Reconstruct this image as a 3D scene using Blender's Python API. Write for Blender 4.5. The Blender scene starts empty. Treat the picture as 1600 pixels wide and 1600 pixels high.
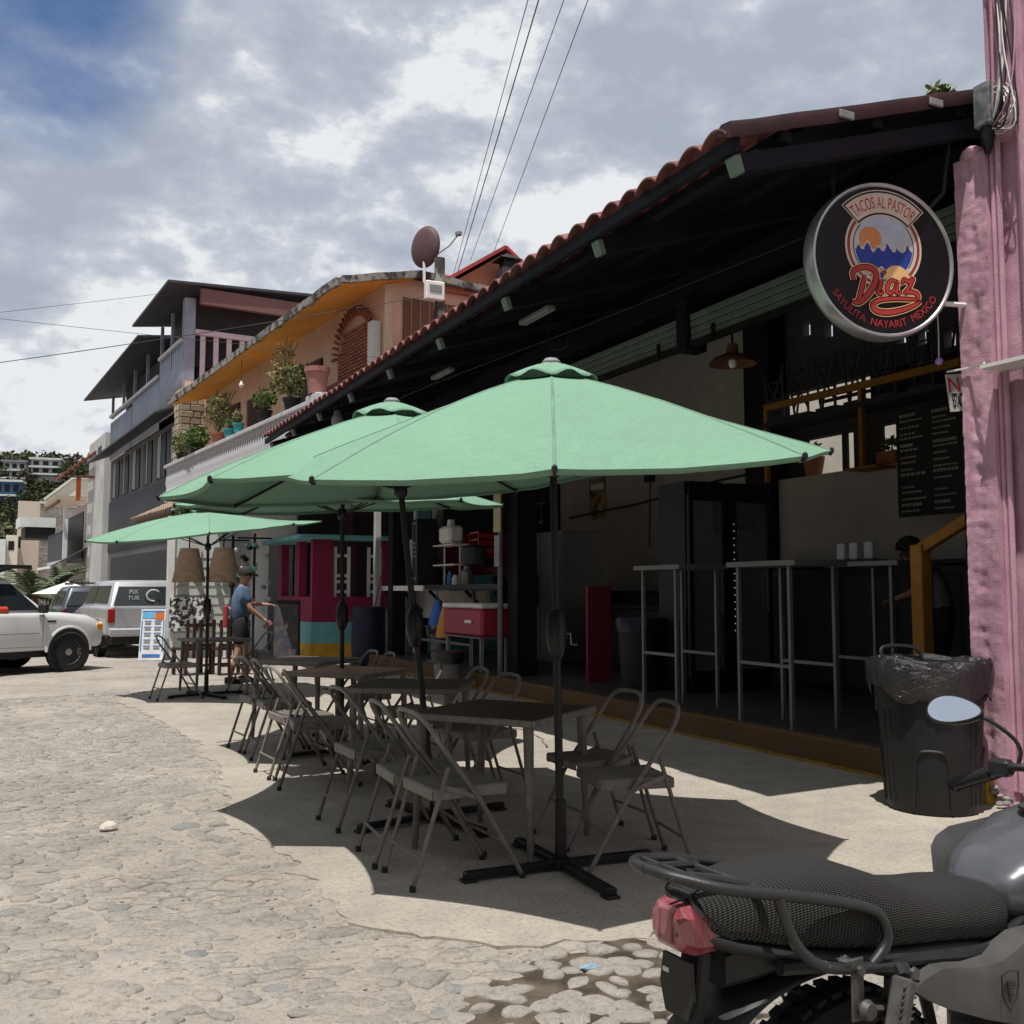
import bpy, math, random
from mathutils import Vector, Matrix, noise as mnoise
R = math.radians
random.seed(7)
S = bpy.context.scene
C = S.collection

# ------------------------------------------------------------------ camera
cam = bpy.data.objects.new('camera', bpy.data.cameras.new('camera'))
C.objects.link(cam)
cam.data.sensor_width = 36.0
cam.data.lens = 36.0 * 1560.0 / 1600.0
cam.data.clip_start = 0.05
cam.data.clip_end = 2000
cam.location = (0, 0, 1.4)
cam.rotation_euler = (R(90 + 4.508), 0, R(-25.667))
S.camera = cam

# ------------------------------------------------------------------ sky, sun, exposure
W = bpy.data.worlds.new('World')
S.world = W
W.use_nodes = True
wt = W.node_tree
wt.nodes.clear()
SUNV = Vector((-0.228, -0.220, 1.0)).normalized()
def wn(t, **k):
    n = wt.nodes.new(t)
    for a, b in k.items(): setattr(n, a, b)
    return n
wl = wt.links.new
sky = wn('ShaderNodeTexSky', sky_type='NISHITA', sun_disc=False, sun_elevation=math.asin(SUNV.z), sun_rotation=math.atan2(SUNV.x, SUNV.y), air_density=1.0, dust_density=0.6, ozone_density=2.0)
tc = wn('ShaderNodeTexCoord')
cv = wn('ShaderNodeVectorMath', operation='MULTIPLY'); wl(tc.outputs['Generated'], cv.inputs[0]); cv.inputs[1].default_value = (1.0, 1.0, 1.75)
def wnoise(scale, detail, rough, dist, off):
    m = wn('ShaderNodeMapping'); wl(cv.outputs[0], m.inputs[0]); m.inputs['Location'].default_value = off
    n = wn('ShaderNodeTexNoise'); n.inputs['Scale'].default_value = scale; n.inputs['Detail'].default_value = detail
    n.inputs['Roughness'].default_value = rough; n.inputs['Distortion'].default_value = dist
    wl(m.outputs[0], n.inputs['Vector']); return n
def wramp(src, stops):
    r = wn('ShaderNodeValToRGB'); wl(src, r.inputs[0])
    e = r.color_ramp.elements
    while len(e) < len(stops): e.new(0.5)
    for q, (p, c) in zip(e, stops):
        q.position = p; q.color = (c[0], c[1], c[2], 1) if isinstance(c, tuple) else (c, c, c, 1)
    return r
ncov = wnoise(2.4, 8, 0.55, 0.0, (3.15, 1.2, 0))
# one gap in the clouds towards the upper left, its rim broken up by noise
dot = wn('ShaderNodeVectorMath', operation='DOT_PRODUCT'); wl(tc.outputs['Generated'], dot.inputs[0]); dot.inputs[1].default_value = (-0.001, 0.88, 0.475)
gap = wn('ShaderNodeMapRange', interpolation_type='SMOOTHSTEP'); wl(dot.outputs['Value'], gap.inputs[0]); gap.inputs[1].default_value = 0.987; gap.inputs[2].default_value = 1.0; gap.inputs[3].default_value = 0.0; gap.inputs[4].default_value = 0.40
csub = wn('ShaderNodeMath', operation='SUBTRACT'); wl(ncov.outputs['Fac'], csub.inputs[0]); wl(gap.outputs[0], csub.inputs[1])
cov = wramp(csub.outputs[0], [(0.08, 0.0), (0.32, 1.0)])
# puffy relief: noise minus the same noise a step towards the sun
na = wnoise(3.3, 12, 0.58, 0.0, (0.4, 5.2, 1.0)); nb = wnoise(3.3, 12, 0.58, 0.0, (0.42, 5.22, 0.94))
df = wn('ShaderNodeMath', operation='SUBTRACT'); wl(na.outputs['Fac'], df.inputs[0]); wl(nb.outputs['Fac'], df.inputs[1])
dm = wn('ShaderNodeMath', operation='MULTIPLY_ADD'); wl(df.outputs[0], dm.inputs[0]); dm.inputs[1].default_value = 2.2; wl(na.outputs['Fac'], dm.inputs[2])
shade = wramp(dm.outputs[0], [(0.27, (4.0, 4.45, 5.3)), (0.44, (4.7, 5.15, 6.0)), (0.55, (5.6, 6.0, 6.7)), (0.68, (8.2, 8.4, 8.6))])
skyb = wn('ShaderNodeMix', data_type='RGBA', blend_type='MULTIPLY'); skyb.inputs[0].default_value = 1.0
wl(sky.outputs[0], skyb.inputs[6]); skyb.inputs[7].default_value = (0.8, 0.9, 1.05, 1)
cm = wn('ShaderNodeMix', data_type='RGBA')
wl(cov.outputs[0], cm.inputs[0]); wl(skyb.outputs[2], cm.inputs[6]); wl(shade.outputs[0], cm.inputs[7])
bg = wn('ShaderNodeBackground'); wl(cm.outputs[2], bg.inputs[0]); bg.inputs[1].default_value = 0.1
wo = wn('ShaderNodeOutputWorld'); wl(bg.outputs[0], wo.inputs[0])

sun = bpy.data.objects.new('sun', bpy.data.lights.new('sun', 'SUN'))
C.objects.link(sun)
sun.data.energy = 5.0
sun.data.angle = R(0.5)
sun.data.color = (1.0, 0.955, 0.88)
sun.rotation_euler = SUNV.to_track_quat('Z', 'Y').to_euler()
S.view_settings.view_transform = 'Standard'
S.view_settings.look = 'None'
S.view_settings.exposure = 0.0
S.view_settings.gamma = 1.0
S.view_settings.use_curve_mapping = False

# ------------------------------------------------------------------ materials
MATS = {}
def mat(name, col, rough=0.7, metal=0.0, var=0.12, vscale=6.0, bump=0.0, bscale=40.0, col2=None, mix=0.5, coords='Object', spec=0.4, coat=0.0, rnd=0.0, emit=None, trans=0.0, ior=1.45, stretch=None, edge=(0.42, 0.6)):
    """Principled material with a noise-driven colour change, bump and optional per-object tint."""
    if name in MATS: return MATS[name]
    m = bpy.data.materials.new(name); m.use_nodes = True
    t = m.node_tree; t.nodes.clear(); L = t.links.new
    def nd(ty, **k):
        n = t.nodes.new(ty)
        for a, b in k.items(): setattr(n, a, b)
        return n
    out = nd('ShaderNodeOutputMaterial'); p = nd('ShaderNodeBsdfPrincipled'); L(p.outputs[0], out.inputs[0])
    p.inputs['Roughness'].default_value = rough; p.inputs['Metallic'].default_value = metal
    p.inputs['Specular IOR Level'].default_value = spec; p.inputs['Coat Weight'].default_value = coat
    p.inputs['IOR'].default_value = ior
    if trans: p.inputs['Transmission Weight'].default_value = trans
    if emit:
        p.inputs['Emission Color'].default_value = (*emit[0], 1); p.inputs['Emission Strength'].default_value = emit[1]
    if coords == 'World':
        g = nd('ShaderNodeNewGeometry'); vec = g.outputs['Position']
    else:
        g = nd('ShaderNodeTexCoord'); vec = g.outputs['Object']
    if stretch:
        mp = nd('ShaderNodeMapping'); L(vec, mp.inputs[0]); mp.inputs['Scale'].default_value = stretch; vec = mp.outputs[0]
    base = None
    n1 = nd('ShaderNodeTexNoise'); n1.inputs['Scale'].default_value = vscale; n1.inputs['Detail'].default_value = 8; n1.inputs['Roughness'].default_value = 0.62
    L(vec, n1.inputs['Vector'])
    rp = nd('ShaderNodeValToRGB'); L(n1.outputs['Fac'], rp.inputs[0])
    e = rp.color_ramp.elements
    if col2 is None:
        a = tuple(max(0, c * (1 - var)) for c in col); b = tuple(min(1, c * (1 + var)) for c in col)
        e[0].position, e[1].position = 0.3, 0.7
    else:
        a, b = col, col2
        e[0].position, e[1].position = edge
    e[0].color = (*a, 1); e[1].color = (*b, 1)
    base = rp.outputs[0]
    n3 = nd('ShaderNodeTexNoise'); n3.inputs['Scale'].default_value = vscale * 0.17; n3.inputs['Detail'].default_value = 4
    L(vec, n3.inputs['Vector'])
    mr = nd('ShaderNodeMapRange'); L(n3.outputs['Fac'], mr.inputs[0]); mr.inputs[1].default_value = 0.3; mr.inputs[2].default_value = 0.7; mr.inputs[3].default_value = 1 - var * 0.8; mr.inputs[4].default_value = 1 + var * 0.5
    mm = nd('ShaderNodeMix', data_type='RGBA', blend_type='MULTIPLY'); mm.inputs[0].default_value = 1
    L(base, mm.inputs[6]); L(mr.outputs[0], mm.inputs[7]); base = mm.outputs[2]
    if rnd:
        oi = nd('ShaderNodeObjectInfo')
        m2 = nd('ShaderNodeMapRange'); L(oi.outputs['Random'], m2.inputs[0]); m2.inputs[3].default_value = 1 - rnd; m2.inputs[4].default_value = 1 + rnd
        m3 = nd('ShaderNodeMix', data_type='RGBA', blend_type='MULTIPLY'); m3.inputs[0].default_value = 1
        L(base, m3.inputs[6]); L(m2.outputs[0], m3.inputs[7]); base = m3.outputs[2]
    L(base, p.inputs['Base Color'])
    r2 = nd('ShaderNodeMapRange'); L(n1.outputs['Fac'], r2.inputs[0]); r2.inputs[3].default_value = max(0.02, rough - 0.12 * (rough > 0.15)); r2.inputs[4].default_value = min(1, rough + 0.12 * (rough > 0.15))
    L(r2.outputs[0], p.inputs['Roughness'])
    if bump:
        n2 = nd('ShaderNodeTexNoise'); n2.inputs['Scale'].default_value = bscale; n2.inputs['Detail'].default_value = 7; n2.inputs['Roughness'].default_value = 0.65
        L(vec, n2.inputs['Vector'])
        bp = nd('ShaderNodeBump'); bp.inputs['Strength'].default_value = min(1.0, bump); bp.inputs['Distance'].default_value = 0.35 / bscale * max(1, bump)
        L(n2.outputs['Fac'], bp.inputs['Height']); L(bp.outputs[0], p.inputs['Normal'])
    MATS[name] = m
    m['p'] = 1
    return m
def pnode(m): return [n for n in m.node_tree.nodes if n.type == 'BSDF_PRINCIPLED'][0]

def ground_mat(name, a, b, stones, grain=1.0):
    m = bpy.data.materials.new(name); m.use_nodes = True; MATS[name] = m
    t = m.node_tree; t.nodes.clear(); L = t.links.new
    def nd(ty, **k):
        n = t.nodes.new(ty)
        for q, w in k.items(): setattr(n, q, w)
        return n
    out = nd('ShaderNodeOutputMaterial'); p = nd('ShaderNodeBsdfPrincipled'); L(p.outputs[0], out.inputs[0])
    p.inputs['Roughness'].default_value = .95; p.inputs['Specular IOR Level'].default_value = .15
    g = nd('ShaderNodeNewGeometry'); vec = g.outputs['Position']
    def noise(s, d=6, r=.6, dist=0):
        n = nd('ShaderNodeTexNoise'); n.inputs['Scale'].default_value = s; n.inputs['Detail'].default_value = d; n.inputs['Roughness'].default_value = r; n.inputs['Distortion'].default_value = dist
        L(vec, n.inputs['Vector']); return n.outputs['Fac']
    def mr(src, a0, a1, b0, b1):
        n = nd('ShaderNodeMapRange', clamp=True); L(src, n.inputs[0])
        for i, q in enumerate((a0, a1, b0, b1)): n.inputs[i + 1].default_value = q
        return n.outputs[0]
    def mul(c1, c2):
        n = nd('ShaderNodeMix', data_type='RGBA', blend_type='MULTIPLY'); n.inputs[0].default_value = 1; L(c1, n.inputs[6]); L(c2, n.inputs[7]); return n.outputs[2]
    def math_(op, x, y):
        n = nd('ShaderNodeMath', operation=op)
        for i, q in enumerate((x, y)):
            if isinstance(q, (int, float)): n.inputs[i].default_value = q
            else: L(q, n.inputs[i])
        return n.outputs[0]
    nl, nm, nf, ng = noise(.7, 4), noise(4.5, 8, .65), noise(38, 6, .7), noise(170, 3, .6)
    mx = nd('ShaderNodeMix', data_type='RGBA'); L(mr(nm, .35, .65, 0, 1), mx.inputs[0]); mx.inputs[6].default_value = (*a, 1); mx.inputs[7].default_value = (*b, 1)
    col = mul(mx.outputs[2], mr(nl, .3, .7, .84, 1.12)); col = mul(col, mr(nf, .30, .50, .60, 1.0)); col = mul(col, mr(ng, .3, .7, .78, 1.12))
    h = math_('ADD', math_('MULTIPLY', nf, .55 * grain), math_('MULTIPLY', ng, .08 * grain))
    if stones:
        mp = nd('ShaderNodeMapping'); L(vec, mp.inputs[0]); mp.inputs['Rotation'].default_value = (0, 0, .45); mp.inputs['Scale'].default_value = (6.2, 9.5, 1)
        wob = nd('ShaderNodeVectorMath', operation='ADD'); cx = nd('ShaderNodeCombineXYZ'); L(math_('MULTIPLY', noise(9, 2), .8), cx.inputs[0]); L(math_('MULTIPLY', noise(11, 2), .8), cx.inputs[1]); L(mp.outputs[0], wob.inputs[0]); L(cx.outputs[0], wob.inputs[1])
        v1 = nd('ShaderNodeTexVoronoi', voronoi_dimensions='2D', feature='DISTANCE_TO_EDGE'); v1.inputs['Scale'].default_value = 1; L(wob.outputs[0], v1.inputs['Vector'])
        v2 = nd('ShaderNodeTexVoronoi', voronoi_dimensions='2D', feature='F1'); v2.inputs['Scale'].default_value = 1; L(wob.outputs[0], v2.inputs['Vector'])
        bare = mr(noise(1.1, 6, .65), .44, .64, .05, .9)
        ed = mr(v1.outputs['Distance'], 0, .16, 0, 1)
        h = math_('ADD', h, math_('MULTIPLY', math_('MULTIPLY', ed, bare), 1.0))
        crev = mr(v1.outputs['Distance'], .0, .09, .80, 1.0); cm_ = nd('ShaderNodeMix', data_type='FLOAT'); L(bare, cm_.inputs[0]); cm_.inputs[2].default_value = 1.0; L(crev, cm_.inputs[3])  # dirt and gap shadow between stones, both darkened into the colour
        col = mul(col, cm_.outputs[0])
        sp = nd('ShaderNodeSeparateColor'); L(v2.outputs['Color'], sp.inputs[0])
        tint = nd('ShaderNodeValToRGB'); L(sp.outputs[0], tint.inputs[0]); e = tint.color_ramp.elements; e[0].color = (.72, .78, .82, 1); e[1].color = (1.12, 1.05, 1.0, 1); q = e.new(.25); q.color = (.93, .95, .95, 1); q = e.new(.6); q.color = (1.0, 1.0, .98, 1)
        tm = nd('ShaderNodeMix', data_type='RGBA'); L(math_('MULTIPLY', bare, .85), tm.inputs[0]); tm.inputs[6].default_value = (1, 1, 1, 1); L(tint.outputs[0], tm.inputs[7]); col = mul(col, tm.outputs[2])
    L(col, p.inputs['Base Color'])
    bp = nd('ShaderNodeBump'); bp.inputs['Strength'].default_value = 1.0; bp.inputs['Distance'].default_value = .022 if stones else .008; L(h, bp.inputs['Height']); L(bp.outputs[0], p.inputs['Normal'])
    return m

# ------------------------------------------------------------------ mesh helpers
class MB:
    def __init__(s): s.v = []; s.f = []
    def add(s, vs, fs):
        o = len(s.v); s.v += [tuple(q) for q in vs]; s.f += [tuple(i + o for i in q) for q in fs]; return s
    def box(s, c, d, rz=0, ch=0.0, rot=None):
        hx, hy, hz = d[0] / 2, d[1] / 2, d[2] / 2
        if ch <= 0:
            vs = [(x, y, z) for x in (-hx, hx) for y in (-hy, hy) for z in (-hz, hz)]
            fs = [(0, 1, 3, 2), (4, 6, 7, 5), (0, 4, 5, 1), (2, 3, 7, 6), (0, 2, 6, 4), (1, 5, 7, 3)]
        else:
            ch = min(ch, hx * .9, hy * .9, hz * .9)
            vs = []; idx = {}
            for sx in (-1, 1):
                for sy in (-1, 1):
                    for sz in (-1, 1):
                        for a in range(3):
                            q = [sx * (hx - ch), sy * (hy - ch), sz * (hz - ch)]; q[a] = (sx * hx, sy * hy, sz * hz)[a]
                            idx[(sx, sy, sz, a)] = len(vs); vs.append(tuple(q))
            fs = []
            for a in range(3):
                b, c2 = (a + 1) % 3, (a + 2) % 3
                for sg in (-1, 1):
                    q = []
                    for (p1, p2) in ((-1, -1), (1, -1), (1, 1), (-1, 1)):
                        k = [0, 0, 0]; k[a] = sg; k[b] = p1; k[c2] = p2; q.append(idx[(*k, a)])
                    fs.append(tuple(q if sg > 0 else q[::-1]))
                for p1 in (-1, 1):
                    for p2 in (-1, 1):
                        k0 = [0, 0, 0]; k0[a] = -1; k0[b] = p1; k0[c2] = p2; k1 = list(k0); k1[a] = 1
                        q = [idx[(*k0, b)], idx[(*k1, b)], idx[(*k1, c2)], idx[(*k0, c2)]]
                        fs.append(tuple(q if p1 * p2 > 0 else q[::-1]))
            for sx in (-1, 1):
                for sy in (-1, 1):
                    for sz in (-1, 1):
                        q = [idx[(sx, sy, sz, a)] for a in range(3)]
                        fs.append(tuple(q if sx * sy * sz > 0 else q[::-1]))
        if rot is not None: M_ = rot
        else: M_ = Matrix.Rotation(rz, 3, 'Z')
        return s.add([Vector(c) + M_ @ Vector(q) for q in vs], fs)
    def bar(s, a, b, w, h, ch=0.0, up=(0, 0, 1)):
        a, b = Vector(a), Vector(b); d = b - a; L = d.length; d.normalize()
        u = Vector(up)
        if abs(d.dot(u)) > 0.98: u = Vector((1, 0, 0))
        x = d.cross(u).normalized(); z = x.cross(d)
        M_ = Matrix((x, d, z)).transposed()
        return s.box((a + b) / 2, (w, L, h), rot=M_, ch=ch)
    def tube(s, pts, r, n=8, cap=True, closed=False):
        P = [Vector(p) for p in pts]; m = len(P)
        rs = r if isinstance(r, (list, tuple)) else [r] * m
        vs = []; prev = None
        for i in range(m):
            if closed: d = P[(i + 1) % m] - P[i - 1]
            else: d = P[min(i + 1, m - 1)] - P[max(i - 1, 0)]
            d.normalize()
            if prev is None:
                u = Vector((0, 0, 1)) if abs(d.z) < 0.9 else Vector((1, 0, 0))
                x = d.cross(u).normalized()
            else:
                x = prev - d * prev.dot(d)
                x = x.normalized() if x.length > 1e-6 else d.orthogonal().normalized()
            prev = x; y = d.cross(x)
            vs += [P[i] + (x * math.cos(2 * math.pi * k / n) + y * math.sin(2 * math.pi * k / n)) * rs[i] for k in range(n)]
        fs = []
        for i in range(m if closed else m - 1):
            j = (i + 1) % m
            fs += [(i * n + k, i * n + (k + 1) % n, j * n + (k + 1) % n, j * n + k) for k in range(n)]
        if cap and not closed:
            fs.append(tuple(range(n - 1, -1, -1))); fs.append(tuple((m - 1) * n + k for k in range(n)))
        return s.add(vs, fs)
    def lathe(s, prof, c=(0, 0, 0), n=24, axis='Z', cap=True, sx=1, sy=1):
        vs = []
        for r, z in prof:
            for k in range(n):
                a = 2 * math.pi * k / n; x, y = r * math.cos(a) * sx, r * math.sin(a) * sy
                q = (x, y, z) if axis == 'Z' else ((z, x, y) if axis == 'X' else (y, z, x))
                vs.append((q[0] + c[0], q[1] + c[1], q[2] + c[2]))
        fs = []
        for i in range(len(prof) - 1):
            fs += [(i * n + k, i * n + (k + 1) % n, (i + 1) * n + (k + 1) % n, (i + 1) * n + k) for k in range(n)]
        if cap:
            fs.append(tuple(range(n - 1, -1, -1))); fs.append(tuple((len(prof) - 1) * n + k for k in range(n)))
        return s.add(vs, fs)
    def loft(s, rings, closed=True, cap=True):
        n = len(rings[0]); vs = [p for r in rings for p in r]; fs = []
        for i in range(len(rings) - 1):
            for k in range(n if closed else n - 1):
                fs.append((i * n + k, i * n + (k + 1) % n, (i + 1) * n + (k + 1) % n, (i + 1) * n + k))
        if cap and closed:
            fs.append(tuple(range(n - 1, -1, -1))); fs.append(tuple((len(rings) - 1) * n + k for k in range(n)))
        return s.add(vs, fs)
    def prism(s, poly, a, b, ax='z'):
        """extrude a 2-D polygon between a and b along axis ax ('x': poly is (y,z); 'y': (x,z); 'z': (x,y))"""
        def P(q, t): return {'z': (q[0], q[1], t), 'y': (q[0], t, q[1]), 'x': (t, q[0], q[1])}[ax]
        n = len(poly); vs = [P(q, a) for q in poly] + [P(q, b) for q in poly]
        fs = [tuple(range(n - 1, -1, -1)), tuple(range(n, 2 * n))] + [(k, (k + 1) % n, n + (k + 1) % n, n + k) for k in range(n)]
        return s.add(vs, fs)
    def quad(s, a, b, c, d): return s.add([a, b, c, d], [(0, 1, 2, 3)])
    def xf(s, M_): s.v = [tuple(M_ @ Vector(q)) for q in s.v]; return s
    def mesh(s, name, m, smooth=False, ang=40):
        me = bpy.data.meshes.new(name); me.from_pydata(s.v, [], s.f); me.update()
        fix_normals(me)
        if m is not None: me.materials.append(m)
        if smooth:
            for p in me.polygons: p.use_smooth = True
            me.set_sharp_from_angle(angle=R(ang))
        return me
    def obj(s, name, m, parent=None, smooth=False, ang=40, loc=None, rz=0):
        o = bpy.data.objects.new(name, s.mesh(name, m, smooth, ang)); C.objects.link(o)
        if parent: o.parent = parent
        if loc: o.location = loc
        if rz: o.rotation_euler.z = rz
        return o
import bmesh
def fix_normals(me):
    bm = bmesh.new(); bm.from_mesh(me)
    bmesh.ops.recalc_face_normals(bm, faces=bm.faces)
    bm.to_mesh(me); bm.free()

def tag(o, label, cat, group=None):
    o['label'] = label; o['category'] = cat
    if group: o['group'] = group
    return o
def struct(o): o['kind'] = 'structure'; return o
def stuff(o): o['kind'] = 'stuff'; return o
def thing(name, label, cat, loc=(0, 0, 0), rz=0, group=None):
    o = bpy.data.objects.new(name, None); C.objects.link(o); o.empty_display_size = 0.2
    o.location = loc; o.rotation_euler = (0, 0, rz)
    return tag(o, label, cat, group)
def dup(root, loc, rz, label, group=None, skip=()):
    r = root.copy(); C.objects.link(r); r.location = loc; r.rotation_euler = (0, 0, rz); r['label'] = label
    if group: r['group'] = group
    for ch in list(root.children):
        if ch.name.split('.')[0] in skip: continue
        c_ = ch.copy(); C.objects.link(c_); c_.parent = r
        for g in list(ch.children):
            d_ = g.copy(); C.objects.link(d_); d_.parent = c_
    return r
def box(name, m, c, d, parent=None, ch=0.0, rz=0):
    return MB().box(c, d, rz=rz, ch=ch).obj(name, m, parent)
def b2(name, m, lo, hi, parent=None, ch=0.0):
    return MB().box([(a + b) / 2 for a, b in zip(lo, hi)], [b - a for a, b in zip(lo, hi)], ch=ch).obj(name, m, parent)
def nz(x, y, z=0.0, s=1.0): return mnoise.noise(Vector((x * s, y * s, z * s)))
def text_mb(txt, size, ext=0.0015, spacing=1.0, xs=1.0):
    """lettering as mesh in the XY plane, centred"""
    cu = bpy.data.curves.new('lettering', 'FONT'); cu.body = txt; cu.size = size; cu.extrude = ext; cu.align_x = 'CENTER'; cu.align_y = 'CENTER'
    cu.space_character = spacing; cu.resolution_u = 3
    o = bpy.data.objects.new('lettering', cu); C.objects.link(o)
    dg = bpy.context.evaluated_depsgraph_get(); dg.update()
    me = o.evaluated_get(dg).to_mesh()
    mb = MB(); mb.add([(v.co.x * xs, v.co.y, v.co.z) for v in me.vertices], [tuple(p.vertices) for p in me.polygons])
    o.evaluated_get(dg).to_mesh_clear()
    bpy.data.objects.remove(o); bpy.data.curves.remove(cu)
    return mb
def ribbon(pts, w, z0, z1):
    """flat brush stroke with varying width in the XY plane, thickness z0..z1"""
    P = [Vector((p[0], p[1])) for p in pts]; n = len(P); ws = w if isinstance(w, (list, tuple)) else [w] * n
    Lf, Rt = [], []
    for i in range(n):
        d = (P[min(i + 1, n - 1)] - P[max(i - 1, 0)]); d.normalize(); q = Vector((-d.y, d.x))
        Lf.append(P[i] + q * ws[i] / 2); Rt.append(P[i] - q * ws[i] / 2)
    mb = MB()
    rings = [[(a.x, a.y, z0), (b.x, b.y, z0), (b.x, b.y, z1), (a.x, a.y, z1)] for a, b in zip(Lf, Rt)]
    return mb.loft(rings)
def spline(pts, k=6):
    out = []; P = [Vector(p) for p in pts]; n = len(P)
    for i in range(n - 1):
        p0, p1, p2, p3 = P[max(i - 1, 0)], P[i], P[i + 1], P[min(i + 2, n - 1)]
        for j in range(k):
            t = j / k
            out.append(0.5 * ((2 * p1) + (p2 - p0) * t + (2 * p0 - 5 * p1 + 4 * p2 - p3) * t * t + (3 * p1 - p0 - 3 * p2 + p3) * t ** 3))
    out.append(P[-1]); return out
def foliage(mb, c, rad, n, size, rng, shell=0.35, droop=0.0):
    """many small folded leaves through an ellipsoid"""
    for _ in range(n):
        while True:
            q = Vector((rng.uniform(-1, 1), rng.uniform(-1, 1), rng.uniform(-1, 1)))
            if shell < q.length < 1: break
        q *= 0.75 + 0.35 * nz(q.x * 2 + c[0], q.y * 2 + c[1], q.z * 2)
        p = Vector((c[0] + q.x * rad[0], c[1] + q.y * rad[1], c[2] + q.z * rad[2]))
        a = Vector((rng.gauss(0, 1), rng.gauss(0, 1), rng.gauss(0, .6) - droop)).normalized()
        b = a.orthogonal().normalized(); b.rotate(Matrix.Rotation(rng.uniform(0, 6.28), 3, a))
        s_ = size * rng.uniform(.6, 1.4)
        mb.add([p - b * s_ * .28, p + a * s_ * .5 - b * s_ * .0, p + b * s_ * .28, p - a * s_ * .5], [(0, 1, 2, 3)])
    return mb
# ------------------------------------------------------------------ ground materials
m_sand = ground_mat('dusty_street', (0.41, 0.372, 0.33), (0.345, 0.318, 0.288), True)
m_stone = ground_mat('cobble_stone', (0.345, 0.315, 0.28), (0.265, 0.25, 0.232), False, 2.0)
m_stoned = ground_mat('blue_cobble_stone', (0.21, 0.22, 0.225), (0.31, 0.29, 0.265), False, 2.0)
m_conc = ground_mat('worn_concrete', (0.345, 0.318, 0.28), (0.425, 0.385, 0.325), False, 1.6)
m_mud = mat('wet_mud', (0.06, 0.048, 0.036), 0.5, var=0.3, vscale=7, bump=0.8, bscale=35, col2=(0.13, 0.105, 0.08), coords='World', spec=0.4)
m_far = mat('far_ground', (0.33, 0.30, 0.26), 0.95, var=0.15, vscale=0.3, coords='World')

# far ground sheet to the horizon, with the near street as an uneven sheet above it
far = MB().box((0, 300, -0.42), (1600, 1600, 0.6)).obj('ground', m_far); struct(far)
# pavement in front of the taqueria: concrete with a broken edge
edge_pts = [(5.6, 3.0), (5.0, 3.55), (4.54, 3.74), (3.92, 3.66), (3.4, 3.52), (2.9, 3.4), (2.55, 3.42), (2.36, 3.56), (2.1, 3.60), (1.87, 3.62), (1.55, 3.93), (1.30, 4.12), (1.22, 4.45), (1.30, 5.05), (1.27, 5.72), (1.08, 6.25), (1.2, 6.8), (1.28, 7.45), (1.38, 8.3), (1.44, 9.2), (1.38, 10.6), (1.28, 12.1), (1.02, 13.7), (1.25, 14.7), (2.0, 15.25), (3.2, 15.4), (4.6, 15.6), (5.785, 15.7)]
rg = random.Random(3)
E2 = []
for i in range(len(edge_pts) - 1):
    a, b = Vector((*edge_pts[i], 0)), Vector((*edge_pts[i + 1], 0)); k = max(2, int((b - a).length / 0.05))
    for j in range(k):
        p = a.lerp(b, j / k); d = (b - a).normalized(); q = Vector((-d.y, d.x, 0))
        p += q * (0.09 * nz(p.x, p.y, 1, 1.7) + 0.075 * nz(p.x, p.y, 5, 6) + .03 * nz(p.x, p.y, 8, 17) + rg.uniform(-.012, .012)); E2.append(p)
mb = MB()
xs = [-5 + 0.06 * i for i in range(0, 200)]
ys = []
y = 0.6
while y < 46: ys.append(y); y += 0.045 + max(0, y - 3) * 0.012
EDG = [(p.x, p.y) for p in E2[::3]]
def street_z(x, y):
    z = -0.024 + 0.014 * nz(x, y, 0, 1.3) + 0.010 * nz(x, y, 3, 4.5) + 0.004 * nz(x, y, 9, 14)
    if .5 < x < 6 and 2.7 < y < 16.2:
        d = min((x - a) ** 2 + (y - b) ** 2 for a, b in EDG)
        if d < .16:
            f = (1 - math.sqrt(d) / .4) ** 1.5
            z += (-.004 + .014 * nz(x, y, 7, 3.2) + .008 * nz(x, y, 2, 11) - z) * f
    return z
for yy in ys:
    for xx in xs: mb.v.append((xx, yy, street_z(xx, yy)))
nx = len(xs)
for j in range(len(ys) - 1):
    for i in range(nx - 1): mb.f.append((j * nx + i, j * nx + i + 1, (j + 1) * nx + i + 1, (j + 1) * nx + i))
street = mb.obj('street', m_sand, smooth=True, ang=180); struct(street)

mb = MB()
edge_n = len(E2)
# strips from the broken edge to the kerb line
for i, p in enumerate(E2):
    q = E2[min(i + 1, edge_n - 1)]
ring_top = [(p.x, p.y, 0.0 + 0.006 * nz(p.x, p.y, 2, 2)) for p in E2]
inner = [(p.x + (0.05 if True else 0), p.y, 0.0) for p in E2]
poly = [(p.x, p.y) for p in E2] + [(5.785, 3.0)]
n = len(poly)
mb.v += [(x, y, 0.0) for x, y in poly] + [(x, y, -0.09) for x, y in poly]
mb.f += [tuple(range(n))] + [(k, (k + 1) % n, n + (k + 1) % n, n + k) for k in range(n)]
pave = mb.obj('pavement', m_conc); struct(pave)
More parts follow.
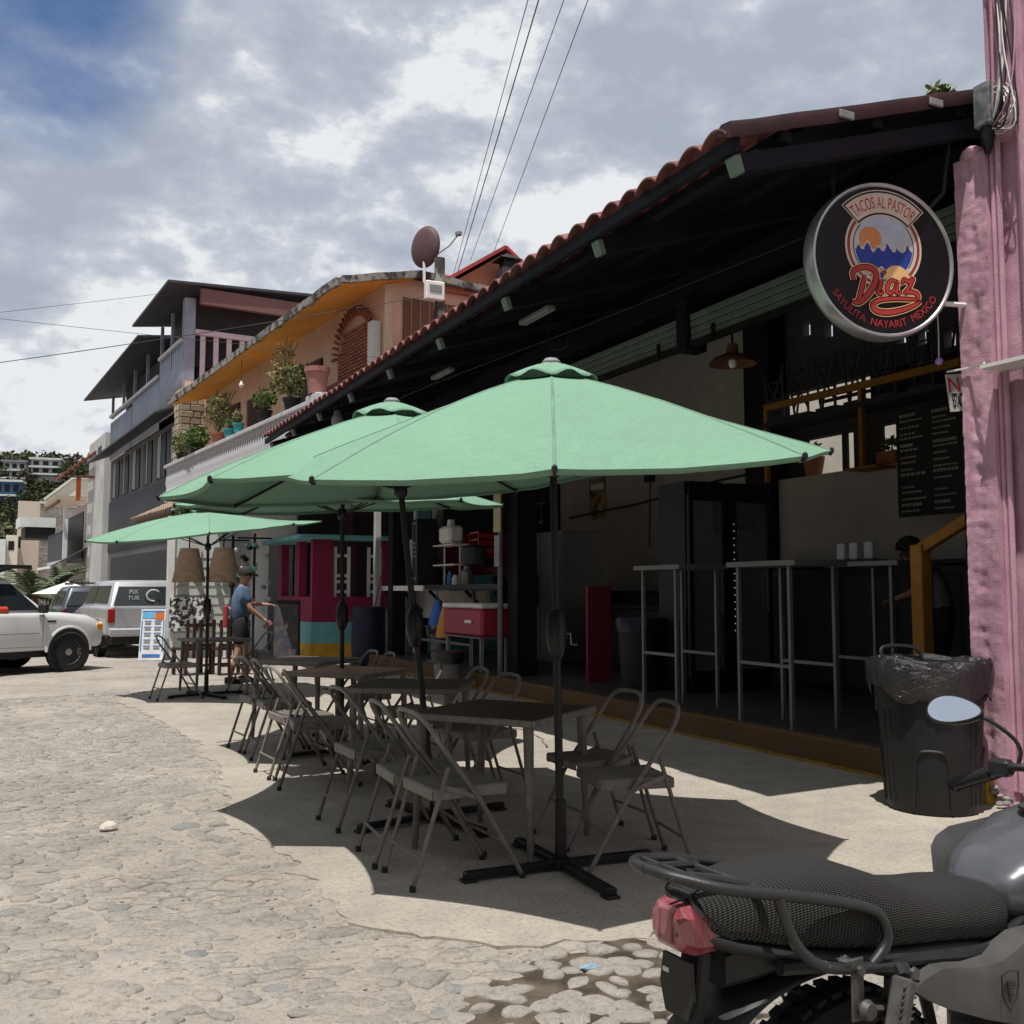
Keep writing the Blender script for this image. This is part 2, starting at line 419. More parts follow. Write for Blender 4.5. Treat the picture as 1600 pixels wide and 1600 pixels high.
# crumbled lip along the pavement edge
mb = MB(); rg = random.Random(11)
def lump(mb, c, r, rg, n=7, flat=0.6):
    rings = []
    ph = rg.uniform(0, 6)
    for zz, rr in ((-0.6, 0.7), (-0.1, 1.0), (0.35, 0.9), (0.75, 0.55)):
        rings.append([(c[0] + r[0] * rr * math.cos(a := 2 * math.pi * k / n + ph) * rg.uniform(.8, 1.15), c[1] + r[1] * rr * math.sin(a) * rg.uniform(.8, 1.15), c[2] + r[2] * zz * rg.uniform(.85, 1.15)) for k in range(n)])
    mb.loft(rings)
for p in E2:
    for _ in range(3):
        if rg.random() < max(0, .45 + .8 * nz(p.x, p.y, 6, 1.6)):
            s_ = .004 + .018 * rg.random() ** 2.2
            o = Vector((rg.gauss(-.03, .07), rg.gauss(-.03, .07)))
            lump(mb, (p.x + o.x, p.y + o.y, -0.022 + s_ * .2), (s_ * 1.5, s_, s_ * .8), rg, 6)
rubble = mb.obj('edge_rubble', m_stone, smooth=True, ang=35); stuff(rubble); rubble['label'] = 'crumbled stones and chips along the broken pavement edge'; rubble['category'] = 'rubble'
# cracks in the pavement as narrow recessed dark lines filled with dirt
mb = MB(); rg = random.Random(5)
for pts in ([(4.25, 3.78), (4.45, 3.98), (4.8, 3.96), (5.2, 4.14), (5.6, 4.1)], [(1.6, 9.6), (2.5, 9.9), (3.6, 9.8), (4.7, 10.1), (5.6, 10.0)], [(4.2, 8.0), (4.5, 9.0), (4.4, 10.0), (4.7, 11.5)]):
    pp = []
    for p in spline([(x, y, 0) for x, y in pts], 9): pp.append((p.x + rg.uniform(-.02, .02) + .04 * nz(p.x, p.y, 2, 7), p.y + rg.uniform(-.02, .02) + .04 * nz(p.x, p.y, 5, 7)))
    r_ = ribbon(pp, [rg.uniform(.003, .02) for _ in pp], 0.0015, 0.004); mb.add(r_.v, r_.f)
mb.obj('crack', m_mud, pave)

# cobbles: half-buried rounded stones; the nearest are single pieces, the rest one mass
def dome(rg, n=9):
    mb = MB(); rad = [rg.uniform(.72, 1.22) for _ in range(n)]
    rings = []
    for rr, zz in ((1.0, -0.45), (0.98, 0.35), (0.84, 0.80), (0.45, 1.0)):
        rings.append([(rr * rad[k] * math.cos(2 * math.pi * k / n), rr * rad[k] * math.sin(2 * math.pi * k / n), zz * rg.uniform(.93, 1.05)) for k in range(n)])
    return mb.loft(rings)
rg = random.Random(21)
variants = [dome(rg) for _ in range(9)]
vm = [v.mesh('cobblestone', m_stone, True, 70) for v in variants]
vmd = [v.mesh('cobblestone', m_stoned, True, 70) for v in variants]
def pave_dist(x, y):
    ins = False; j = n - 1
    for i in range(n):
        xi, yi = poly[i]; xj, yj = poly[j]
        if (yi > y) != (yj > y) and x < (xj - xi) * (y - yi) / (yj - yi) + xi: ins = not ins
        j = i
    return ins
WET = (2.0, 3.08)
def wet(x, y): return ((x - WET[0]) / .62) ** 2 + ((y - WET[1]) / .48) ** 2 + .5 * nz(x, y, 4, 3.0)
cands = []
sp = 0.108
for j in range(0, 230):
    yy = 1.9 + j * sp * 0.80
    for i in range(-70, 52):
        xx = (i + 0.5 * (j % 2)) * sp + rg.uniform(-.035, .035); y2 = yy + rg.uniform(-.03, .03)
        if xx < -0.03 * y2 - 0.55 - 0.02 * y2 or xx > 4.9: continue
        if y2 > 15 + 6 * 0: continue
        if pave_dist(xx, y2) or pave_dist(xx + .05, y2 + .03): continue
        # keep stones inside a generous view wedge
        ang = math.degrees(math.atan2(xx, y2)) - 25.667
        if not -32 < ang < 31: continue
        w_ = wet(xx, y2)
        keep = .9 if w_ < 1.1 else (0.86 if y2 < 6 else 0.92)
        if nz(xx, y2, 8, .6) > .25 and w_ > 1.2: keep *= .4
        if rg.random() > keep: continue
        cands.append((math.hypot(xx, y2), xx, y2, w_))
cands.sort()
pieces = MB(); pieces_d = MB()
for k, (d_, xx, yy, w_) in enumerate(cands):
    a = rg.uniform(.044, .076) * (.98 if w_ < 1.1 else 1); b = a * rg.uniform(.5, .85); rot = rg.gauss(-0.45, .55)
    if rg.random() < .07: a *= 1.3; b *= 1.3
    hgt = rg.uniform(.009, .019) if w_ > 1.0 else rg.uniform(.012, .019)
    z = street_z(xx, yy) - (0.003 if w_ > 1 else -0.006)
    if w_ > 1.15: z -= rg.uniform(0, .006)
    v_ = rg.randrange(9); dark = rg.random() < (.09 if w_ > 1 else .05)
    if k < 300:
        o = bpy.data.objects.new('cobblestone', (vmd if dark else vm)[v_]); C.objects.link(o); o.parent = street
        o.location = (xx, yy, z); o.rotation_euler = (rg.gauss(0, .09), rg.gauss(0, .09), rot); o.scale = (a, b, hgt)
    else:
        M_ = Matrix.Translation((xx, yy, z)) @ Matrix.Rotation(rot, 4, 'Z') @ Matrix.Diagonal((a, b, hgt, 1))
        (pieces_d if dark else pieces).add([M_ @ Vector(q) for q in variants[v_].v], variants[v_].f)
o = pieces.obj('cobbles', m_stone, street, True, 70); stuff(o)
o = pieces_d.obj('blue_cobbles', m_stoned, street, True, 70); stuff(o)
# wet mud between the stones in front of the pavement
mb = MB(); k = 60
ring = []
for i in range(k):
    a = 2 * math.pi * i / k; rr = 1.0 + .24 * nz(math.cos(a) * 2, math.sin(a) * 2, 3) + .12 * nz(math.cos(a) * 6, math.sin(a) * 6, 1)
    ring.append((WET[0] + .70 * rr * math.cos(a), WET[1] + .46 * rr * math.sin(a)))
mb.v.append((WET[0], WET[1], street_z(*WET) + .012))
for f_ in (.33, .66, 1.0):
    mb.v += [(WET[0] + (x - WET[0]) * f_, WET[1] + (y - WET[1]) * f_, street_z(WET[0] + (x - WET[0]) * f_, WET[1] + (y - WET[1]) * f_) + (.012 if f_ < 1 else .002)) for x, y in ring]
for i in range(k): mb.f.append((0, 1 + i, 1 + (i + 1) % k))
for q in range(2):
    for i in range(k): mb.f.append((1 + q * k + i, 1 + q * k + (i + 1) % k, 1 + (q + 1) * k + (i + 1) % k, 1 + (q + 1) * k + i))
mud = mb.obj('mud', m_mud, smooth=True, ang=180); stuff(mud); mud['label'] = 'damp dark mud between the stones in front of the pavement'; mud['category'] = 'mud'
# gravel and chips on the street
mb = MB(); rg = random.Random(31)
for _ in range(1500):
    yy = 1.9 + rg.random() ** 1.6 * 9; xx = rg.uniform(-.05 * yy - .4, 2.6)
    if pave_dist(xx, yy): continue
    s_ = rg.uniform(.0025, .008)
    lump(mb, (xx, yy, street_z(xx, yy) + s_ * .3), (s_ * 1.3, s_, s_ * .8), rg, 5)
o = mb.obj('gravel', m_stone, smooth=True, ang=35); stuff(o); o['label'] = 'loose gravel scattered over the dusty street'; o['category'] = 'gravel'
mb = MB(); lump(mb, (0, 0, .02), (.055, .04, .04), random.Random(2), 8)
o = mb.obj('loose_stone', mat('pale_rock', (.55, .5, .43), .9, bump=.8, bscale=60), smooth=True, ang=30); o.location = (0.47, 6.55, -.03)
tag(o, 'pale loose rock lying alone on the cobbled street', 'stone')
# ------------------------------------------------------------------ taqueria building
m_roofred = mat('red_roof_sheet', (0.165, 0.052, 0.052), 0.65, var=0.25, vscale=5, bump=0.15, bscale=60, col2=(0.26, 0.105, 0.102), spec=0.3, rnd=0.05)
m_maroon = mat('maroon_trim', (0.035, 0.012, 0.014), 0.6, var=0.25, vscale=7)
m_navy = mat('navy_paint', (0.011, 0.011, 0.017), 0.7, var=0.3, vscale=5, bump=0.1, bscale=80, spec=0.2)
m_black = mat('black_paint', (0.012, 0.012, 0.014), 0.5, var=0.3, vscale=6, spec=0.35)
m_sage = mat('sage_paint', (0.14, 0.175, 0.152), 0.65, var=0.15, vscale=6, bump=0.1, bscale=70)
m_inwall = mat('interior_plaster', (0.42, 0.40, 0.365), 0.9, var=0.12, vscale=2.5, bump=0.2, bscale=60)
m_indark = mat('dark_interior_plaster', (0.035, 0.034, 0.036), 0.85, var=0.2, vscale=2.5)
m_floor = mat('dark_floor_tile', (0.052, 0.05, 0.05), 0.5, var=0.25, vscale=3, bump=0.15, bscale=20)
m_yellow = mat('ochre_kerb_paint', (0.125, 0.068, 0.02), 0.75, var=0.3, vscale=6, bump=0.25, bscale=60, col2=(0.10, 0.075, 0.045), edge=(.46, .66))
m_ochre = mat('ochre_wood', (0.30, 0.135, 0.018), 0.6, var=0.2, vscale=8, bump=0.1, bscale=60)
m_steel = mat('brushed_steel', (0.19, 0.19, 0.188), 0.45, 0.6, var=0.12, vscale=15)
m_white = mat('white_paint', (0.72, 0.71, 0.68), 0.6, var=0.08, vscale=5)
m_grey = mat('grey_plastic', (0.22, 0.22, 0.22), 0.6, var=0.12, vscale=8)
m_cable = mat('black_cable', (0.015, 0.015, 0.016), 0.6)
m_pale = mat('pale_courtyard_wall', (0.62, 0.57, 0.49), 0.9, var=0.12, vscale=1.5, bump=.3, bscale=30)
taq = thing('taqueria', 'open-fronted taqueria under a long red corrugated roof with dark posts', 'building', (0, 0, 0))
EX, EY0, EY1, EZ, SL = 3.67, 4.64, 18.0, 4.14, 0.32
RX = 10.2
def roof_z(x): return EZ + SL * (x - EX)
# roof: tile-profile sheets laid side by side, 1 m each
def prof(y):
    ph = (y - EY0) / 0.25 % 1.0
    return 0.066 * (abs(math.sin(math.pi * ph)) ** 0.8) - 0.01
yy = EY0; si = 0
while yy < EY1 - .05:
    y1 = min(yy + 1.0, EY1)
    mb = MB(); k = int(round((y1 - yy) / 0.025)); cols = [yy + (y1 - yy) * i / k for i in range(k + 1)]
    nxr = 8; lift = 0.004 * (si % 2); wob = random.Random(si)
    rows = [EX - .03 * wob.random() + (RX - EX) * i / nxr for i in range(nxr + 1)]
    for layer in (0, 1):
        for xx in rows:
            for c_ in cols: mb.v.append((xx, c_, roof_z(xx) + prof(c_) + lift + .012 * nz(xx, c_, 0, .8) + (0 if layer == 0 else -.012)))
    kk = k + 1; NV = kk * (nxr + 1)
    for j in range(nxr):
        for i in range(k):
            mb.f.append((j * kk + i, j * kk + i + 1, (j + 1) * kk + i + 1, (j + 1) * kk + i))
            mb.f.append((NV + j * kk + i, NV + (j + 1) * kk + i, NV + (j + 1) * kk + i + 1, NV + j * kk + i + 1))
    for i in range(k): mb.f.append((i, NV + i, NV + i + 1, i + 1))
    mb.obj('roof_sheet', m_roofred, taq, True, 50)
    yy = y1; si += 1
# dark red rake trim along the near gable edge
mb = MB(); rings = []
for i in range(14):
    x = EX - 0.02 + (5.95 - EX) * i / 13; z = roof_z(x) + .03 + .008 * nz(x, 0, 0, 4)
    rings.append([(x, EY0 - .04, z - .085), (x, EY0 - .05, z - .02), (x, EY0 - .035, z + .018), (x, EY0 + .05, z + .03), (x, EY0 + .10, z + .0), (x, EY0 + .08, z - .03), (x, EY0, z - .07)])
mb.loft(rings); mb.obj('rake_trim', m_maroon, taq, True, 50)
for x in (4.55, 5.35): box('trim_clip', m_grey, (x, EY0 - .06, roof_z(x) - .02), (.12, .02, .05), taq, .005)
# fascia along the eave and dark boarding under the sheets
MB().bar((EX + .06, EY0, EZ - .06), (EX + .06, EY1, EZ - .06), .05, .09, ch=.006).obj('fascia', m_navy, taq)
for i in range(8):
    x0 = EX + .45 + i * .78
    MB().bar((x0, EY0 + .02, roof_z(x0) - .075), (x0, EY1, roof_z(x0) - .075), .09, .06).obj('purlin', m_navy, taq)
for i in range(7):
    y0_ = EY0 + .05 + i * (EY1 - EY0 - .05) / 7; y1_ = y0_ + (EY1 - EY0 - .05) / 7 - .01
    MB().add([(EX + .62, y0_, roof_z(EX + .62) - .022), (EX + .62, y1_, roof_z(EX + .62) - .022), (RX, y1_, roof_z(RX) - .022), (RX, y0_, roof_z(RX) - .022), (EX + .62, y0_, roof_z(EX + .62) - .036), (EX + .62, y1_, roof_z(EX + .62) - .036), (RX, y1_, roof_z(RX) - .036), (RX, y0_, roof_z(RX) - .036)], [(0, 1, 2, 3), (7, 6, 5, 4), (0, 4, 5, 1), (1, 5, 6, 2), (2, 6, 7, 3), (3, 7, 4, 0)]).obj('ceiling_board', m_navy, taq)
yy = EY0 + .08
while yy < EY1:
    MB().bar((EX + .12, yy, EZ - .16), (RX - .2, yy, roof_z(RX - .2) - .2), .11, .12, ch=.006).obj('rafter', m_navy, taq)
    MB().bar((EX + .08, yy, EZ - .175), (EX + .27, yy, roof_z(EX + .27) - .19), .1, .115, ch=.006).obj('rafter_end', m_sage, taq)
    yy += 1.62
# main beam on the posts with a sage boxed shutter housing below it
BX = 6.2
MB().box((BX + .1, (EY0 + EY1) / 2 + .2, 4.62), (.2, EY1 - EY0 - .4, .3), ch=.01).obj('main_beam', m_navy, taq)
for (y0, y1) in ((4.95, 5.75), (5.95, 8.40), (8.62, 11.2), (11.4, 14.6)):
    sh = MB()
    for q in range(4): sh.box((BX - .02 - q * .004, (y0 + y1) / 2, 4.02 + .073 * q), (.16, y1 - y0, .066), ch=.008)
    sh.obj('shutter_housing', m_sage, taq)
    MB().bar((BX - .08, y0, 3.955), (BX - .08, y1, 3.955), .07, .06).obj('shutter_rail', m_black, taq)
    for yk in (y0 + .35, y1 - .4): box('shutter_hook', m_black, (BX - .12, yk, 4.0), (.03, .03, .16), taq)
b2('beam_block', m_navy, (BX - .14, 8.41, 3.9), (BX + .12, 8.61, 4.47), taq, .01)
# posts
def post(y, x=6.2, w=.26, m=m_navy, z1=4.47): return b2('post', m, (x, y - w / 2, .2), (x + w, y + w / 2, z1), taq, .012)
post(12.9, w=.32); post(18.0, 6.1); post(5.0, 6.15, .3)
MB().tube([(6.12, 13.12, .2), (6.12, 13.12, 3.4)], .045, 8).obj('steel_post', m_steel, taq, True)
lp = b2('post_sign', mat('faded_notice', (.45, .40, .12), .7, var=.3, vscale=14, col2=(.35, .34, .30)), (6.06, 13.0, 2.25), (6.075, 13.24, 3.05), taq)
b2('post_notice', mat('grey_notice', (.3, .3, .29), .7, var=.3, vscale=25), (6.055, 13.03, 1.75), (6.07, 13.2, 2.2), taq)
# floor slab and ochre kerb
b2('floor', m_floor, (5.93, 4.75, -.05), (14.5, 18.6, .2), taq)
kb = b2('kerb', m_yellow, (5.79, 4.8, -.05), (5.928, 18.4, .215), taq, .015)
MB().bar((5.783, 4.8, .008), (5.783, 18.4, .008), .012, .03).obj('kerb_line', mat('yellow_line_paint', (.33, .19, .03), .8, var=.3, vscale=10), taq)
# rear walls: plaster wall at the back on the left, raised terrace wall on the right
b2('rear_wall', m_inwall, (10.0, 11.9, .2), (10.15, 18.5, 6.3), taq)
b2('rear_column', m_navy, (9.35, 11.05, .2), (9.75, 11.6, 5.9), taq, .01)
tw = b2('terrace_wall', m_inwall, (9.5, 6.2, .2), (9.65, 11.05, 2.96), taq)
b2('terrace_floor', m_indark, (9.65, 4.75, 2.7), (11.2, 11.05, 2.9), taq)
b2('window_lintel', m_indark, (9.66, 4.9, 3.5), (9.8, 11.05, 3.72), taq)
# upper wall with small square openings, pierced as real gaps
hs = [(8.21, 4.37), (8.6, 4.48), (8.93, 4.57), (10.19, 4.94), (10.62, 5.06)]
hz0, hz1 = 4.4, 4.75
mbw = MB(); 
lo, hi = 4.2, 6.05
ycur = 4.9; hw = .085
for (hy, hz_) in sorted(hs):
    mbw.box((9.75, (ycur + hy - hw) / 2, (lo + hi) / 2), (.14, hy - hw - ycur, hi - lo))
    mbw.box((9.75, hy, (lo + hz_ - .1) / 2), (.14, 2 * hw, hz_ - .1 - lo)); mbw.box((9.75, hy, (hi + hz_ + .1) / 2), (.14, 2 * hw, hi - hz_ - .1))
    ycur = hy + hw
mbw.box((9.75, (ycur + 11.05) / 2, (lo + hi) / 2), (.14, 11.05 - ycur, hi - lo))
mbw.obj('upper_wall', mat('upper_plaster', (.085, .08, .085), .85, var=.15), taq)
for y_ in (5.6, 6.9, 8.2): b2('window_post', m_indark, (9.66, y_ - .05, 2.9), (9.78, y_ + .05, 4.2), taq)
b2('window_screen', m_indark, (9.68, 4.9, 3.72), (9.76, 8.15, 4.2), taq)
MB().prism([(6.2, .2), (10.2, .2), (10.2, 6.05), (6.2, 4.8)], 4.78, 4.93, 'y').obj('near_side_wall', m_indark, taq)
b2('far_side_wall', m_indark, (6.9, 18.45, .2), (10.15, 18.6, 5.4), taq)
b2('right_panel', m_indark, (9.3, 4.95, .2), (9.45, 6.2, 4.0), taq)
court = b2('courtyard_wall', m_pale, (13.2, 4.0, -.05), (13.4, 19, 5.6)); tag(court, 'pale sunlit courtyard wall seen through the rear openings of the taqueria', 'wall')
# ochre upper rail and stair handrail
mb = MB(); mb.bar((9.2, 10.95, 3.95), (9.2, 6.3, 3.92), .05, .09); rl = thing('terrace_rail', 'ochre wooden guard rail of the raised rear terrace', 'railing')
mb.obj('top_rail', m_ochre, rl)
for y_ in (10.92, 9.15): MB().bar((9.2, y_, 2.9), (9.2, y_, 3.9), .06, .06).obj('rail_post', m_ochre, rl)
b2('rail_foot', m_ochre, (9.15, 8.9, 2.895), (9.49, 9.4, 2.925), rl)
st = thing('stair_handrail', 'ochre stair handrail with square post behind the black bin', 'handrail')
MB().bar((6.62, 5.98, .2), (6.62, 5.98, 1.78), .12, .12, ch=.008).obj('newel_post', m_ochre, st)
MB().bar((6.62, 5.98, 1.74), (6.9, 5.15, 2.25), .1, .09, ch=.008).obj('rail', m_ochre, st)
# menu board with rows of chalk lettering
mn = thing('menu_board', 'tall black menu board with rows of white lettering inside the taqueria', 'menu board', (9.0, 7.95, 2.85))
box('board', m_black, (0, 0, 0), (.04, .92, 1.22), mn, .004)
m_chalk = mat('chalk_white', (.30, .30, .29), .9, var=.3, vscale=20)
rgm = random.Random(4); words = 'TACOS AL PASTOR QUESO PAPA VOLCAN GRINGA ALAMBRE AGUA REFRESCO CERVEZA'.split()
mb = MB()
for col_ in (-.24, .22):
    for r_ in range(17):
        w = rgm.uniform(.18, .36); zz = .55 - r_ * .068 + rgm.uniform(-.01, .01)
        if rgm.random() < .12: continue
        q = -.022
        nseg = rgm.randint(4, 9); y = col_ + .18
        for s_ in range(nseg):
            l = w / nseg * .75; hgt = .02 if r_ % 5 else .034
            mb.box((q, y - l / 2, zz), (.003, l, hgt)); y -= w / nseg
stuff(mb.obj('lettering', m_chalk, mn))
# pendant lamp
pl_ = thing('pendant_lamp', 'industrial pendant lamp with brown enamel shade under the beam', 'lamp', (6.4, 8.1, 3.72))
MB().lathe([(.05, .2), (.06, .17), (.065, .1), (.12, .085), (.2, .05), (.235, 0.0), (.24, -.012), (.225, -.01), (.18, .03), (.1, .06), (.03, .07)], n=28).obj('lamp_shade', mat('brown_enamel', (.16, .07, .05), .4), pl_, True, 60)
MB().tube([(0, 0, .18), (0, 0, .5)], .012, 8).obj('lamp_stem', m_black, pl_)
MB().lathe([(.0, -.05), (.03, -.04), (.045, 0), (.03, .05), (.02, .08)], n=12).obj('bulb', m_white, pl_, True)
MB().tube([(6.4, 8.1, 4.2), (6.28, 8.15, 4.3)], .012, 6).obj('lamp_bracket', m_black, taq)
# cables slung under the roof
for i, pts in enumerate(([(4.35, 18, 4.05), (4.7, 13, 4.15), (5.2, 9, 4.2), (5.7, 5.4, 4.3)], [(5.3, 12.2, 4.35), (5.32, 12.1, 4.0), (5.36, 11.6, 3.9), (5.4, 11.2, 4.3)], [(4.9, 9.3, 4.35), (4.9, 9.25, 4.0), (4.95, 9.0, 3.95), (4.98, 8.95, 4.35)], [(4.6, 14, 4.2), (4.62, 13.7, 3.75), (4.7, 13.3, 4.2)])):
    o = MB().tube(spline(pts, 8), .008, 5).obj('roof_cable', m_cable, taq)
for (x, y) in ((4.6, 11.6), (4.3, 8.4)):
    box('tube_light', m_grey, (x, y, roof_z(x) - .3), (.09, .62, .05), taq, .01)
lampb = thing('caged_bulb', 'caged wall lamp under the far end of the red roof', 'lamp', (3.95, 14.1, 3.92))
MB().lathe([(.05, .1), (.06, .04), (.09, -.02), (.085, -.1), (.04, -.15)], n=14).obj('glass', m_grey, lampb, True)
MB().tube([(0, 0, .1), (0, 0, .25)], .02, 6).obj('stem', m_black, lampb)
flood = thing('flood_lamp', 'small flood lamp at the far corner of the red roof', 'lamp', (3.95, 17.6, 3.8))
box('housing', m_black, (0, 0, 0), (.2, .24, .16), flood, .02); MB().tube([(0, 0, .05), (0, 0, .3)], .015, 6).obj('stem', m_black, flood)
plantr = MB(); foliage(plantr, (0, 0, 0), (.16, .12, .06), 90, .06, random.Random(8))
o = plantr.obj('weed', mat('leaf_green', (.10, .15, .035), .6, var=.3, vscale=9)); o.location = (5.78, 4.9, 4.98); tag(o, 'small green weed growing on top of the red roof by the pink wall', 'plant')
# ------------------------------------------------------------------ round taqueria sign
m_alu = mat('sign_rim_aluminium', (0.50, 0.51, 0.52), 0.35, 0.7, var=0.1, vscale=8)
m_sface = mat('sign_black_face', (0.008, 0.008, 0.010), 0.3, var=0.2, spec=0.3)
m_sred = mat('sign_red', (0.42, 0.035, 0.035), 0.45, var=0.08)
m_sgold = mat('sign_gold', (0.75, 0.46, 0.20), 0.45, var=0.1)
m_scream = mat('sign_cream', (0.62, 0.52, 0.44), 0.45, var=0.1)
m_sblue = mat('sign_blue', (0.02, 0.05, 0.30), 0.45, var=0.2, vscale=20)
m_ssky = mat('sign_sky', (0.45, 0.50, 0.58), 0.45, var=0.15, vscale=10)
m_ssun = mat('sign_sun', (0.60, 0.24, 0.08), 0.45, var=0.1)
sg = thing('round_sign', 'round black lightbox sign with red Díaz lettering and steel rim', 'sign', (5.10, 4.84, 3.62))
sg.rotation_euler = (R(90), 0, R(-13))
SR = 0.50
MB().lathe([(.49, -.125), (.525, -.12), (.537, -.10), (.54, -.06), (.537, .0), (.527, .018), (.514, .020), (.508, .012), (.5, .0)], n=72).obj('rim', m_alu, sg, True, 50)
MB().lathe([(.505, .0), (.503, .008)], n=72).obj('face', m_sface, sg)
def disc(cx, cy, r, z0, z1, n=48, a0=0, a1=360, r2=None):
    mb = MB()
    if r2 is None:
        return mb.prism([(SR * (cx + r * math.cos(R(a0 + (a1 - a0) * i / n))), SR * (cy + r * math.sin(R(a0 + (a1 - a0) * i / n)))) for i in range(n if a1 - a0 >= 360 else n + 1)], z0, z1)
    rings = []
    for i in range(n + 1):
        a = R(a0 + (a1 - a0) * i / n); c_, s_ = math.cos(a), math.sin(a)
        rings.append([(SR * (cx + r2 * c_), SR * (cy + r2 * s_), z0), (SR * (cx + r * c_), SR * (cy + r * s_), z0), (SR * (cx + r * c_), SR * (cy + r * s_), z1), (SR * (cx + r2 * c_), SR * (cy + r2 * s_), z1)])
    return mb.loft(rings)
em = disc(0, .17, .445, .009, .0105).obj('emblem', m_ssky, sg)
disc(0, .17, .575, .0085, .0105, r2=.545, n=64).obj('ring', m_scream, em)
disc(0, .17, .535, .0085, .0100, r2=.515, n=64).obj('ring', m_sred, em)
disc(0, .17, .505, .0085, .0105, r2=.46, n=64).obj('ring', m_scream, em)
disc(-.2, .27, .17, .0106, .0112).obj('painted_sun', m_ssun, em)
wv = []
for i in range(41):
    x = -.43 + .86 * i / 40; wv.append((SR * x, SR * (.12 + .05 * math.sin(i * .9) + .07 * abs(math.sin(i * .21)))))
MB().prism([(SR * .43 * math.cos(R(a)), SR * (.17 + .43 * math.sin(R(a)))) for a in range(192, 349, 6)] + wv[::-1], .0106, .0116).obj('painted_sea', m_sblue, em)
fo = MB()
for i in range(40):
    r_ = ribbon([wv[i], wv[i + 1]], .012 + .008 * math.sin(i * 1.7), .0117, .0122); fo.add(r_.v, r_.f)
for i in range(26):
    x = -.36 + .72 * i / 25; d_ = disc(x, -.16 + .03 * math.sin(i * 1.3), .035, .0117, .0122, 10); fo.add(d_.v, d_.f)
stuff(fo.obj('painted_foam', m_scream, em))
disc(.18, -.27, .2, .01235, .0128, 24, 0, 180).obj('painted_sand', m_sgold, em)
disc(0, .10, .86, .012, .0128, r2=.50, a0=44, a1=136).obj('banner_border', m_scream, em)
disc(0, .10, .845, .0125, .0133, r2=.52, a0=45, a1=135).obj('banner_border', m_sface, em)
disc(0, .10, .82, .0132, .0138, r2=.545, a0=46.5, a1=133.5).obj('banner', m_scream, em)
def bend(mb, r, cy, top=True, z=0.0138):
    out = []
    for (x, y, w) in mb.v:
        a = (math.pi / 2 - x / r) if top else (-math.pi / 2 + x / r); rr = r + y if top else r - y
        out.append((SR * rr * math.cos(a), SR * (cy + rr * math.sin(a)), z + (0.0012 if w > 0 else 0)))
    mb.v = out; return mb
bend(text_mb('TACOS AL PASTOR', .235, xs=.49), .675, .10, True).obj('lettering', m_sred, em)
bend(text_mb('SAYULITA  NAYARIT  MÉXICO', .145, xs=.92), .885, 0, False, .0095).obj('lettering', m_sred, sg)
def U(px, py): return ((px - 735) / 620 * SR, (760 - py) / 720 * SR, 0)
strokes = [([(445, 985), (440, 910), (490, 868), (570, 850), (640, 880), (652, 960), (610, 1060), (545, 1150), (480, 1205), (425, 1195)], [.02, .03, .034, .034, .036, .04, .04, .036, .03, .012]),
           ([(545, 925), (530, 1010), (505, 1110), (478, 1190)], [.016, .03, .03, .02]),
           ([(700, 965), (685, 1040), (668, 1090), (690, 1105), (722, 1075)], [.026, .028, .028, .018, .01]),
           ([(718, 900), (745, 872)], [.02, .008]),
           ([(840, 975), (800, 960), (765, 1000), (752, 1060), (780, 1092), (820, 1050), (848, 970), (838, 1050), (850, 1090), (885, 1065)], [.016, .02, .026, .028, .022, .018, .022, .028, .018, .01]),
           ([(890, 990), (915, 945), (955, 965), (1000, 925), (965, 1010), (915, 1080), (965, 1062), (1025, 1075), (1040, 1115), (1010, 1150)], [.012, .026, .024, .018, .02, .02, .024, .03, .026, .014]),
           ([(1060, 1130), (960, 1135), (820, 1140), (680, 1165), (615, 1215), (640, 1270), (740, 1285), (880, 1250), (1000, 1195), (1065, 1150)], [.008, .022, .024, .026, .032, .034, .034, .03, .022, .008])]
g1, g2, g3 = MB(), MB(), MB()
for pts, ws in strokes:
    sp_ = spline([U(*p) for p in pts], 6); wsi = []
    for i in range(len(pts) - 1):
        for j in range(6): wsi.append(ws[i] + (ws[i + 1] - ws[i]) * j / 6)
    wsi.append(ws[-1])
    for g, ex, z0 in ((g1, .026, .0140), (g2, .014, .0146), (g3, 0, .0152)):
        r_ = ribbon([(p.x, p.y) for p in sp_], [w * .92 + ex for w in wsi], z0, z0 + .0005); g.add(r_.v, r_.f)
sc_ = g3.obj('script_lettering', m_sred, sg); g1.obj('script_outline', m_sgold, sc_); g2.obj('script_shadow', m_sface, sc_)
MB().tube([(.3, .3, -.1), (.55, .55, -.1), (.62, .95, -.12)], .018, 8).obj('bracket', m_black, sg, True)
MB().tube([(-.3, .3, -.1), (-.3, .95, -.1)], .015, 8).obj('bracket', m_black, sg, True)
MB().tube([(.5, -.25, -.06), (.70, -.25, -.06)], .018, 8).obj('bracket', m_white, sg, True)
# hanging glass bauble
hb = thing('hanging_bauble', 'small violet glass bauble hanging on a white string by the pink wall', 'ornament', (5.78, 5.0, 3.03))
MB().lathe([(.0, -.03), (.02, -.022), (.03, 0), (.02, .022), (.0, .032)], n=12).obj('ball', mat('violet_glass', (.35, .2, .6), .15, spec=.7), hb, True, 80)
MB().tube([(0, 0, .03), (.004, 0, .2), (0, 0, .36)], .004, 5).obj('string', m_white, hb)
ns = thing('warning_sign', 'small white sign with red NO behind the pink pillar', 'sign', (6.03, 5.0, 2.83)); ns.rotation_euler = (R(90), R(-7), R(-8))
box('board', mat('sign_white', (.6, .58, .54), .5), (0, 0, 0), (.30, .27, .008), ns)
t_ = text_mb('NO', .15, .002); t_.xf(Matrix.Translation((-.03, .055, .006))); t_.obj('lettering', mat('sign_print_red', (.5, .03, .03), .5), ns)
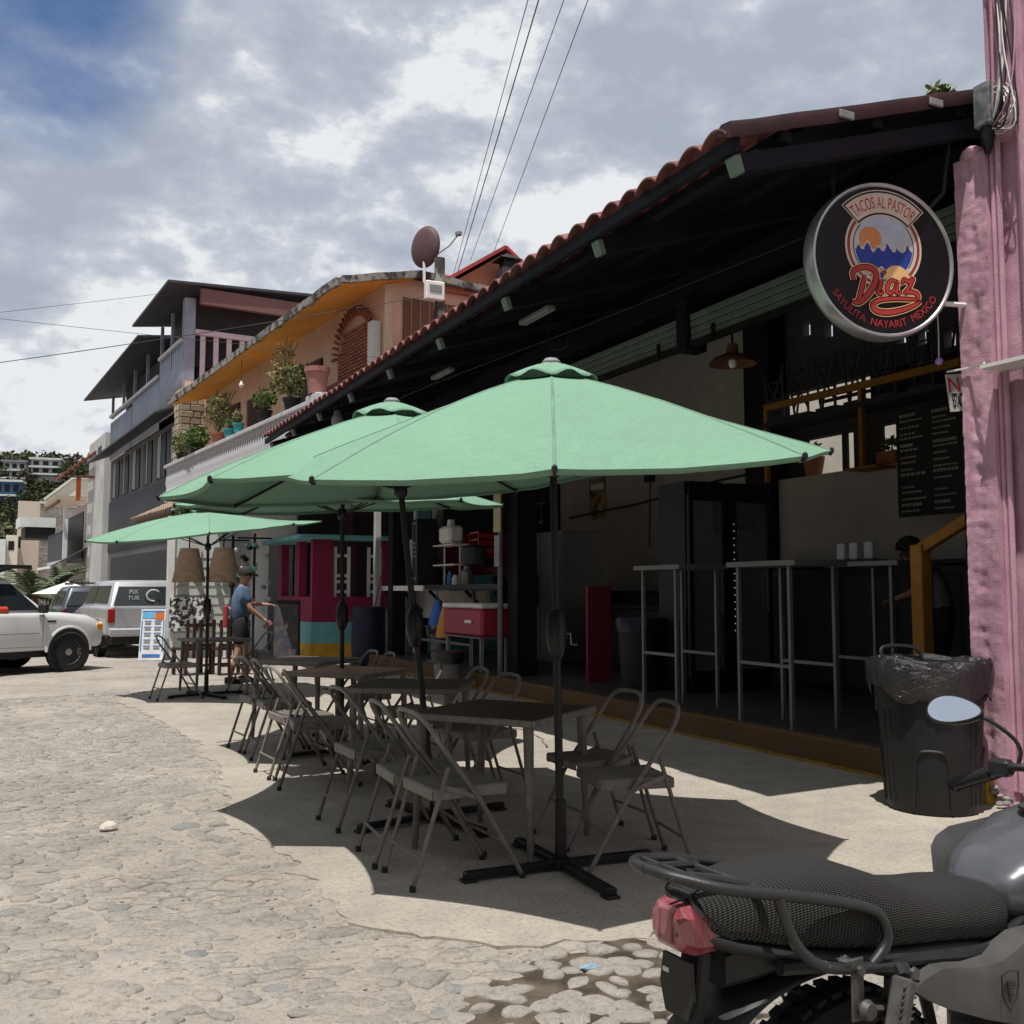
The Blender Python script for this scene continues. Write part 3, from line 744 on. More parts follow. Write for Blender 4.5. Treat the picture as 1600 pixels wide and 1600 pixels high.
t_ = text_mb('ESTACIONARSE', .06, .002, xs=.5); t_.xf(Matrix.Translation((-.02, -.06, .006)) @ Matrix.Diagonal((1, 2.4, 1, 1))); stuff(t_.obj('lettering', m_black, ns))

# ------------------------------------------------------------------ pink building on the right
m_pink = mat('pink_stucco', (0.53, 0.295, 0.385), 0.92, var=0.14, vscale=4, bump=1.0, bscale=75, col2=(0.60, 0.36, 0.45), coords='World', spec=0.2)
nt = m_pink.node_tree; pbp = pnode(m_pink); src = pbp.inputs['Base Color'].links[0].from_socket
gp = nt.nodes.new('ShaderNodeNewGeometry')
def pn_(scale, stretch, lo, hi, a, b):
    mp_ = nt.nodes.new('ShaderNodeMapping'); nt.links.new(gp.outputs['Position'], mp_.inputs[0]); mp_.inputs['Scale'].default_value = stretch
    q = nt.nodes.new('ShaderNodeTexNoise'); q.inputs['Scale'].default_value = scale; q.inputs['Detail'].default_value = 8; q.inputs['Roughness'].default_value = .65; nt.links.new(mp_.outputs[0], q.inputs['Vector'])
    r_ = nt.nodes.new('ShaderNodeMapRange'); nt.links.new(q.outputs['Fac'], r_.inputs[0]); r_.inputs[1].default_value = lo; r_.inputs[2].default_value = hi; r_.inputs[3].default_value = a; r_.inputs[4].default_value = b; return r_.outputs[0]
mg = nt.nodes.new('ShaderNodeMix'); mg.data_type = 'RGBA'; mg.blend_type = 'MULTIPLY'; mg.inputs[0].default_value = 1; nt.links.new(src, mg.inputs[6]); nt.links.new(pn_(5, (1, 1, .18), .32, .58, .62, 1.05), mg.inputs[7])
mc_ = nt.nodes.new('ShaderNodeMix'); mc_.data_type = 'RGBA'; nt.links.new(pn_(9, (1, 1, 1), .63, .68, 0, .85), mc_.inputs[0]); nt.links.new(mg.outputs[2], mc_.inputs[6]); mc_.inputs[7].default_value = (.42, .37, .36, 1); nt.links.new(mc_.outputs[2], pbp.inputs['Base Color'])
pk = thing('pink_building', 'pink stucco building front with rough pillar and conduits at right', 'building')
def rough_panel(name, x, y0, y1, z0, z1, depth, amp, rng, face='x', step=.03, hollow=0.0):
    ny, nzv = max(2, int((y1 - y0) / step)), max(2, int((z1 - z0) / step)); mb = MB(); 
    for j in range(nzv + 1):
        for i in range(ny + 1):
            y = y0 + (y1 - y0) * i / ny; z = z0 + (z1 - z0) * j / nzv
            d = amp * (.7 * nz(y, z, rng, 2.2) + .45 * nz(y, z, rng + 3, 9) + .5 * nz(y, z, rng + 7, 26))
            if hollow:
                t = (y - (y0 + y1) / 2 - .04 * nz(0, z, rng, 2.5)) / (.035 + .02 * nz(1, z, rng, 3)); 
                d += hollow * math.exp(-t * t) * max(0, .3 + nz(2, z, rng, 4.5) + .5 * nz(5, z, rng, 13))
            mb.v.append((x + d, y, z))
    for j in range(nzv):
        for i in range(ny): mb.f.append((j * (ny + 1) + i, j * (ny + 1) + i + 1, (j + 1) * (ny + 1) + i + 1, (j + 1) * (ny + 1) + i))
    o0 = len(mb.v); rim = [i for i in range(ny + 1)] + [j * (ny + 1) + ny for j in range(1, nzv + 1)] + [nzv * (ny + 1) + i for i in range(ny - 1, -1, -1)] + [j * (ny + 1) for j in range(nzv - 1, 0, -1)]
    mb.v += [(x + depth, mb.v[i][1], mb.v[i][2]) for i in rim]; k = len(rim)
    mb.f += [(rim[i], rim[(i + 1) % k], o0 + (i + 1) % k, o0 + i) for i in range(k)]; mb.f.append(tuple(o0 + i for i in range(k)))
    return mb
rough_panel('pillar', 5.76, 4.55, 4.80, -.02, 4.40, .32, .012, 1, hollow=.035, step=.018).obj('pillar', m_pink, pk, True, 60)
rough_panel('wall', 5.88, 1.2, 4.545, -.02, 7.2, .3, .010, 5, step=.045).obj('wall', m_pink, pk, True, 60)
rough_panel('upper_pier', 5.80, 4.2, 4.50, 4.45, 7.5, .25, .012, 9, step=.025).obj('upper_pier', m_pink, pk, True, 60)
mb = MB(); rgp = random.Random(6)
for i in range(6): lump(mb, (5.84 + rgp.uniform(-.06, .08), 4.66 + rgp.uniform(-.09, .09), 4.40 + rgp.uniform(-.01, .03)), (.1, .09, .06), rgp, 9)
mb.obj('pillar_cap', m_pink, pk, True, 60)
for y_, r_, m_ in ((4.535, .016, m_pink), (4.49, .02, m_pink), (4.30, .034, m_pink)):
    MB().tube(spline([(5.80, y_, 7.2), (5.80, y_ - .01, 4.5), (5.81, y_, 2.0), (5.82, y_ + .01, .1)], 4), r_, 8).obj('conduit', m_, pk, True)
bx = b2('junction_box', mat('weathered_box', (.09, .10, .11), .5, var=.4, vscale=15, col2=(.2, .2, .2)), (5.66, 4.42, 4.52), (5.79, 4.55, 4.82), pk, .01)
MB().lathe([(.045, 0), (.05, -.06), (.03, -.14), (.02, -.18)], (5.72, 4.49, 4.52), 10).obj('cable_gland', m_black, pk, True)
rgp = random.Random(9)
for i in range(11):
    y0 = 4.36 + rgp.uniform(-.08, .06); pts = [(5.74, y0 - .02, 7.3)]; z = 6.3
    while z > 4.4: pts.append((5.72 + rgp.uniform(-.05, .03), y0 + rgp.uniform(-.05, .05), z)); z -= rgp.uniform(.3, .6)
    pts.append((5.72, 4.47 + rgp.uniform(-.04, .02), 4.5))
    MB().tube(spline(pts, 6), rgp.uniform(.004, .008), 5).obj('wire', (m_cable, m_white, m_pink)[i % 3], pk)
for i in range(7):
    a0 = rgp.uniform(0, 6); rr = rgp.uniform(.06, .13)
    MB().tube([(5.73 + .03 * math.sin(a * 2), 4.40 + rr * math.cos(a + a0), 4.62 + rr * 1.4 * math.sin(a + a0)) for a in [k * .5 for k in range(12)]], .004, 5).obj('wire_loop', m_white, pk)
b2('shade_board', m_white, (5.6, 3.6, 2.86), (5.86, 4.52, 2.885), pk)
MB().tube([(5.62, 4.5, 2.9), (5.74, 4.72, 2.92), (5.74, 4.9, 2.93)], .008, 5).obj('wire', m_white, pk)
b2('dark_window', m_black, (5.845, 3.2, 1.55), (5.88, 4.30, 2.8), pk)
for y_ in (3.5, 3.8, 4.1): MB().tube([(5.84, y_, 1.55), (5.84, y_, 2.8)], .01, 6).obj('window_bar', m_black, pk)
b2('yellow_base', mat('yellow_base_paint', (.45, .27, .03), .8, var=.3, vscale=12), (5.70, 4.66, -.01), (5.79, 4.82, .20), pk, .01)
mb = MB()
for i in range(16): lump(mb, (5.72 + rgp.uniform(-.05, .08), 4.5 + rgp.uniform(-.14, .14), .02 + rgp.uniform(0, .12)), (.03, .024, .02), rgp, 7)
stuff(mb.obj('broken_render', m_stone, pk, True, 35))

# ------------------------------------------------------------------ black rubbish bin with bag
m_bin = mat('black_bin_plastic', (0.012, 0.0125, 0.0135), 0.55, var=0.25, vscale=9, bump=0.12, bscale=90, spec=0.45)
m_bag = mat('black_bin_bag', (0.012, 0.012, 0.014), 0.14, var=0.2, spec=0.9, bump=1.0, bscale=6)
bn = thing('rubbish_bin', 'black plastic rubbish bin lined with a shiny bag beside the pink wall', 'bin', (5.30, 4.75, 0.0))
MB().lathe([(.255, .0), (.27, .006), (.278, .03), (.30, .3), (.318, .62), (.325, .70), (.338, .705), (.345, .9), (.352, .93), (.33, .93), (.30, .5), (.25, .05)], n=48).obj('tub', m_bin, bn, True, 35)
# raised arch on the side facing the street
cd = math.atan2(-4.75, -5.30)
def bin_pt(u, z, off=0.0):
    r = .278 + (.318 - .278) * min(1, (z - .03) / .59) + off; a = cd + u / r; return (r * math.cos(a), r * math.sin(a), z)
for off in (0, 1.6, -1.6):
    u0 = off * .32
    arch = [bin_pt(u0 - .115, .05, .004), bin_pt(u0 - .10, .3, .004), bin_pt(u0 - .085, .37, .004), bin_pt(u0 - .05, .40, .004), bin_pt(u0 + .05, .40, .004), bin_pt(u0 + .085, .37, .004), bin_pt(u0 + .10, .3, .004), bin_pt(u0 + .115, .05, .004)]
    MB().tube(spline(arch, 4), .012, 6).obj('moulded_arch', m_bin, bn, True)
for u0 in (.26, .31, -.26, -.31): MB().tube([bin_pt(u0, .06, .0), bin_pt(u0 * 1.05, .64, .0)], .010, 6).obj('moulded_rib', m_bin, bn, True)
mb = MB(); nb = 120; rings = []
for j, (r, z) in enumerate([(.30, .72), (.325, .90), (.345, .955), (.365, .965), (.378, .94), (.380, .88), (.374, .82), (.366, .765), (.362, .735)]):
    ring = []
    for k in range(nb):
        a = 2 * math.pi * k / nb; cx_, sy_ = math.cos(a), math.sin(a)
        fold = nz(cx_ * 2.6, sy_ * 2.6, j * .22, 1.5) * .6 + .35 * abs(nz(cx_ * 4, sy_ * 4, j * .3 + 3, 1.8))
        hang = (nz(cx_ * 2, sy_ * 2, 9, 1.4)) * .09 * max(0, j - 4) / 4
        ring.append(((r + .045 * fold * (j > 1)) * cx_, (r + .045 * fold * (j > 1)) * sy_, z + hang + .018 * nz(cx_ * 4, sy_ * 4, j * .3, 1.5)))
    rings.append(ring)
mb.loft(rings, cap=False); bag = mb.obj('bin_bag', m_bag, bn, True, 75)
sm = bag.modifiers.new('s', 'SOLIDIFY'); sm.thickness = .002
hd = [(.22, .25, .93), (.2, .27, 1.0), (.13, .33, 1.02), (.05, .37, 1.02), (-.02, .38, 1.0), (-.03, .36, .93)]
MB().tube(spline(hd, 4), .014, 6).obj('handle', m_bin, bn, True)

# ------------------------------------------------------------------ furniture
m_taupe = mat('taupe_metal', (0.165, 0.15, 0.135), 0.45, var=0.3, vscale=14, spec=0.4, rnd=.16)
m_ttop = mat('brown_table_top', (0.075, 0.05, 0.037), 0.5, var=0.3, vscale=4, stretch=(1, 9, 1), bump=.1, bscale=40)
m_ttop2 = mat('tan_table_top', (0.36, 0.20, 0.12), 0.45, var=0.2, vscale=4, stretch=(1, 9, 1))
m_pole = mat('black_umbrella_pole', (0.010, 0.010, 0.012), 0.4, var=0.2, spec=0.4)
m_foot = mat('rubber_foot', (0.02, 0.02, 0.02), 0.7)
def make_chair(label, group):
    t = thing('folding_chair', label, 'chair', group=group)
    s_ = MB(); s_.box((.02, 0, .452), (.40, .385, .018), ch=.008)
    seat = s_.obj('seat', m_taupe, t)
    sk = MB(); sk.box((.02, .188, .432), (.385, .010, .05), ch=.003); sk.box((.02, -.188, .432), (.385, .010, .05), ch=.003); sk.box((-.178, 0, .432), (.010, .366, .05), ch=.003); sk.box((.218, 0, .436), (.010, .366, .04), ch=.003)
    sk.obj('seat_skirt', m_taupe, seat)
    for sg_ in (-1, 1):
        MB().tube([(.29, sg_ * .215, .012), (.06, sg_ * .21, .40), (-.15, sg_ * .20, .68)], .0125, 8).obj('front_leg', m_taupe, t, True)
        MB().tube([(-.275, sg_ * .185, .012), (-.10, sg_ * .195, .56)], .0115, 8).obj('rear_leg', m_taupe, t, True)
        MB().bar((-.13, sg_ * .2, .47), (.04, sg_ * .205, .41), .006, .022).obj('hinge_link', m_taupe, t)
        for x_ in (.29, -.275): MB().lathe([(.016, 0), (.017, .02), (.013, .03)], (x_, sg_ * (.215 if x_ > 0 else .185), 0), 8).obj('foot', m_foot, t, True)
    tb = spline([(-.15, -.20, .68), (-.195, -.19, .75), (-.225, -.14, .80), (-.235, -.07, .815), (-.235, .07, .815), (-.225, .14, .80), (-.195, .19, .75), (-.15, .20, .68)], 4)
    MB().tube(tb, .0125, 8).obj('back_tube', m_taupe, t, True)
    MB().tube([(-.24, -.187, .15), (-.24, .187, .15)], .008, 8).obj('stretcher', m_taupe, t, True)
    MB().tube([(.18, -.212, .19), (.18, .212, .19)], .008, 8).obj('stretcher', m_taupe, t, True)
    return t
CG = 'taupe folding chairs around the umbrella tables'
ch_spots = [  # x, y, heading in degrees, label
    (1.92, 4.70, 2, 'taupe folding chair nearest the camera on the street side of the front table'),
    (1.90, 5.12, -4, 'taupe folding chair second from the camera on the street side'),
    (1.92, 5.97, 3, 'taupe folding chair third from the camera on the street side'),
    (1.92, 7.30, -8, 'sunlit taupe folding chair with bright seat, fourth on the street side'),
    (1.90, 7.77, 4, 'sunlit folding chair fifth from the camera on the street side'),
    (1.97, 8.66, -2, 'folding chair sixth from the camera on the street side'),
    (1.93, 9.12, 5, 'folding chair seventh from the camera on the street side'),
    (2.83, 4.50, 168, 'taupe folding chair nearest the camera on the restaurant side'),
    (2.95, 5.04, 178, 'taupe folding chair second from the camera on the restaurant side'),
    (2.82, 6.36, 183, 'folding chair third on the restaurant side, beside the second table'),
    (2.86, 6.98, 176, 'folding chair fourth on the restaurant side, beside the second table'),
    (2.78, 7.72, 185, 'folding chair with a sunlit top, fifth on the restaurant side'),
    (2.84, 9.02, 178, 'folding chair sixth on the restaurant side by the dark far table'),
    (2.80, 9.42, 182, 'folding chair seventh on the restaurant side by the dark far table'),
    (1.74, 13.72, 8, 'folding chair on the left of the farthest umbrella table'),
    (2.84, 14.28, 188, 'folding chair on the right of the farthest umbrella table'),
]
ch0 = None
for (x, y, a, lb) in ch_spots:
    if ch0 is None:
        ch0 = make_chair(lb, CG); ch0.location = (x, y, 0); ch0.rotation_euler.z = R(a)
    else: dup(ch0, (x, y, 0), R(a), lb, CG)
def make_table(label, group, top, s=.80):
    t = thing('square_table', label, 'table', group=group)
    b = MB(); b.box((0, 0, .722), (s - .03, s - .03, .020)); tp = b.obj('table_top', top, t)
    e = MB(); h = s / 2
    for (c_, d_) in (((0, h - .008, .716), (s, .016, .036)), ((0, -h + .008, .716), (s, .016, .036)), ((h - .008, 0, .716), (.016, s - .034, .036)), ((-h + .008, 0, .716), (.016, s - .034, .036))): e.box(c_, d_, ch=.005)
    e.obj('table_edge', m_taupe, tp)
    for sx in (-1, 1):
        for sy_ in (-1, 1):
            MB().tube([(sx * (h - .07), sy_ * (h - .07), .705), (sx * (h - .045), sy_ * (h - .045), .0)], [.029, .017], 12).obj('leg', m_taupe, t, True)
    return t
TG = 'square tables on the pavement'
t_spots = [(2.43, 5.17, 36, m_ttop, 'dark brown square table nearest the camera under the front umbrella'),
           (2.50, 6.87, -33, m_ttop, 'dark square table second from the camera, by the second umbrella pole'),
           (2.45, 8.28, 40, m_ttop2, 'sunlit tan square table third from the camera'),
           (2.45, 9.75, 44, m_ttop, 'dark square table fourth from the camera, in front of the pink kiosk'),
           (2.35, 14.55, 10, m_ttop, 'farthest square table standing alone under the far umbrella')]
tb0 = {}
for (x, y, a, m_, lb) in t_spots:
    if m_.name not in tb0:
        t = make_table(lb, TG, m_); tb0[m_.name] = t; t.location = (x, y, 0); t.rotation_euler.z = R(a)
    else: dup(tb0[m_.name], (x, y, 0), R(a), lb, TG)

# umbrellas
m_canopy = mat('mint_canopy', (0.182, 0.325, 0.235), 0.85, var=0.07, vscale=.9, bump=0.45, bscale=3, spec=0.15)
m_seam = mat('mint_seam', (0.15, 0.28, 0.195), 0.85, var=.2, vscale=8)
def make_umbrella(label, base, apex, R0, rimz, a0, gF=0.0, gR=0.0, crank=1.15, seed=0):
    """base: pole foot on the ground; apex: canopy centre above; rim radius R0 at height rimz"""
    t = thing('market_umbrella', label, 'umbrella', (base[0], base[1], 0), group='mint green market umbrellas')
    ax, ay, az_ = apex[0] - base[0], apex[1] - base[1], apex[2]
    P0, P1 = Vector((0, 0, .05)), Vector((ax, ay, az_ + .01))
    MB().tube([P0, P0.lerp(P1, .45), P1], [.021, .020, .018], 12).obj('pole', m_pole, t, True)
    cb = P0.lerp(P1, crank / az_)
    ck = MB(); ck.lathe([(.022, -.13), (.04, -.10), (.052, -.05), (.055, .02), (.045, .09), (.024, .12)], tuple(cb), 16); ck_ = ck.obj('crank_housing', m_pole, t, True)
    d = Vector((math.cos(a0 + 1.2), math.sin(a0 + 1.2), 0))
    MB().tube([cb, cb + d * .075, cb + d * .08 + Vector((0, 0, -.055)), cb + d * .11 + Vector((0, 0, -.055))], .006, 6).obj('crank_handle', m_steel, ck_, True)
    # cross base
    cbm = MB(); oa = a0 + .45
    for k in range(4):
        a = oa + k * math.pi / 2; e = Vector((math.cos(a), math.sin(a), 0)) * .52
        cbm.bar((e.x * .06, e.y * .06, .035), (e.x, e.y, .03), .055, .035, ch=.005)
    bs = cbm.obj('base_cross', m_pole, t)
    for k in range(4):
        a = oa + k * math.pi / 2; MB().box((math.cos(a) * .5, math.sin(a) * .5, .007), (.07, .07, .014), rz=a, ch=.003).obj('base_pad', m_foot, bs)
    MB().lathe([(.05, .02), (.048, .06), (.03, .07), (.028, .34), (.025, .35)], n=14).obj('base_sleeve', m_pole, t, True)
    # canopy: eight panels with sagging hems; fabric pulled between ribs
    n_r, n_a = 9, 8; tilt = Vector((ax, ay, 0)) * 0.0
    rgc = random.Random(seed); mb = MB(); NA = 8 * n_a
    rad_j = [R0 * rgc.uniform(.975, 1.02) for _ in range(8)]; zj = [rgc.uniform(-.025, .02) for _ in range(8)]
    r_in = .16
    def cpt(i, k, off=0.0):
        s = i / n_r; p, q = divmod(k, n_a); f = q / n_a; a1, a2 = a0 + p * math.pi / 4, a0 + (p + 1) * math.pi / 4
        ra, rb = r_in + (rad_j[p % 8] - r_in) * s, r_in + (rad_j[(p + 1) % 8] - r_in) * s
        A = Vector((ra * math.cos(a1), ra * math.sin(a1), 0)); B = Vector((rb * math.cos(a2), rb * math.sin(a2), 0))
        w = A.lerp(B, f); sagin = .045 * s * s * (1 - (2 * f - 1) ** 2); w *= (1 - sagin)
        top = az_ - .075
        rz_ = rimz + zj[p % 8] * (1 - f) + zj[(p + 1) % 8] * f
        hh = top + (rz_ - top) * (s ** 1.06)
        hh -= .035 * s * (1 - (2 * f - 1) ** 2) * (1 - s * .45)
        hh += s * ((-.433 * w.x - .901 * w.y) * -gF + (.901 * w.x - .433 * w.y) * gR) / R0
        hh += .008 * s * nz(w.x * 3 + seed, w.y * 3, 0, 1.3)
        return Vector((ax + w.x, ay + w.y, hh + off))
    for i in range(n_r + 1):
        for k in range(NA): mb.v.append(tuple(cpt(i, k)))
    hem = [cpt(n_r, k) for k in range(NA)]
    mb.v += [(p.x - (p.x - ax) * .012, p.y - (p.y - ay) * .012, p.z - .022) for p in hem]
    for i in range(n_r + 1):
        for k in range(NA): mb.f.append((i * NA + k, i * NA + (k + 1) % NA, (i + 1) * NA + (k + 1) % NA, (i + 1) * NA + k))
    cn = mb.obj('canopy', m_canopy, t, True, 22)
    so = cn.modifiers.new('s', 'SOLIDIFY'); so.thickness = .003
    # seams over the ribs
    for p in range(8):
        sm_r = []
        for i in range(n_r + 1):
            q0 = cpt(i, p * n_a, .0035); d_ = Vector((-(q0.y - ay), q0.x - ax, 0)).normalized() * .007; sm_r.append([q0 - d_ - Vector((0, 0, .004)), q0 - d_ * .4, q0 + d_ * .4, q0 + d_ - Vector((0, 0, .004))])
        MB().loft(sm_r, closed=False).obj('seam', m_seam, cn)
        tip = cpt(n_r, p * n_a); MB().lathe([(.004, -.02), (.012, -.012), (.012, .008), (.004, .016)], tuple(tip), 7).obj('rib_tip', m_pole, t, True)
    # vent cap with wavy hem
    mb = MB(); m2 = 64; rings = []
    for (r, dz) in ((.035, .022), (.08, .012), (.14, -.010), (.20, -.036), (.245, -.056)):
        rings.append([(ax + r * math.cos(a := a0 + 2 * math.pi * k / m2), ay + r * math.sin(a), az_ + dz - (.022 * (r / .235) ** 2 * (math.cos(8 * (a - a0)) * .5 + .5) - .012 * nz(math.cos(a) * 4, math.sin(a) * 4, seed) * r / .2)) for k in range(m2)])
    mb.loft(rings, cap=False); vc = mb.obj('vent_cap', m_canopy, t, True, 40); so = vc.modifiers.new('s', 'SOLIDIFY'); so.thickness = .003
    MB().lathe([(.05, .012), (.052, .03), (.04, .04), (.034, .048), (.012, .052)], (ax, ay, az_), 14).obj('finial', m_grey, t, True)
    # frame under the canopy
    hub = Vector((ax * .98, ay * .98, az_ - .11)); run = P0.lerp(P1, (az_ - .55) / az_)
    MB().lathe([(.03, -.04), (.045, -.03), (.045, .03), (.03, .04)], tuple(hub), 12).obj('hub', m_pole, t, True)
    MB().lathe([(.026, -.05), (.042, -.03), (.042, .03), (.026, .05)], tuple(run), 12).obj('runner', m_pole, t, True)
    for p in range(8):
        e = cpt(n_r, p * n_a, -.02); mid = hub.lerp(e, .5)
        rb = MB(); rb.bar(hub, e, .012, .016); rib = rb.obj('rib', m_pole, t)
        MB().bar(run, mid, .010, .012).obj('strut', m_pole, rib)
    return t
um = [('mint green umbrella in front, largest canopy, beside the black motorbike', (2.45, 4.53), (2.43, 4.58, 2.57), 1.46, 2.06, R(-117.5), .20, .06),
      ('second mint green umbrella with a leaning pole behind the front one', (2.27, 5.82), (2.01, 5.93, 2.56), 1.42, 2.07, R(-104), .06, .10),
      ('third mint green umbrella, low canopy in front of the pink kiosk', (2.46, 8.50), (2.43, 8.50, 2.6), 1.42, 2.15, R(-110), .06, .02),
      ('farthest mint green umbrella over the single table on the left', (2.15, 13.87), (2.12, 13.85, 2.52), 1.50, 2.22, R(-98), .18, .11)]
for i, u in enumerate(um): make_umbrella(*u, seed=i * 5)
# ------------------------------------------------------------------ houses along the street
m_orange = mat('orange_soffit', (0.74, 0.34, 0.06), 0.85, var=0.14, vscale=1.6, bump=.15, bscale=30)
m_peach = mat('peach_plaster', (0.62, 0.41, 0.29), 0.9, var=0.14, vscale=1.5, bump=.2, bscale=30)
m_edge = mat('mossy_concrete_edge', (0.30, 0.28, 0.25), 0.9, var=0.2, vscale=3.5, col2=(0.06, 0.055, 0.05), edge=(.47, .56))
m_brick = mat('arch_brick', (0.25, 0.095, 0.06), 0.9, var=0.25, vscale=8, bump=.4, bscale=40, rnd=.18)
m_bal = mat('grey_balustrade', (0.46, 0.46, 0.48), 0.85, var=0.12, vscale=4)
m_clay = mat('old_clay_tile', (0.22, 0.15, 0.105), 0.9, var=0.3, vscale=5, col2=(0.34, 0.27, 0.21), bump=.4, bscale=30)
m_shut = mat('brown_shutter', (0.16, 0.075, 0.045), 0.7, var=0.2, vscale=6)
m_tin = mat('grey_tin', (0.24, 0.26, 0.31), 0.5, 0.25, var=0.16, vscale=2.5)
m_tin2 = mat('dark_tin', (0.045, 0.045, 0.055), 0.6, var=0.25, vscale=3)
m_greyw = mat('grey_wall', (0.115, 0.115, 0.125), 0.85, var=0.12, vscale=1.5)
m_gwhite = mat('greenish_white_wall', (0.60, 0.63, 0.60), 0.85, var=0.1, vscale=1.3)
m_ston = mat('pale_block_stone', (0.36, 0.30, 0.225), 0.92, var=0.2, vscale=7, bump=.6, bscale=30, rnd=.2)
m_redroof = mat('bright_red_roof', (0.40, 0.06, 0.05), 0.7, var=0.15, vscale=3)
m_leaf = mat('leaf_green', (.10, .15, .035), .6)
m_leaf2 = mat('olive_leaf', (0.15, 0.155, 0.055), 0.6, var=.3, vscale=9)
m_pinkpot = mat('pink_clay_pot', (0.36, 0.17, 0.145), 0.85, var=0.12, vscale=6)
m_terra = mat('terracotta_pot', (0.40, 0.16, 0.085), 0.85, var=0.12, vscale=6)
m_black = MATS['black_paint']
oh = thing('orange_house', 'two-storey orange house with balustraded balcony and broad orange eave', 'house', (5.0, 18.4, 0), R(6.2))
def part(name, m, lo, hi, p, ch=0.0): return b2(name, m, lo, hi, p, ch)
part('ground_floor_wall', m_gwhite, (.75, 3.5, -.1), (6, 13.2, 4.0), oh)
part('balcony_slab', m_bal, (-.05, 0, 4.05), (1.4, 13.2, 4.22), oh)
part('back_wall', m_peach, (1.08, 0, 4.22), (1.3, 13.2, 7.45), oh)
sw = part('side_wall', m_peach, (1.08, -.12, 4.22), (5.5, 0, 7.6), oh)
part('corner_pier', mat('sunlit_cream_plaster', (.58, .44, .30), .9), (1.05, -.16, 4.22), (1.22, -.121, 7.4), sw)
sh = part('shutter', m_shut, (1.45, -.16, 6.0), (2.7, -.125, 7.2), sw)
for i in range(6): MB().box((1.62 + i * .2, -.165, 6.6), (.02, .012, 1.2)).obj('shutter_slat', mat('shutter_strip', (.32, .2, .14), .7), sh)
# roof slab and soffit
mb = MB(); mb.add([(0, -.35, 7.15), (0, 13.0, 6.98), (1.6, 13.0, 7.42), (1.6, -.35, 7.55), (0, -.35, 7.18), (0, 13.0, 7.01), (1.6, 13.0, 7.45), (1.6, -.35, 7.58)], [(0, 1, 2, 3), (4, 7, 6, 5), (0, 4, 5, 1), (1, 5, 6, 2), (2, 6, 7, 3), (3, 7, 4, 0)])
mb.obj('soffit', m_orange, oh)
ed = MB(); rge = random.Random(3); rings = []
for i in range(60):
    y = -.36 + 13.4 * i / 59; z = 7.17 - .17 * (y / 13) + .02 * nz(y, 0, 0, 1.5)
    rings.append([(-.05, y, z - .02), (.05, y, z - .01), (.06, y, z + .13), (-.06 + .02 * nz(y, 1, 0, 3), y, z + .13)])
ed.loft(rings); ed.obj('roof_edge', m_edge, oh)
ed = MB(); rings = []
for i in range(24):
    x = .06 + 5.4 * i / 23; z = 7.2 + .40 * min(1, x / 1.7) - .05 * max(0, x - 1.7) + .015 * nz(x, 0, 2, 2)
    rings.append([(x, -.42, z - .02), (x, -.30, z - .02), (x, -.30, z + .12), (x, -.42, z + .12)])
ed.loft(rings); ed.obj('roof_edge', m_edge, oh)
mb = MB(); mb.add([(0.06, -.3, 7.30), (0.06, 13.0, 7.12), (3.2, 13, 8.1), (3.2, 1.4, 8.4), (1.4, -.3, 7.66), (5.6, -.3, 7.45)], [(0, 1, 2, 3, 4), (4, 3, 5)]); mb.obj('roof', m_redroof, oh)
mb = MB(); mb.prism([(2.2, 7.45), (5.2, 7.45), (3.7, 8.45)], -.25, 4.0, 'y'); mb.obj('gable', mat('gable_plaster', (.42, .17, .10), .9), oh)
mb = MB(); mb.bar((2.05, -.32, 7.47), (3.7, -.32, 8.58), .12, .07); mb.bar((3.7, -.32, 8.58), (5.35, -.32, 7.47), .12, .07); mb.obj('gable_trim', m_redroof, oh)
mb = MB()
for sgn in (-1, 1): mb.add([(3.7, -.3, 8.56), (3.7, 4, 8.56), (3.7 + sgn * 1.65, 4, 7.5), (3.7 + sgn * 1.65, -.3, 7.5)], [(0, 1, 2, 3)])
mb.obj('gable_roof', m_redroof, oh)
# brick arch niche on the balcony wall: single bricks in courses
ar = bpy.data.objects.new('brick_arch', MB().box((1.06, 1.25, 6.3), (.05, 1.5, .8)).mesh('brick_arch', m_brick)); C.objects.link(ar); ar.parent = oh
bk = MB().box((0, 0, 0), (.07, .21, .06), ch=.006).mesh('brick', m_brick)
for r_ in range(15):
    z = 5.75 + r_ * .075; half = .92 if z < 6.35 else .92 * math.sqrt(max(0, 1 - ((z - 6.35) / .72) ** 2))
    k = int(half * 2 / .225)
    for i in range(k):
        o = bpy.data.objects.new('brick', bk); C.objects.link(o); o.parent = ar; o.location = (1.03, 1.25 - half + .11 + i * .225 + (.1 if r_ % 2 else 0) * (i < k - 1), z)
for i in range(22):
    a = math.pi * i / 21; o = bpy.data.objects.new('brick', bk); C.objects.link(o); o.parent = ar
    o.location = (.98, 1.25 + 1.02 * math.cos(a), 6.35 + .82 * math.sin(a)); o.rotation_euler = (a, 0, 0)
part('niche_pier', m_bal, (.86, .2, 4.22), (1.08, 2.3, 5.72), oh); part('niche_sill', m_brick, (.82, .1, 5.68), (1.08, 2.4, 5.76), oh)
part('white_jamb', m_gwhite, (.88, .05, 5.76), (1.06, .28, 6.7), oh)
# windows with bars on the balcony wall
for (y0, y1, z0, z1) in ((3.2, 4.6, 5.6, 6.6), (7.6, 8.6, 5.8, 6.5), (9.4, 10.3, 5.2, 6.6)):
    w_ = part('window', m_black, (1.04, y0, z0), (1.08, y1, z1), oh)
    for i in range(7): MB().box((1.0, y0 + (y1 - y0) * (i + .5) / 7, (z0 + z1) / 2), (.02, .025, z1 - z0)).obj('window_bar', m_shut, w_)
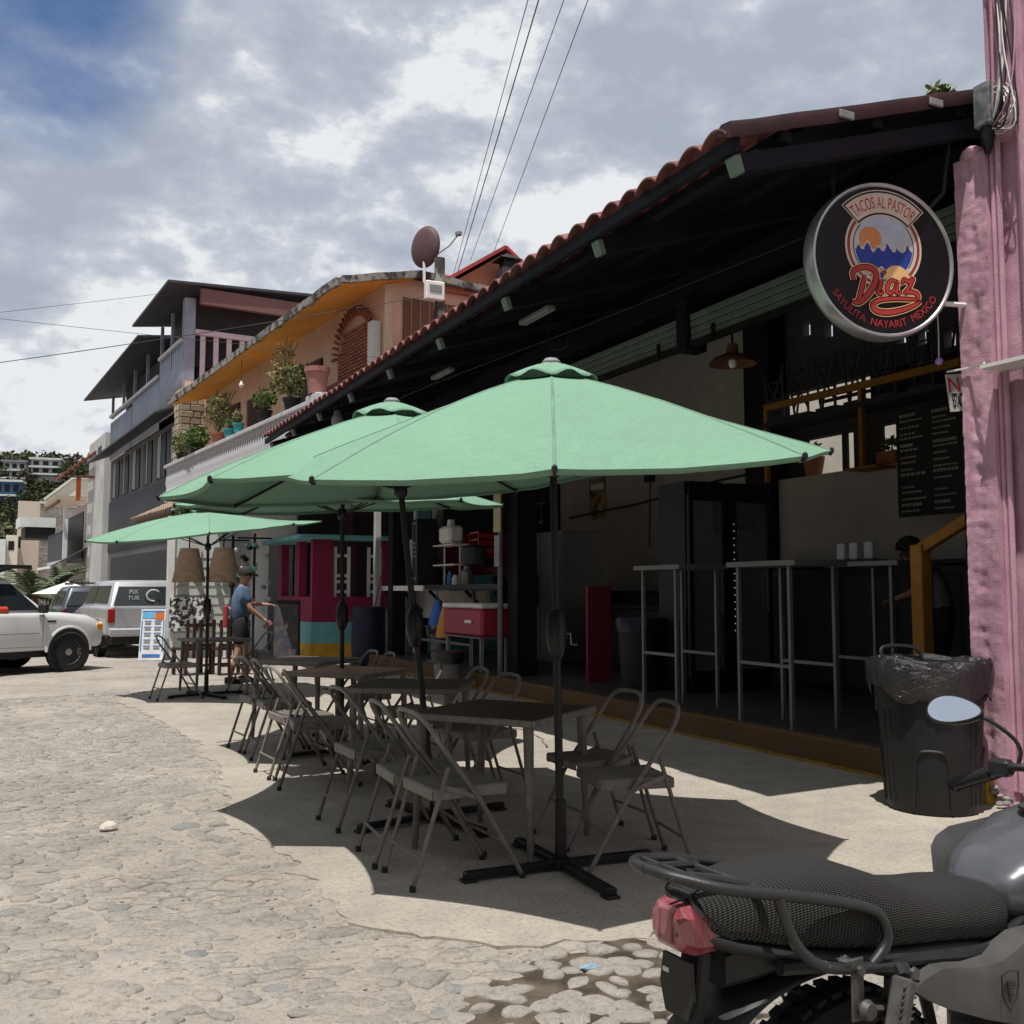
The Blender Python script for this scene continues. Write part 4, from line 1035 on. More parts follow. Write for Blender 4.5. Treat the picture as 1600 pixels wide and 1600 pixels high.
# balustrade
part('rail', m_bal, (-.09, 0, 5.06), (.09, 13.2, 5.16), oh, .015); part('rail_base', m_bal, (-.08, 0, 4.225), (.08, 13.2, 4.34), oh)
blm = MB().lathe([(.045, 4.34), (.045, 4.40), (.028, 4.44), (.062, 4.60), (.05, 4.72), (.024, 4.90), (.04, 5.0), (.045, 5.06)], n=8).mesh('baluster', m_bal, True, 60)
for i in range(70):
    o = bpy.data.objects.new('baluster', blm); C.objects.link(o); o.parent = oh; o.location = (0, .12 + i * .187, 0)
part('rail_pedestal', m_bal, (-.14, .35, 4.22), (.14, .95, 5.22), oh, .02)
# clay tile awning under the balcony
mb = MB()
for i in range(62):
    y = .2 + i * .2
    for r_ in range(6):
        x0, x1 = .1 - r_ * .2, .1 - (r_ + 1) * .2 - .03; z0 = 4.0 - r_ * .10; z1 = z0 - .125; j = rge.uniform(-.02, .02)
        ring = lambda x, z, w: [(x, y + j + w * math.cos(a), z + w * .9 * math.sin(a)) for a in (0, .8, 1.57, 2.35, 3.14)]
        mb.loft([ring(x0, z0 + .02, .075), ring(x1, z1 + .03, .095)], closed=False)
o = mb.obj('awning_tiles', m_clay, oh, True, 60); stuff(o)
part('awning_board', m_shut, (-1.05, .1, 3.36), (.7, 12.8, 3.40), oh)
part('green_doorway', m_black, (.71, 3.9, 0), (.75, 5.6, 2.6), oh); part('doorway', m_black, (.71, 8.2, 0), (.75, 9.4, 2.3), oh)
for i in range(7): part('wall_band', mat('wall_band', (.42, .44, .43), .9), (.725, 9.6, .4 + i * .26), (.748, 13.1, .43 + i * .26), oh)
# satellite dish, meter, chimney on the orange house
ds = thing('satellite_dish', 'dark red satellite dish on a white arm above the orange roof', 'satellite dish', (6.72, 17.95, 8.12), R(-150))
mb = MB(); mb.lathe([(.0, .06), (.2, .05), (.34, .02), (.42, -.03), (.42, -.045), (.33, .0), (.0, .04)], n=28, axis='X', sx=.86, sy=1.0); mb.obj('dish', mat('dish_maroon', (.09, .045, .05), .6), ds, True, 60)
MB().tube([(.0, 0, -.15), (.0, 0, -.7), (-.1, .2, -1.0)], .03, 8).obj('mast', m_white, ds, True)
MB().tube([(-.05, 0, -.3), (-.35, .35, .05), (-.42, .5, .25)], .015, 6).obj('feed_arm', m_grey, ds)
box('feed_horn', m_grey, (-.42, .52, .28), (.09, .12, .08), ds, .01)
mt = thing('utility_pole', 'short concrete utility post carrying a white meter box by the red roof', 'utility pole', (6.85, 17.45, 0))
MB().tube([(0, 0, -.1), (0, 0, 7.75)], [.13, .10], 10).obj('pole', m_edge, mt, True)
mx = box('meter_box', m_white, (-.16, -.14, 7.05), (.38, .14, .36), mt, .02); box('meter_window', m_grey, (-.16, -.216, 7.08), (.24, .01, .14), mx)
MB().tube(spline([(-.1, -.1, 6.9), (-.15, -.12, 6.4), (-.05, -.12, 5.7), (0, -.1, 5)], 5), .02, 6).obj('conduit', m_cable, mt)
cw = thing('chimney_cowl', 'dark metal chimney cowl with pyramid hood behind the red roof', 'chimney', (8.63, 18.2, 7.75))
box('stack', m_greyw, (0, 0, -.3), (.34, .34, 1.1), cw); box('vent', m_black, (0, 0, .34), (.24, .24, .18), cw)
mb = MB(); mb.add([(-.25, -.25, .43), (.25, -.25, .43), (.25, .25, .43), (-.25, .25, .43), (0, 0, .60)], [(0, 1, 4), (1, 2, 4), (2, 3, 4), (3, 0, 4), (3, 2, 1, 0)]); mb.obj('hood', m_black, cw)
# balcony plants
def oh_pt(X, Y, Z): a = R(6.2); return (5.0 + X * math.cos(a) - Y * math.sin(a), 18.4 + X * math.sin(a) + Y * math.cos(a), Z)
def potted(name, label, loc, r, h, pm, leaves, seed, lm=None):
    t = thing(name, label, 'plant', loc, group='potted plants on the balcony rail'); rg = random.Random(seed)
    MB().lathe([(r * .68, 0), (r * .74, h * .3), (r * .9, h * .8), (r * 1.0, h * .82), (r * 1.02, h), (r * .86, h), (r * .8, h * .85)], n=20).obj('pot', pm, t, True, 40)
    mb = MB(); st_ = MB()
    for (c_, rad, n_, s_) in leaves: foliage(mb, c_, rad, n_, s_, rg, .1)
    for k in range(7 if leaves else 0):
        (c_, rad, n_, s_) = leaves[k % len(leaves)]
        st_.tube(spline([(rg.uniform(-.04, .04), rg.uniform(-.04, .04), h * .8), (c_[0] * .5 + rg.uniform(-.1, .1), c_[1] * .5 + rg.uniform(-.1, .1), (h + c_[2]) / 2), (c_[0] + rg.uniform(-.8, .8) * rad[0], c_[1] + rg.uniform(-.8, .8) * rad[1], c_[2] + rad[2] * rg.uniform(.2, .9))], 4), .012, 5)
    if leaves: mb.obj('foliage', lm or m_leaf, t); st_.obj('stems', m_leaf2, t)
    return t
m_bpot = mat('black_plastic_pot', (.02, .02, .022), .6); m_tpot = mat('turquoise_pot', (.05, .32, .36), .6)
pp_ = potted('flower_pot', 'large pink clay pot on the balcony pedestal beside the arch', oh_pt(0, .68, 5.24), .25, .52, m_pinkpot, [], 1)
potted('balcony_plant', 'tall wispy olive shrub on the balcony left of the big pink pot', oh_pt(.2, 2.7, 5.17), .2, .34, m_bpot, [((0, 0, .75), (.55, .95, .45), 900, .10), ((-.1, .4, 1.35), (.35, .7, .45), 300, .06)], 2, m_leaf2)
potted('balcony_plant', 'dark green fern in a black pot on the balcony rail, right of the turquoise pots', oh_pt(.1, 4.2, 5.17), .17, .3, m_bpot, [((0, 0, .55), (.35, .5, .3), 320, .11)], 3)
potted('balcony_plant', 'small flowering plant in a turquoise pot on the balcony rail', oh_pt(0, 5.9, 5.17), .14, .24, m_tpot, [((0, 0, .42), (.18, .3, .2), 130, .07)], 4, m_leaf2)
potted('balcony_plant', 'low plant in a second turquoise pot beside the terracotta pot on the rail', oh_pt(0, 6.7, 5.17), .14, .22, m_tpot, [((0, 0, .36), (.16, .22, .16), 90, .06)], 5)
potted('balcony_plant', 'tall grey-green bush in a terracotta pot halfway along the balcony', oh_pt(.1, 8.0, 5.17), .2, .3, m_terra, [((0, 0, .9), (.45, .85, .62), 1300, .075)], 6, m_leaf2)
potted('balcony_plant', 'broad bright green fern at the far end of the balcony', oh_pt(.1, 10.2, 5.17), .2, .22, m_bpot, [((0, 0, .45), (.45, 1.2, .4), 1300, .11)], 7)
potted('balcony_plant', 'pale spiky plant at the very end of the balcony beside the stone pier', oh_pt(.1, 11.8, 5.17), .18, .22, m_bpot, [((0, 0, .5), (.35, .6, .42), 420, .10)], 8, m_leaf2)
# string of bare bulbs under the eave
bl = thing('light_bulb', 'bare white bulb hanging under the orange eave', 'lamp', oh_pt(.05, 5.9, 6.35))
MB().lathe([(.0, -.07), (.045, -.05), (.06, 0), (.03, .06), (.02, .1)], n=10).obj('glass', m_white, bl, True); MB().tube([(0, 0, .08), (0, 0, .62)], .006, 4).obj('flex', m_cable, bl)

# grey tin-clad house
gh = thing('grey_house', 'tall grey tin-clad house with dark overhanging sheet roofs', 'house', (4.15, 32.6, 0), R(5.5))
part('core_wall', m_greyw, (.0, .1, -.1), (7, 13, 6.9), gh); part('core_upper', m_indark, (.5, .5, 6.9), (6, 4.0, 10.75), gh); part('core_upper', m_indark, (.5, 4.02, 6.9), (4.9, 12.8, 10.0), gh)
def tin(name, y0, y1, z0, z1, x=-.05, m=m_tin):
    mb = MB(); k = int((y1 - y0) / .06)
    for i in range(k + 1):
        y = y0 + (y1 - y0) * i / k; x_ = x + .025 * math.sin(i * 1.25); mb.v += [(x_, y, z0), (x_, y, z1)]
    for i in range(k): mb.f.append((2 * i, 2 * i + 2, 2 * i + 3, 2 * i + 1))
    o = mb.obj(name, m, gh, True, 80); o.modifiers.new('s', 'SOLIDIFY').thickness = .01; return o
tin('tin_panel', 0, 3.3, 7.15, 9.3); tin('tin_panel', 3.3, 8.2, 6.9, 8.75, -.06); tin('tin_panel', 8.2, 12.9, 6.9, 8.5, -.07)
tin('tin_panel', .05, 12.9, 3.0, 5.1, -.03, m_greyw)
part('parapet_rail', m_bal, (-.16, 0, 9.28), (.04, 3.3, 9.4), gh, .02); part('parapet_rail', m_bal, (-.16, 3.35, 8.72), (.04, 12.9, 8.84), gh, .02)
for (y_, z1) in ((.06, 10.65), (1.7, 10.6), (3.3, 10.5), (5.6, 10.0), (8.0, 9.9), (10.3, 9.8), (12.8, 9.7)):
    MB().box((-.02, y_, (8.7 + z1) / 2), (.1, .1, z1 - 8.7)).obj('roof_post', m_tin, gh)
MB().box((.12, -.02, 8.9), (.34, .14, 3.6), ch=.01).obj('corner_pillar', m_tin, gh)
mb = MB(); mb.add([(-.7, -.6, 10.95), (-.9, 4.0, 10.55), (6.5, 4.0, 11.6), (6.2, -.6, 11.35), (-.7, -.6, 11.03), (-.9, 4.0, 10.63), (6.5, 4, 11.68), (6.2, -.6, 11.43)], [(3, 2, 1, 0), (4, 5, 6, 7), (0, 1, 5, 4), (1, 2, 6, 5), (2, 3, 7, 6), (3, 0, 4, 7)]); mb.obj('roof', m_tin2, gh)
mb = MB(); mb.add([(-.7, 4.1, 10.25), (-1.0, 14.2, 9.6), (5, 14.2, 10.8), (5, 4.1, 11.0), (-.7, 4.1, 10.32), (-1.0, 14.2, 9.67), (5, 14.2, 10.87), (5, 4.1, 11.07)], [(3, 2, 1, 0), (4, 5, 6, 7), (0, 1, 5, 4), (1, 2, 6, 5), (2, 3, 7, 6), (3, 0, 4, 7)]); mb.obj('roof', m_tin2, gh)
part('pink_beam', mat('dusty_pink_beam', (.17, .09, .085), .8), (.35, -.5, 10.45), (6.2, -.3, 10.95), gh)
part('balcony_wall', m_indark, (.3, .35, 8.6), (6.5, .45, 10.9), gh)
ra = part('balcony_rail', mat('lilac_white_rail', (.5, .44, .47), .8), (.3, -.08, 9.55), (4.2, .08, 9.72), gh)
rbm = MB().box((0, 0, 0), (.16, .05, 1.55)).mesh('rail_board', MATS['lilac_white_rail'])
for i in range(9):
    o = bpy.data.objects.new('rail_board', rbm); C.objects.link(o); o.parent = ra; o.location = (.55 + i * .42, 0, 8.77)
part('balcony_floor', m_peach, (0, -.15, 7.75), (5, .3, 8.0), gh)
aw = MB(); aw.add([(-.95, -.2, 6.85), (-.95, 13.4, 6.75), (0, 13.4, 7.15), (0, -.2, 7.25), (-.95, -.2, 6.91), (-.95, 13.4, 6.81), (0, 13.4, 7.21), (0, -.2, 7.31)], [(3, 2, 1, 0), (4, 5, 6, 7), (0, 1, 5, 4), (1, 2, 6, 5), (2, 3, 7, 6), (3, 0, 4, 7)]); aw.obj('awning', m_tin2, gh)
for i, y_ in enumerate((1.2, 3.0, 5.2, 7.4, 9.6, 11.6)):
    w_ = part('window', m_black, (-.04, y_ - .75, 5.2), (-.005, y_ + .75, 6.7), gh); part('window_frame', m_bal, (-.06, y_ - .05, 5.2), (-.045, y_ + .05, 6.7), w_)
    if i % 2: part('curtain', mat('pale_curtain', (.35, .33, .3), .9), (-.055, y_ + .15, 5.25), (-.045, y_ + .4, 6.65), w_)
part('shop_opening', m_black, (-.03, .6, 0), (-.005, 12.2, 2.75), gh)
gh_dummy = 0
stn = part('stone_pier', m_ston, (-.3, -.9, 4.0), (.6, -.2, 7.6), gh)
sm_ = [MB().box((0, 0, 0), (.05, l, .19), ch=.02).mesh('stone', m_ston) for l in (.2, .3, .4)]; sm2 = [MB().box((0, 0, 0), (l, .05, .19), ch=.02).mesh('stone', m_ston) for l in (.2, .3, .4)]
rgs = random.Random(5)
for r_ in range(17):
    z = 4.15 + r_ * .205; x = -.3
    while x < .5:
        k = rgs.randrange(3); l = (.2, .3, .4)[k]; o = bpy.data.objects.new('stone', sm2[k]); C.objects.link(o); o.parent = stn; o.location = (x + l / 2, -.915 - rgs.uniform(0, .02), z); x += l + .02
    y = -.88
    while y < -.4:
        k = rgs.randrange(3); l = (.2, .3, .4)[k]; o = bpy.data.objects.new('stone', sm_[k]); C.objects.link(o); o.parent = stn; o.location = (-.315 - rgs.uniform(0, .02), y + l / 2, z); y += l + .02
part('white_corner_post', m_gwhite, (-.36, -.62, -.1), (-.1, -.36, 5.4), gh)

# smaller houses further down the street
pw = thing('white_pergola_house', 'narrow white house with red slatted pergola roof behind the grey house', 'house', (3.0, 50.0, 0), R(5))
part('wall', mat('weathered_white_wall', (.42, .42, .41), .9, var=.2, vscale=.8), (-.1, 0, 0), (4, 5, 8.8), pw)
for z_ in (7.9,): 
    for y_ in (1.0, 1.6): part('vent', m_black, (-.14, y_, z_), (-.105, y_ + .25, z_ + .4), pw)
mb = MB()
pr = MB().bar((-1.5, 3.0, 7.0), (.4, 3.0, 8.6), .1, .12).obj('pergola_frame', m_shut, pw)
for i in range(9):
    t = i / 8; part('pergola_slat', mat('red_pergola', (.22, .07, .05), .8), (-1.5 + 1.8 * t, 2.6, 7.05 + 1.5 * t), (-1.36 + 1.8 * t, 6.0, 7.13 + 1.5 * t), pw)
part('pergola_post', mat('orange_post', (.5, .12, .05), .8), (-.9, 3.0, 5.8), (-.7, 3.2, 6.95), pw); part('pergola_beam', m_shut, (-1.5, 2.8, 6.9), (.3, 3.0, 7.02), pw)
ah = thing('awning_house', 'pinkish house with dark awning, dark balcony and wooden pergola', 'house', (2.9, 56.0, 0), R(5))
part('wall', mat('mauve_grey_wall', (.26, .22, .21), .9), (0, 0, 0), (4, 11, 6.2), ah); part('upper_wall', m_gwhite, (.3, 1.5, 6.2), (4, 3, 7.6), ah)
part('balcony_front', m_tin2, (-1.1, 4, 3.1), (-1.0, 11, 4.7), ah); part('balcony_slab', m_bal, (-1.1, 3.9, 2.9), (0, 11, 3.08), ah); part('balcony_shade', m_black, (-.05, 4.2, 3.2), (-.01, 10.8, 5.8), ah)
mb = MB(); mb.add([(-2.2, -1.5, 2.6), (-2.2, 4.5, 2.4), (0, 4.5, 3.7), (0, -1.5, 3.9)], [(0, 1, 2, 3)]); o = mb.obj('awning', m_tin2, ah); o.modifiers.new('s', 'SOLIDIFY').thickness = .05
part('awning_rail', m_white, (-2.25, -1.5, 2.5), (-2.2, 4.5, 2.62), ah)
for i in range(7): part('pergola_rafter', mat('pale_timber', (.42, .34, .26), .85), (-1.6, 3.2 + i * .9, 6.3 + .12 * (i % 2)), (.2, 3.32 + i * .9, 6.5 + .12 * (i % 2)), ah)
part('pergola_beam', m_shut, (-1.5, 3, 6.15), (-1.35, 9.5, 6.29), ah); part('white_pillar', m_gwhite, (-1.12, 3.4, 0), (-.9, 3.65, 5.9), ah); part('white_pillar', m_gwhite, (-.2, .6, 3.0), (-.06, 1.5, 7.1), ah)
t_ = text_mb('A M A', .62, .02); t_.xf(Matrix(((0, 0, -1, -.03), (-1, 0, 0, 1.2), (0, 1, 0, 4.9), (0, 0, 0, 1)))); o = stuff(t_.obj('lettering', m_black, ah))
rc = part('roof_canopy', m_gwhite, (-2.6, 12, 5.3), (-.6, 15, 5.9), ah); part('canopy_shade', m_black, (-2.3, 12.1, 4.6), (-.6, 14.8, 5.28), ah)
ctow = thing('stone_house', 'cream and grey stone block house with flat roof at the street end', 'house', (-1.0, 78, 0), R(-2))
part('cream_wall', mat('cream_pink_wall', (.50, .42, .36), .9, var=.06), (0, 0, 0), (1.42, 8, 7.7), ctow)
m_dry = mat('dry_stone', (.30, .27, .24), .95, var=.3, vscale=3.5, stretch=(1, 1, 2.4), bump=1, bscale=5, col2=(.17, .155, .14))
part('stone_wall', m_dry, (1.42, -.05, 0), (5.4, 8, 7.7), ctow); part('roof_line', m_bal, (1.4, -.12, 7.55), (5.4, 0, 7.72), ctow); part('ledge', m_bal, (1.42, -.15, 5.2), (3.2, -.051, 5.3), ctow); part('small_window', m_black, (.1, -.02, 4.4), (.25, 0, 5.2), ctow)
cm2 = thing('cream_house', 'cream flat-roofed house with sloping parapet above the stone house', 'house', (.8, 88, 0))
m_cream = mat('cream_wall', (.66, .60, .50), .9, var=.06)
mb = MB(); mb.prism([(0, 0), (0, 8.6), (2.0, 10.4), (6.2, 10.6), (6.4, 10.9), (6.7, 10.9), (7.2, 8.0), (7.2, 0)], 0, 6, 'y'); mb.obj('wall', m_cream, cm2)
mb = MB(); mb.prism([(-.05, 8.6), (2.0, 10.42), (6.2, 10.62), (6.2, 10.75), (1.95, 10.6), (-.15, 8.75)], -.2, 0, 'y'); mb.obj('parapet', m_gwhite, cm2)
part('recess', mat('cream_recess', (.42, .40, .36), .9), (2.3, -.03, 8.3), (6.2, -.001, 9.6), cm2)
gwl = thing('garden_wall', 'banded pale garden wall with white corner post behind the wicker lamps', 'wall', (2.68, 22.45, 0))
part('wall', m_gwhite, (.08, 0, -.05), (1.7, .15, 2.9), gwl); part('corner_post', m_white, (-.06, -.04, -.05), (.08, .16, 3.0), gwl)
for i in range(9): part('wall_band', mat('wall_band', (.42, .44, .43), .9), (.081, -.012, .5 + i * .2), (1.69, -.001, .52 + i * .2), gwl)
wl_ = thing('white_house', 'small white house with chimney and cream annex at the far left', 'house', (-3.2, 74, 0))
part('wall', m_gwhite, (0, 0, 0), (1.6, 5, 4.8), wl_); part('chimney', m_gwhite, (.5, 0.3, 4.8), (.75, .6, 6.0), wl_); part('annex', m_cream, (1.6, .4, 0), (2.3, 4, 5.1), wl_); part('annex_window', m_black, (1.75, .38, 4.1), (2.1, .399, 4.7), wl_); part('awning', m_bal, (-.8, -.6, 4.0), (.3, 0, 4.15), wl_)
# magenta snack kiosk
m_mag = mat('magenta_paint', (0.24, 0.018, 0.065), 0.7, var=0.15, vscale=3, bump=.1, bscale=50)
m_teal = mat('teal_paint', (0.16, 0.42, 0.44), 0.75, var=0.18, vscale=3, bump=.1, bscale=50)
m_yel = mat('yellow_band_paint', (0.55, 0.33, 0.03), 0.75, var=0.25, vscale=5)
kx, ky = 5.0, 19.5
ks = thing('snack_kiosk', 'magenta kiosk counter with teal and yellow painted base', 'kiosk', (kx, ky, 0))
def kwall(z0, z1, m, nm, e=0.0): part(nm, m, (-e, -e, z0), (1.75, .16, z1), ks); part(nm, m, (-e, .16, z0), (.16, 3.0, z1), ks)
mb = MB(); mb.add([(0, 0, .36), (1.75, 0, .36), (1.75, 0, .78), (0, 0, .78)], [(0, 1, 2, 3)])
kwall(-.05, .36, m_yel, 'yellow_band', .02); kwall(.36, .78, m_teal, 'teal_band', .02); kwall(.78, 1.28, m_mag, 'half_wall')
for (x0, x1, y0, y1) in ((0, .42, .0, .16), (1.45, 1.75, 0, .16), (0, .16, 1.1, 1.4), (0, .16, 2.7, 3.0)): part('pillar', m_mag, (x0, y0, 1.28), (x1, y1, 2.42), ks)
part('counter_top', m_teal, (-.35, -.3, 2.42), (1.85, .5, 2.50), ks, .01); part('counter_top', m_teal, (-.35, .5, 2.42), (.4, 3.2, 2.5), ks, .01)
part('header', mat('mauve_panel', (.10, .045, .07), .8), (.75, .6, 2.5), (1.0, .75, 3.6), ks); part('upper_front', m_indark, (-.1, .8, 2.5), (2.4, .95, 4.0), ks); part('inner_panel', mat('mauve_panel', (.10, .045, .07), .8), (.7, 1.0, 1.0), (1.2, 1.1, 2.42), ks)
part('back', m_indark, (.17, 1.6, 0), (2.6, 1.7, 4.2), ks)
lad = thing('white_chair', 'white ladder-back chair standing on the kiosk sill', 'chair', (kx + .62, ky + .08, 1.28), group='white chairs in the kiosk windows')
for x_ in (-.14, .14): MB().box((x_, 0, .5), (.06, .04, 1.0)).obj('upright', m_white, lad)
for z_ in (.1, .3, .42, .82): MB().box((0, 0, z_), (.22, .03, .06)).obj('rung', m_white, lad)
dup(lad, (kx + 1.33, ky + .12, 1.28), 0, 'white ladder-back chair at the right end of the kiosk window')
# wall-hung barrel, chalkboards and wicker lamps near the kiosk
m_wick = mat('wicker', (0.09, 0.058, 0.036), 0.9, var=0.3, vscale=20, stretch=(1, 1, 3), bump=.8, bscale=60)
for i, (x, y, lb) in enumerate(((3.02, 22.15, 'wicker lampshade at the left of the hanging pair'), (3.62, 21.5, 'larger wicker lampshade at the right of the hanging pair'))):
    w_ = thing('wicker_lamp', lb, 'lamp', (x, y, 1.58), group='wicker lampshades hanging by the kiosk'); w_.scale = (.86, .86, .9)
    mb = MB(); mb.lathe([(.40, 0), (.36, .2), (.29, .5), (.22, .8), (.21, .8), (.28, .5), (.38, .01)], n=28, cap=False); mb.obj('lamp_shade', m_wick, w_, True, 60)
    for k in range(9): MB().lathe([(.400 - .021 * k, .09 * k), (.404 - .021 * k, .09 * k + .012), (.396 - .021 * k, .09 * k + .024)], n=28, cap=False).obj('wicker_hoop', m_wick, w_, True)
    MB().tube([(0, 0, .7), (0, 0, 2.2)], .02, 6).obj('cord', m_cable, w_)
ht = thing('tree', 'small dark tree with a bare trunk behind the wicker lamps', 'tree', (3.5, 23.4, 0))
MB().tube(spline([(0, 0, 0), (.1, 0, 1.2), (0, .05, 2.4), (.1, 0, 3.0)], 5), .09, 8).obj('trunk', m_shut, ht, True)
mb = MB(); foliage(mb, (-.1, 0, 3.0), (.8, .8, .55), 900, .16, random.Random(4), .1); mb.obj('crown', mat('dark_leaf', (.03, .05, .02), .6), ht)
cb_ = thing('chalkboard', 'dark standing chalkboard leaning by the kiosk corner', 'chalkboard', (4.45, 19.3, 0), R(-12)); 
MB().box((0, .1, .62), (.55, .04, 1.2), rot=Matrix.Rotation(R(-9), 3, 'X')).obj('board', m_black, cb_); MB().box((0, .075, .62), (.45, .01, 1.05), rot=Matrix.Rotation(R(-9), 3, 'X')).obj('poster', mat('poster_print', (.04, .05, .07), .6, var=.5, vscale=5, col2=(.12, .085, .07)), cb_)
for (x, y, lb, m_) in ((4.2, 21.2, 'grey ornament rack of hanging trinkets by the kiosk', m_tin), (3.95, 22.3, 'dark rack of hanging trinkets beside the tree', m_tin2)):
    rk = thing('trinket_rack', lb, 'rack', (x, y, 0)); rgk = random.Random(int(x * 100))
    MB().tube([(0, 0, 0), (0, 0, 2.6)], .03, 6).obj('post', m_black, rk); MB().tube([(-.35, 0, 2.5), (.35, 0, 2.5)], .02, 6).obj('arm', m_black, rk)
    for k in range(22):
        MB().lathe([(.02, -.05), (.06, -.03), (.07, .02), (.02, .05)], (rgk.uniform(-.35, .35), rgk.uniform(-.12, .12), rgk.uniform(.8, 2.4)), 7).obj('trinket', rgk.choice([m_tin, m_ston, m_black, m_teal, m_bal]), rk, True)
gw = thing('patterned_cloth', 'white cloth with black scribbled pattern hung on the far wall', 'cloth', (3.1, 22.38, 0), R(0)); 
mb = MB(); mb.box((0, 0, .9), (.85, .03, .72)); mb.obj('cloth', mat('scribble_cloth', (.75, .75, .73), .8, vscale=9, col2=(.05, .05, .05), edge=(.49, .51), bump=0), gw)
# ------------------------------------------------------------------ hill, far houses and trees
m_hill = mat('hill_scrub', (0.055, 0.065, 0.03), 0.95, var=0.35, vscale=.06, col2=(0.10, 0.085, 0.055), coords='World')
def hill_z(x, y):
    d = y - 130
    return max(0, 35 * (1 / (1 + math.exp(-(d - 75) / 26)))) * (1 - .25 * max(0, (x - 16) / 60)) * (.9 + .18 * nz(x, y, 0, .022)) - 1.2
mb = MB(); gx = [-120 + 5 * i for i in range(60)]; gy = [120 + 5 * j for j in range(50)]
for y in gy:
    for x in gx: mb.v.append((x, y, hill_z(x, y) + 1.2 * nz(x, y, 0, .12)))
for j in range(len(gy) - 1):
    for i in range(len(gx) - 1): mb.f.append((j * len(gx) + i, j * len(gx) + i + 1, (j + 1) * len(gx) + i + 1, (j + 1) * len(gx) + i))
hl = mb.obj('hill', m_hill, smooth=True, ang=180); struct(hl)
rg = random.Random(12); wood = [MB(), MB(), MB()]
for _ in range(800):
    y = rg.uniform(128, 300); x = rg.uniform(-.08 * y - 8, .22 * y); z = hill_z(x, y)
    r = rg.uniform(1.8, 4.2); k = rg.randrange(3)
    foliage(wood[k], (x, y, z + r * .7), (r, r, r * .8), int(60 * r / 2), 1.0, rg, .45)
for (cx_, cy_, cz_) in ((-6.5, 222, 25.0), (-1.6, 224, 24.4), (5.6, 224, 26), (8.2, 226, 27), (1.6, 221, 22.6), (-3.8, 226, 22.2), (-1.0, 187, 17.2), (-4.0, 186, 15.4), (3.5, 238, 30.0), (-1.5, 240, 30), (-6, 240, 30), (8, 240, 30.5), (11, 232, 28), (14, 236, 27.5)):
    foliage(wood[rg.randrange(3)], (cx_, cy_, cz_), (2.6, 2.2, 1.9), 150, .8, rg, .3)
for k, (c_) in enumerate(((.045, .062, .022), (.075, .085, .03), (.085, .07, .05))):
    o = wood[k].obj('hillside_wood', mat('wood_leaf_%s' % 'abc'[k], c_, .8, var=.35, vscale=.4, coords='World')); stuff(o); o['label'] = ('dark green', 'olive', 'dry brown')[k] + ' scrub and trees covering the hillside'; o['category'] = 'trees'
yt = MB(); foliage(yt, (0, 0, 3.0), (3.0, 3.0, 2.4), 260, .9, rg, .2); t = thing('tree', 'bright yellow-green tree on the lower hillside', 'tree', (6.2, 170, hill_z(6.2, 170) + 2)); yt.obj('crown', mat('bright_leaf', (.16, .19, .03), .7), t); MB().tube([(0, 0, -4), (0, 0, 3)], .3, 6).obj('trunk', m_shut, t)
def hillhouse(label, loc, dims, m, rows, cols, roof=None):
    t = thing('hill_house', label, 'house', loc, R(-8), group='houses on the hill'); w, d, h = dims
    part('wall', m, (-w / 2, 0, -1.5), (w / 2, d, h), t); part('roof', roof or m_gwhite, (-w / 2 - .4, -.8, h), (w / 2 + .4, d, h + .35), t)
    for r_ in range(rows):
        for c_ in range(cols):
            cw = w / cols; part('window', m_black, (-w / 2 + cw * (c_ + .2), -.06, h * (r_ + .25) / rows), (-w / 2 + cw * (c_ + .8), 0, h * (r_ + .8) / rows), t)
        part('terrace', m_gwhite, (-w / 2 - .3, -1.2, h * r_ / rows - .2), (w / 2 + .3, -.07, h * r_ / rows + .1), t)
m_hw = mat('hill_house_white', (.40, .40, .40), .9, var=.06)
hillhouse('white villa with terraces, right one on the hilltop', (1.9, 225, 25.2), (5.4, 5, 3.0), m_hw, 2, 3)
hillhouse('grey-roofed villa, left one on the hilltop', (-3.9, 230, 24.6), (4.2, 5, 3.4), m_hw, 2, 3, m_tin)
hillhouse('blue house lower on the hill at far left', (-4.2, 190, 17.6), (4.0, 4, 2.3), mat('blue_house', (.07, .12, .24), .9), 1, 3)
# palms behind the white pickup
m_palm = mat('palm_leaf', (.07, .10, .045), .6, var=.3, vscale=4)
def palm(label, loc, h, s, seed):
    t = thing('palm', label, 'palm', loc); rg = random.Random(seed); MB().tube(spline([(0, 0, 0), (.1, 0, h * .5), (0, .1, h)], 4), .12, 8).obj('trunk', m_shut, t, True); mb = MB()
    for k in range(22):
        a = rg.uniform(0, 6.28); el = rg.uniform(-.1, 1.2); p = Vector((0, 0, h)); d = Vector((math.cos(a) * math.cos(el), math.sin(a) * math.cos(el), math.sin(el)))
        prev = p
        for q in range(9):
            nx_ = prev + d * s / 9; side = d.cross(Vector((0, 0, 1))).normalized() * s * .22 * math.sin(math.pi * (q + .8) / 10)
            for sg_ in (-1, 1): mb.add([prev, nx_, nx_ + side * sg_ + d * .15 * s - Vector((0, 0, .1 * s))], [(0, 1, 2)])
            prev = nx_; d = (d - Vector((0, 0, .11))).normalized()
    mb.obj('crown', m_palm, t)
palm('low bushy palm just behind the white pickup cab', (0.1, 40, 0), 1.2, 1.5, 3); palm('taller palm right of the bushy one behind the pickup bonnet', (0.9, 42, 0), 1.5, 1.3, 4)
wu = thing('white_canopy', 'white square sun canopy beyond the white pickup bonnet', 'canopy', (1.15, 38, 0))
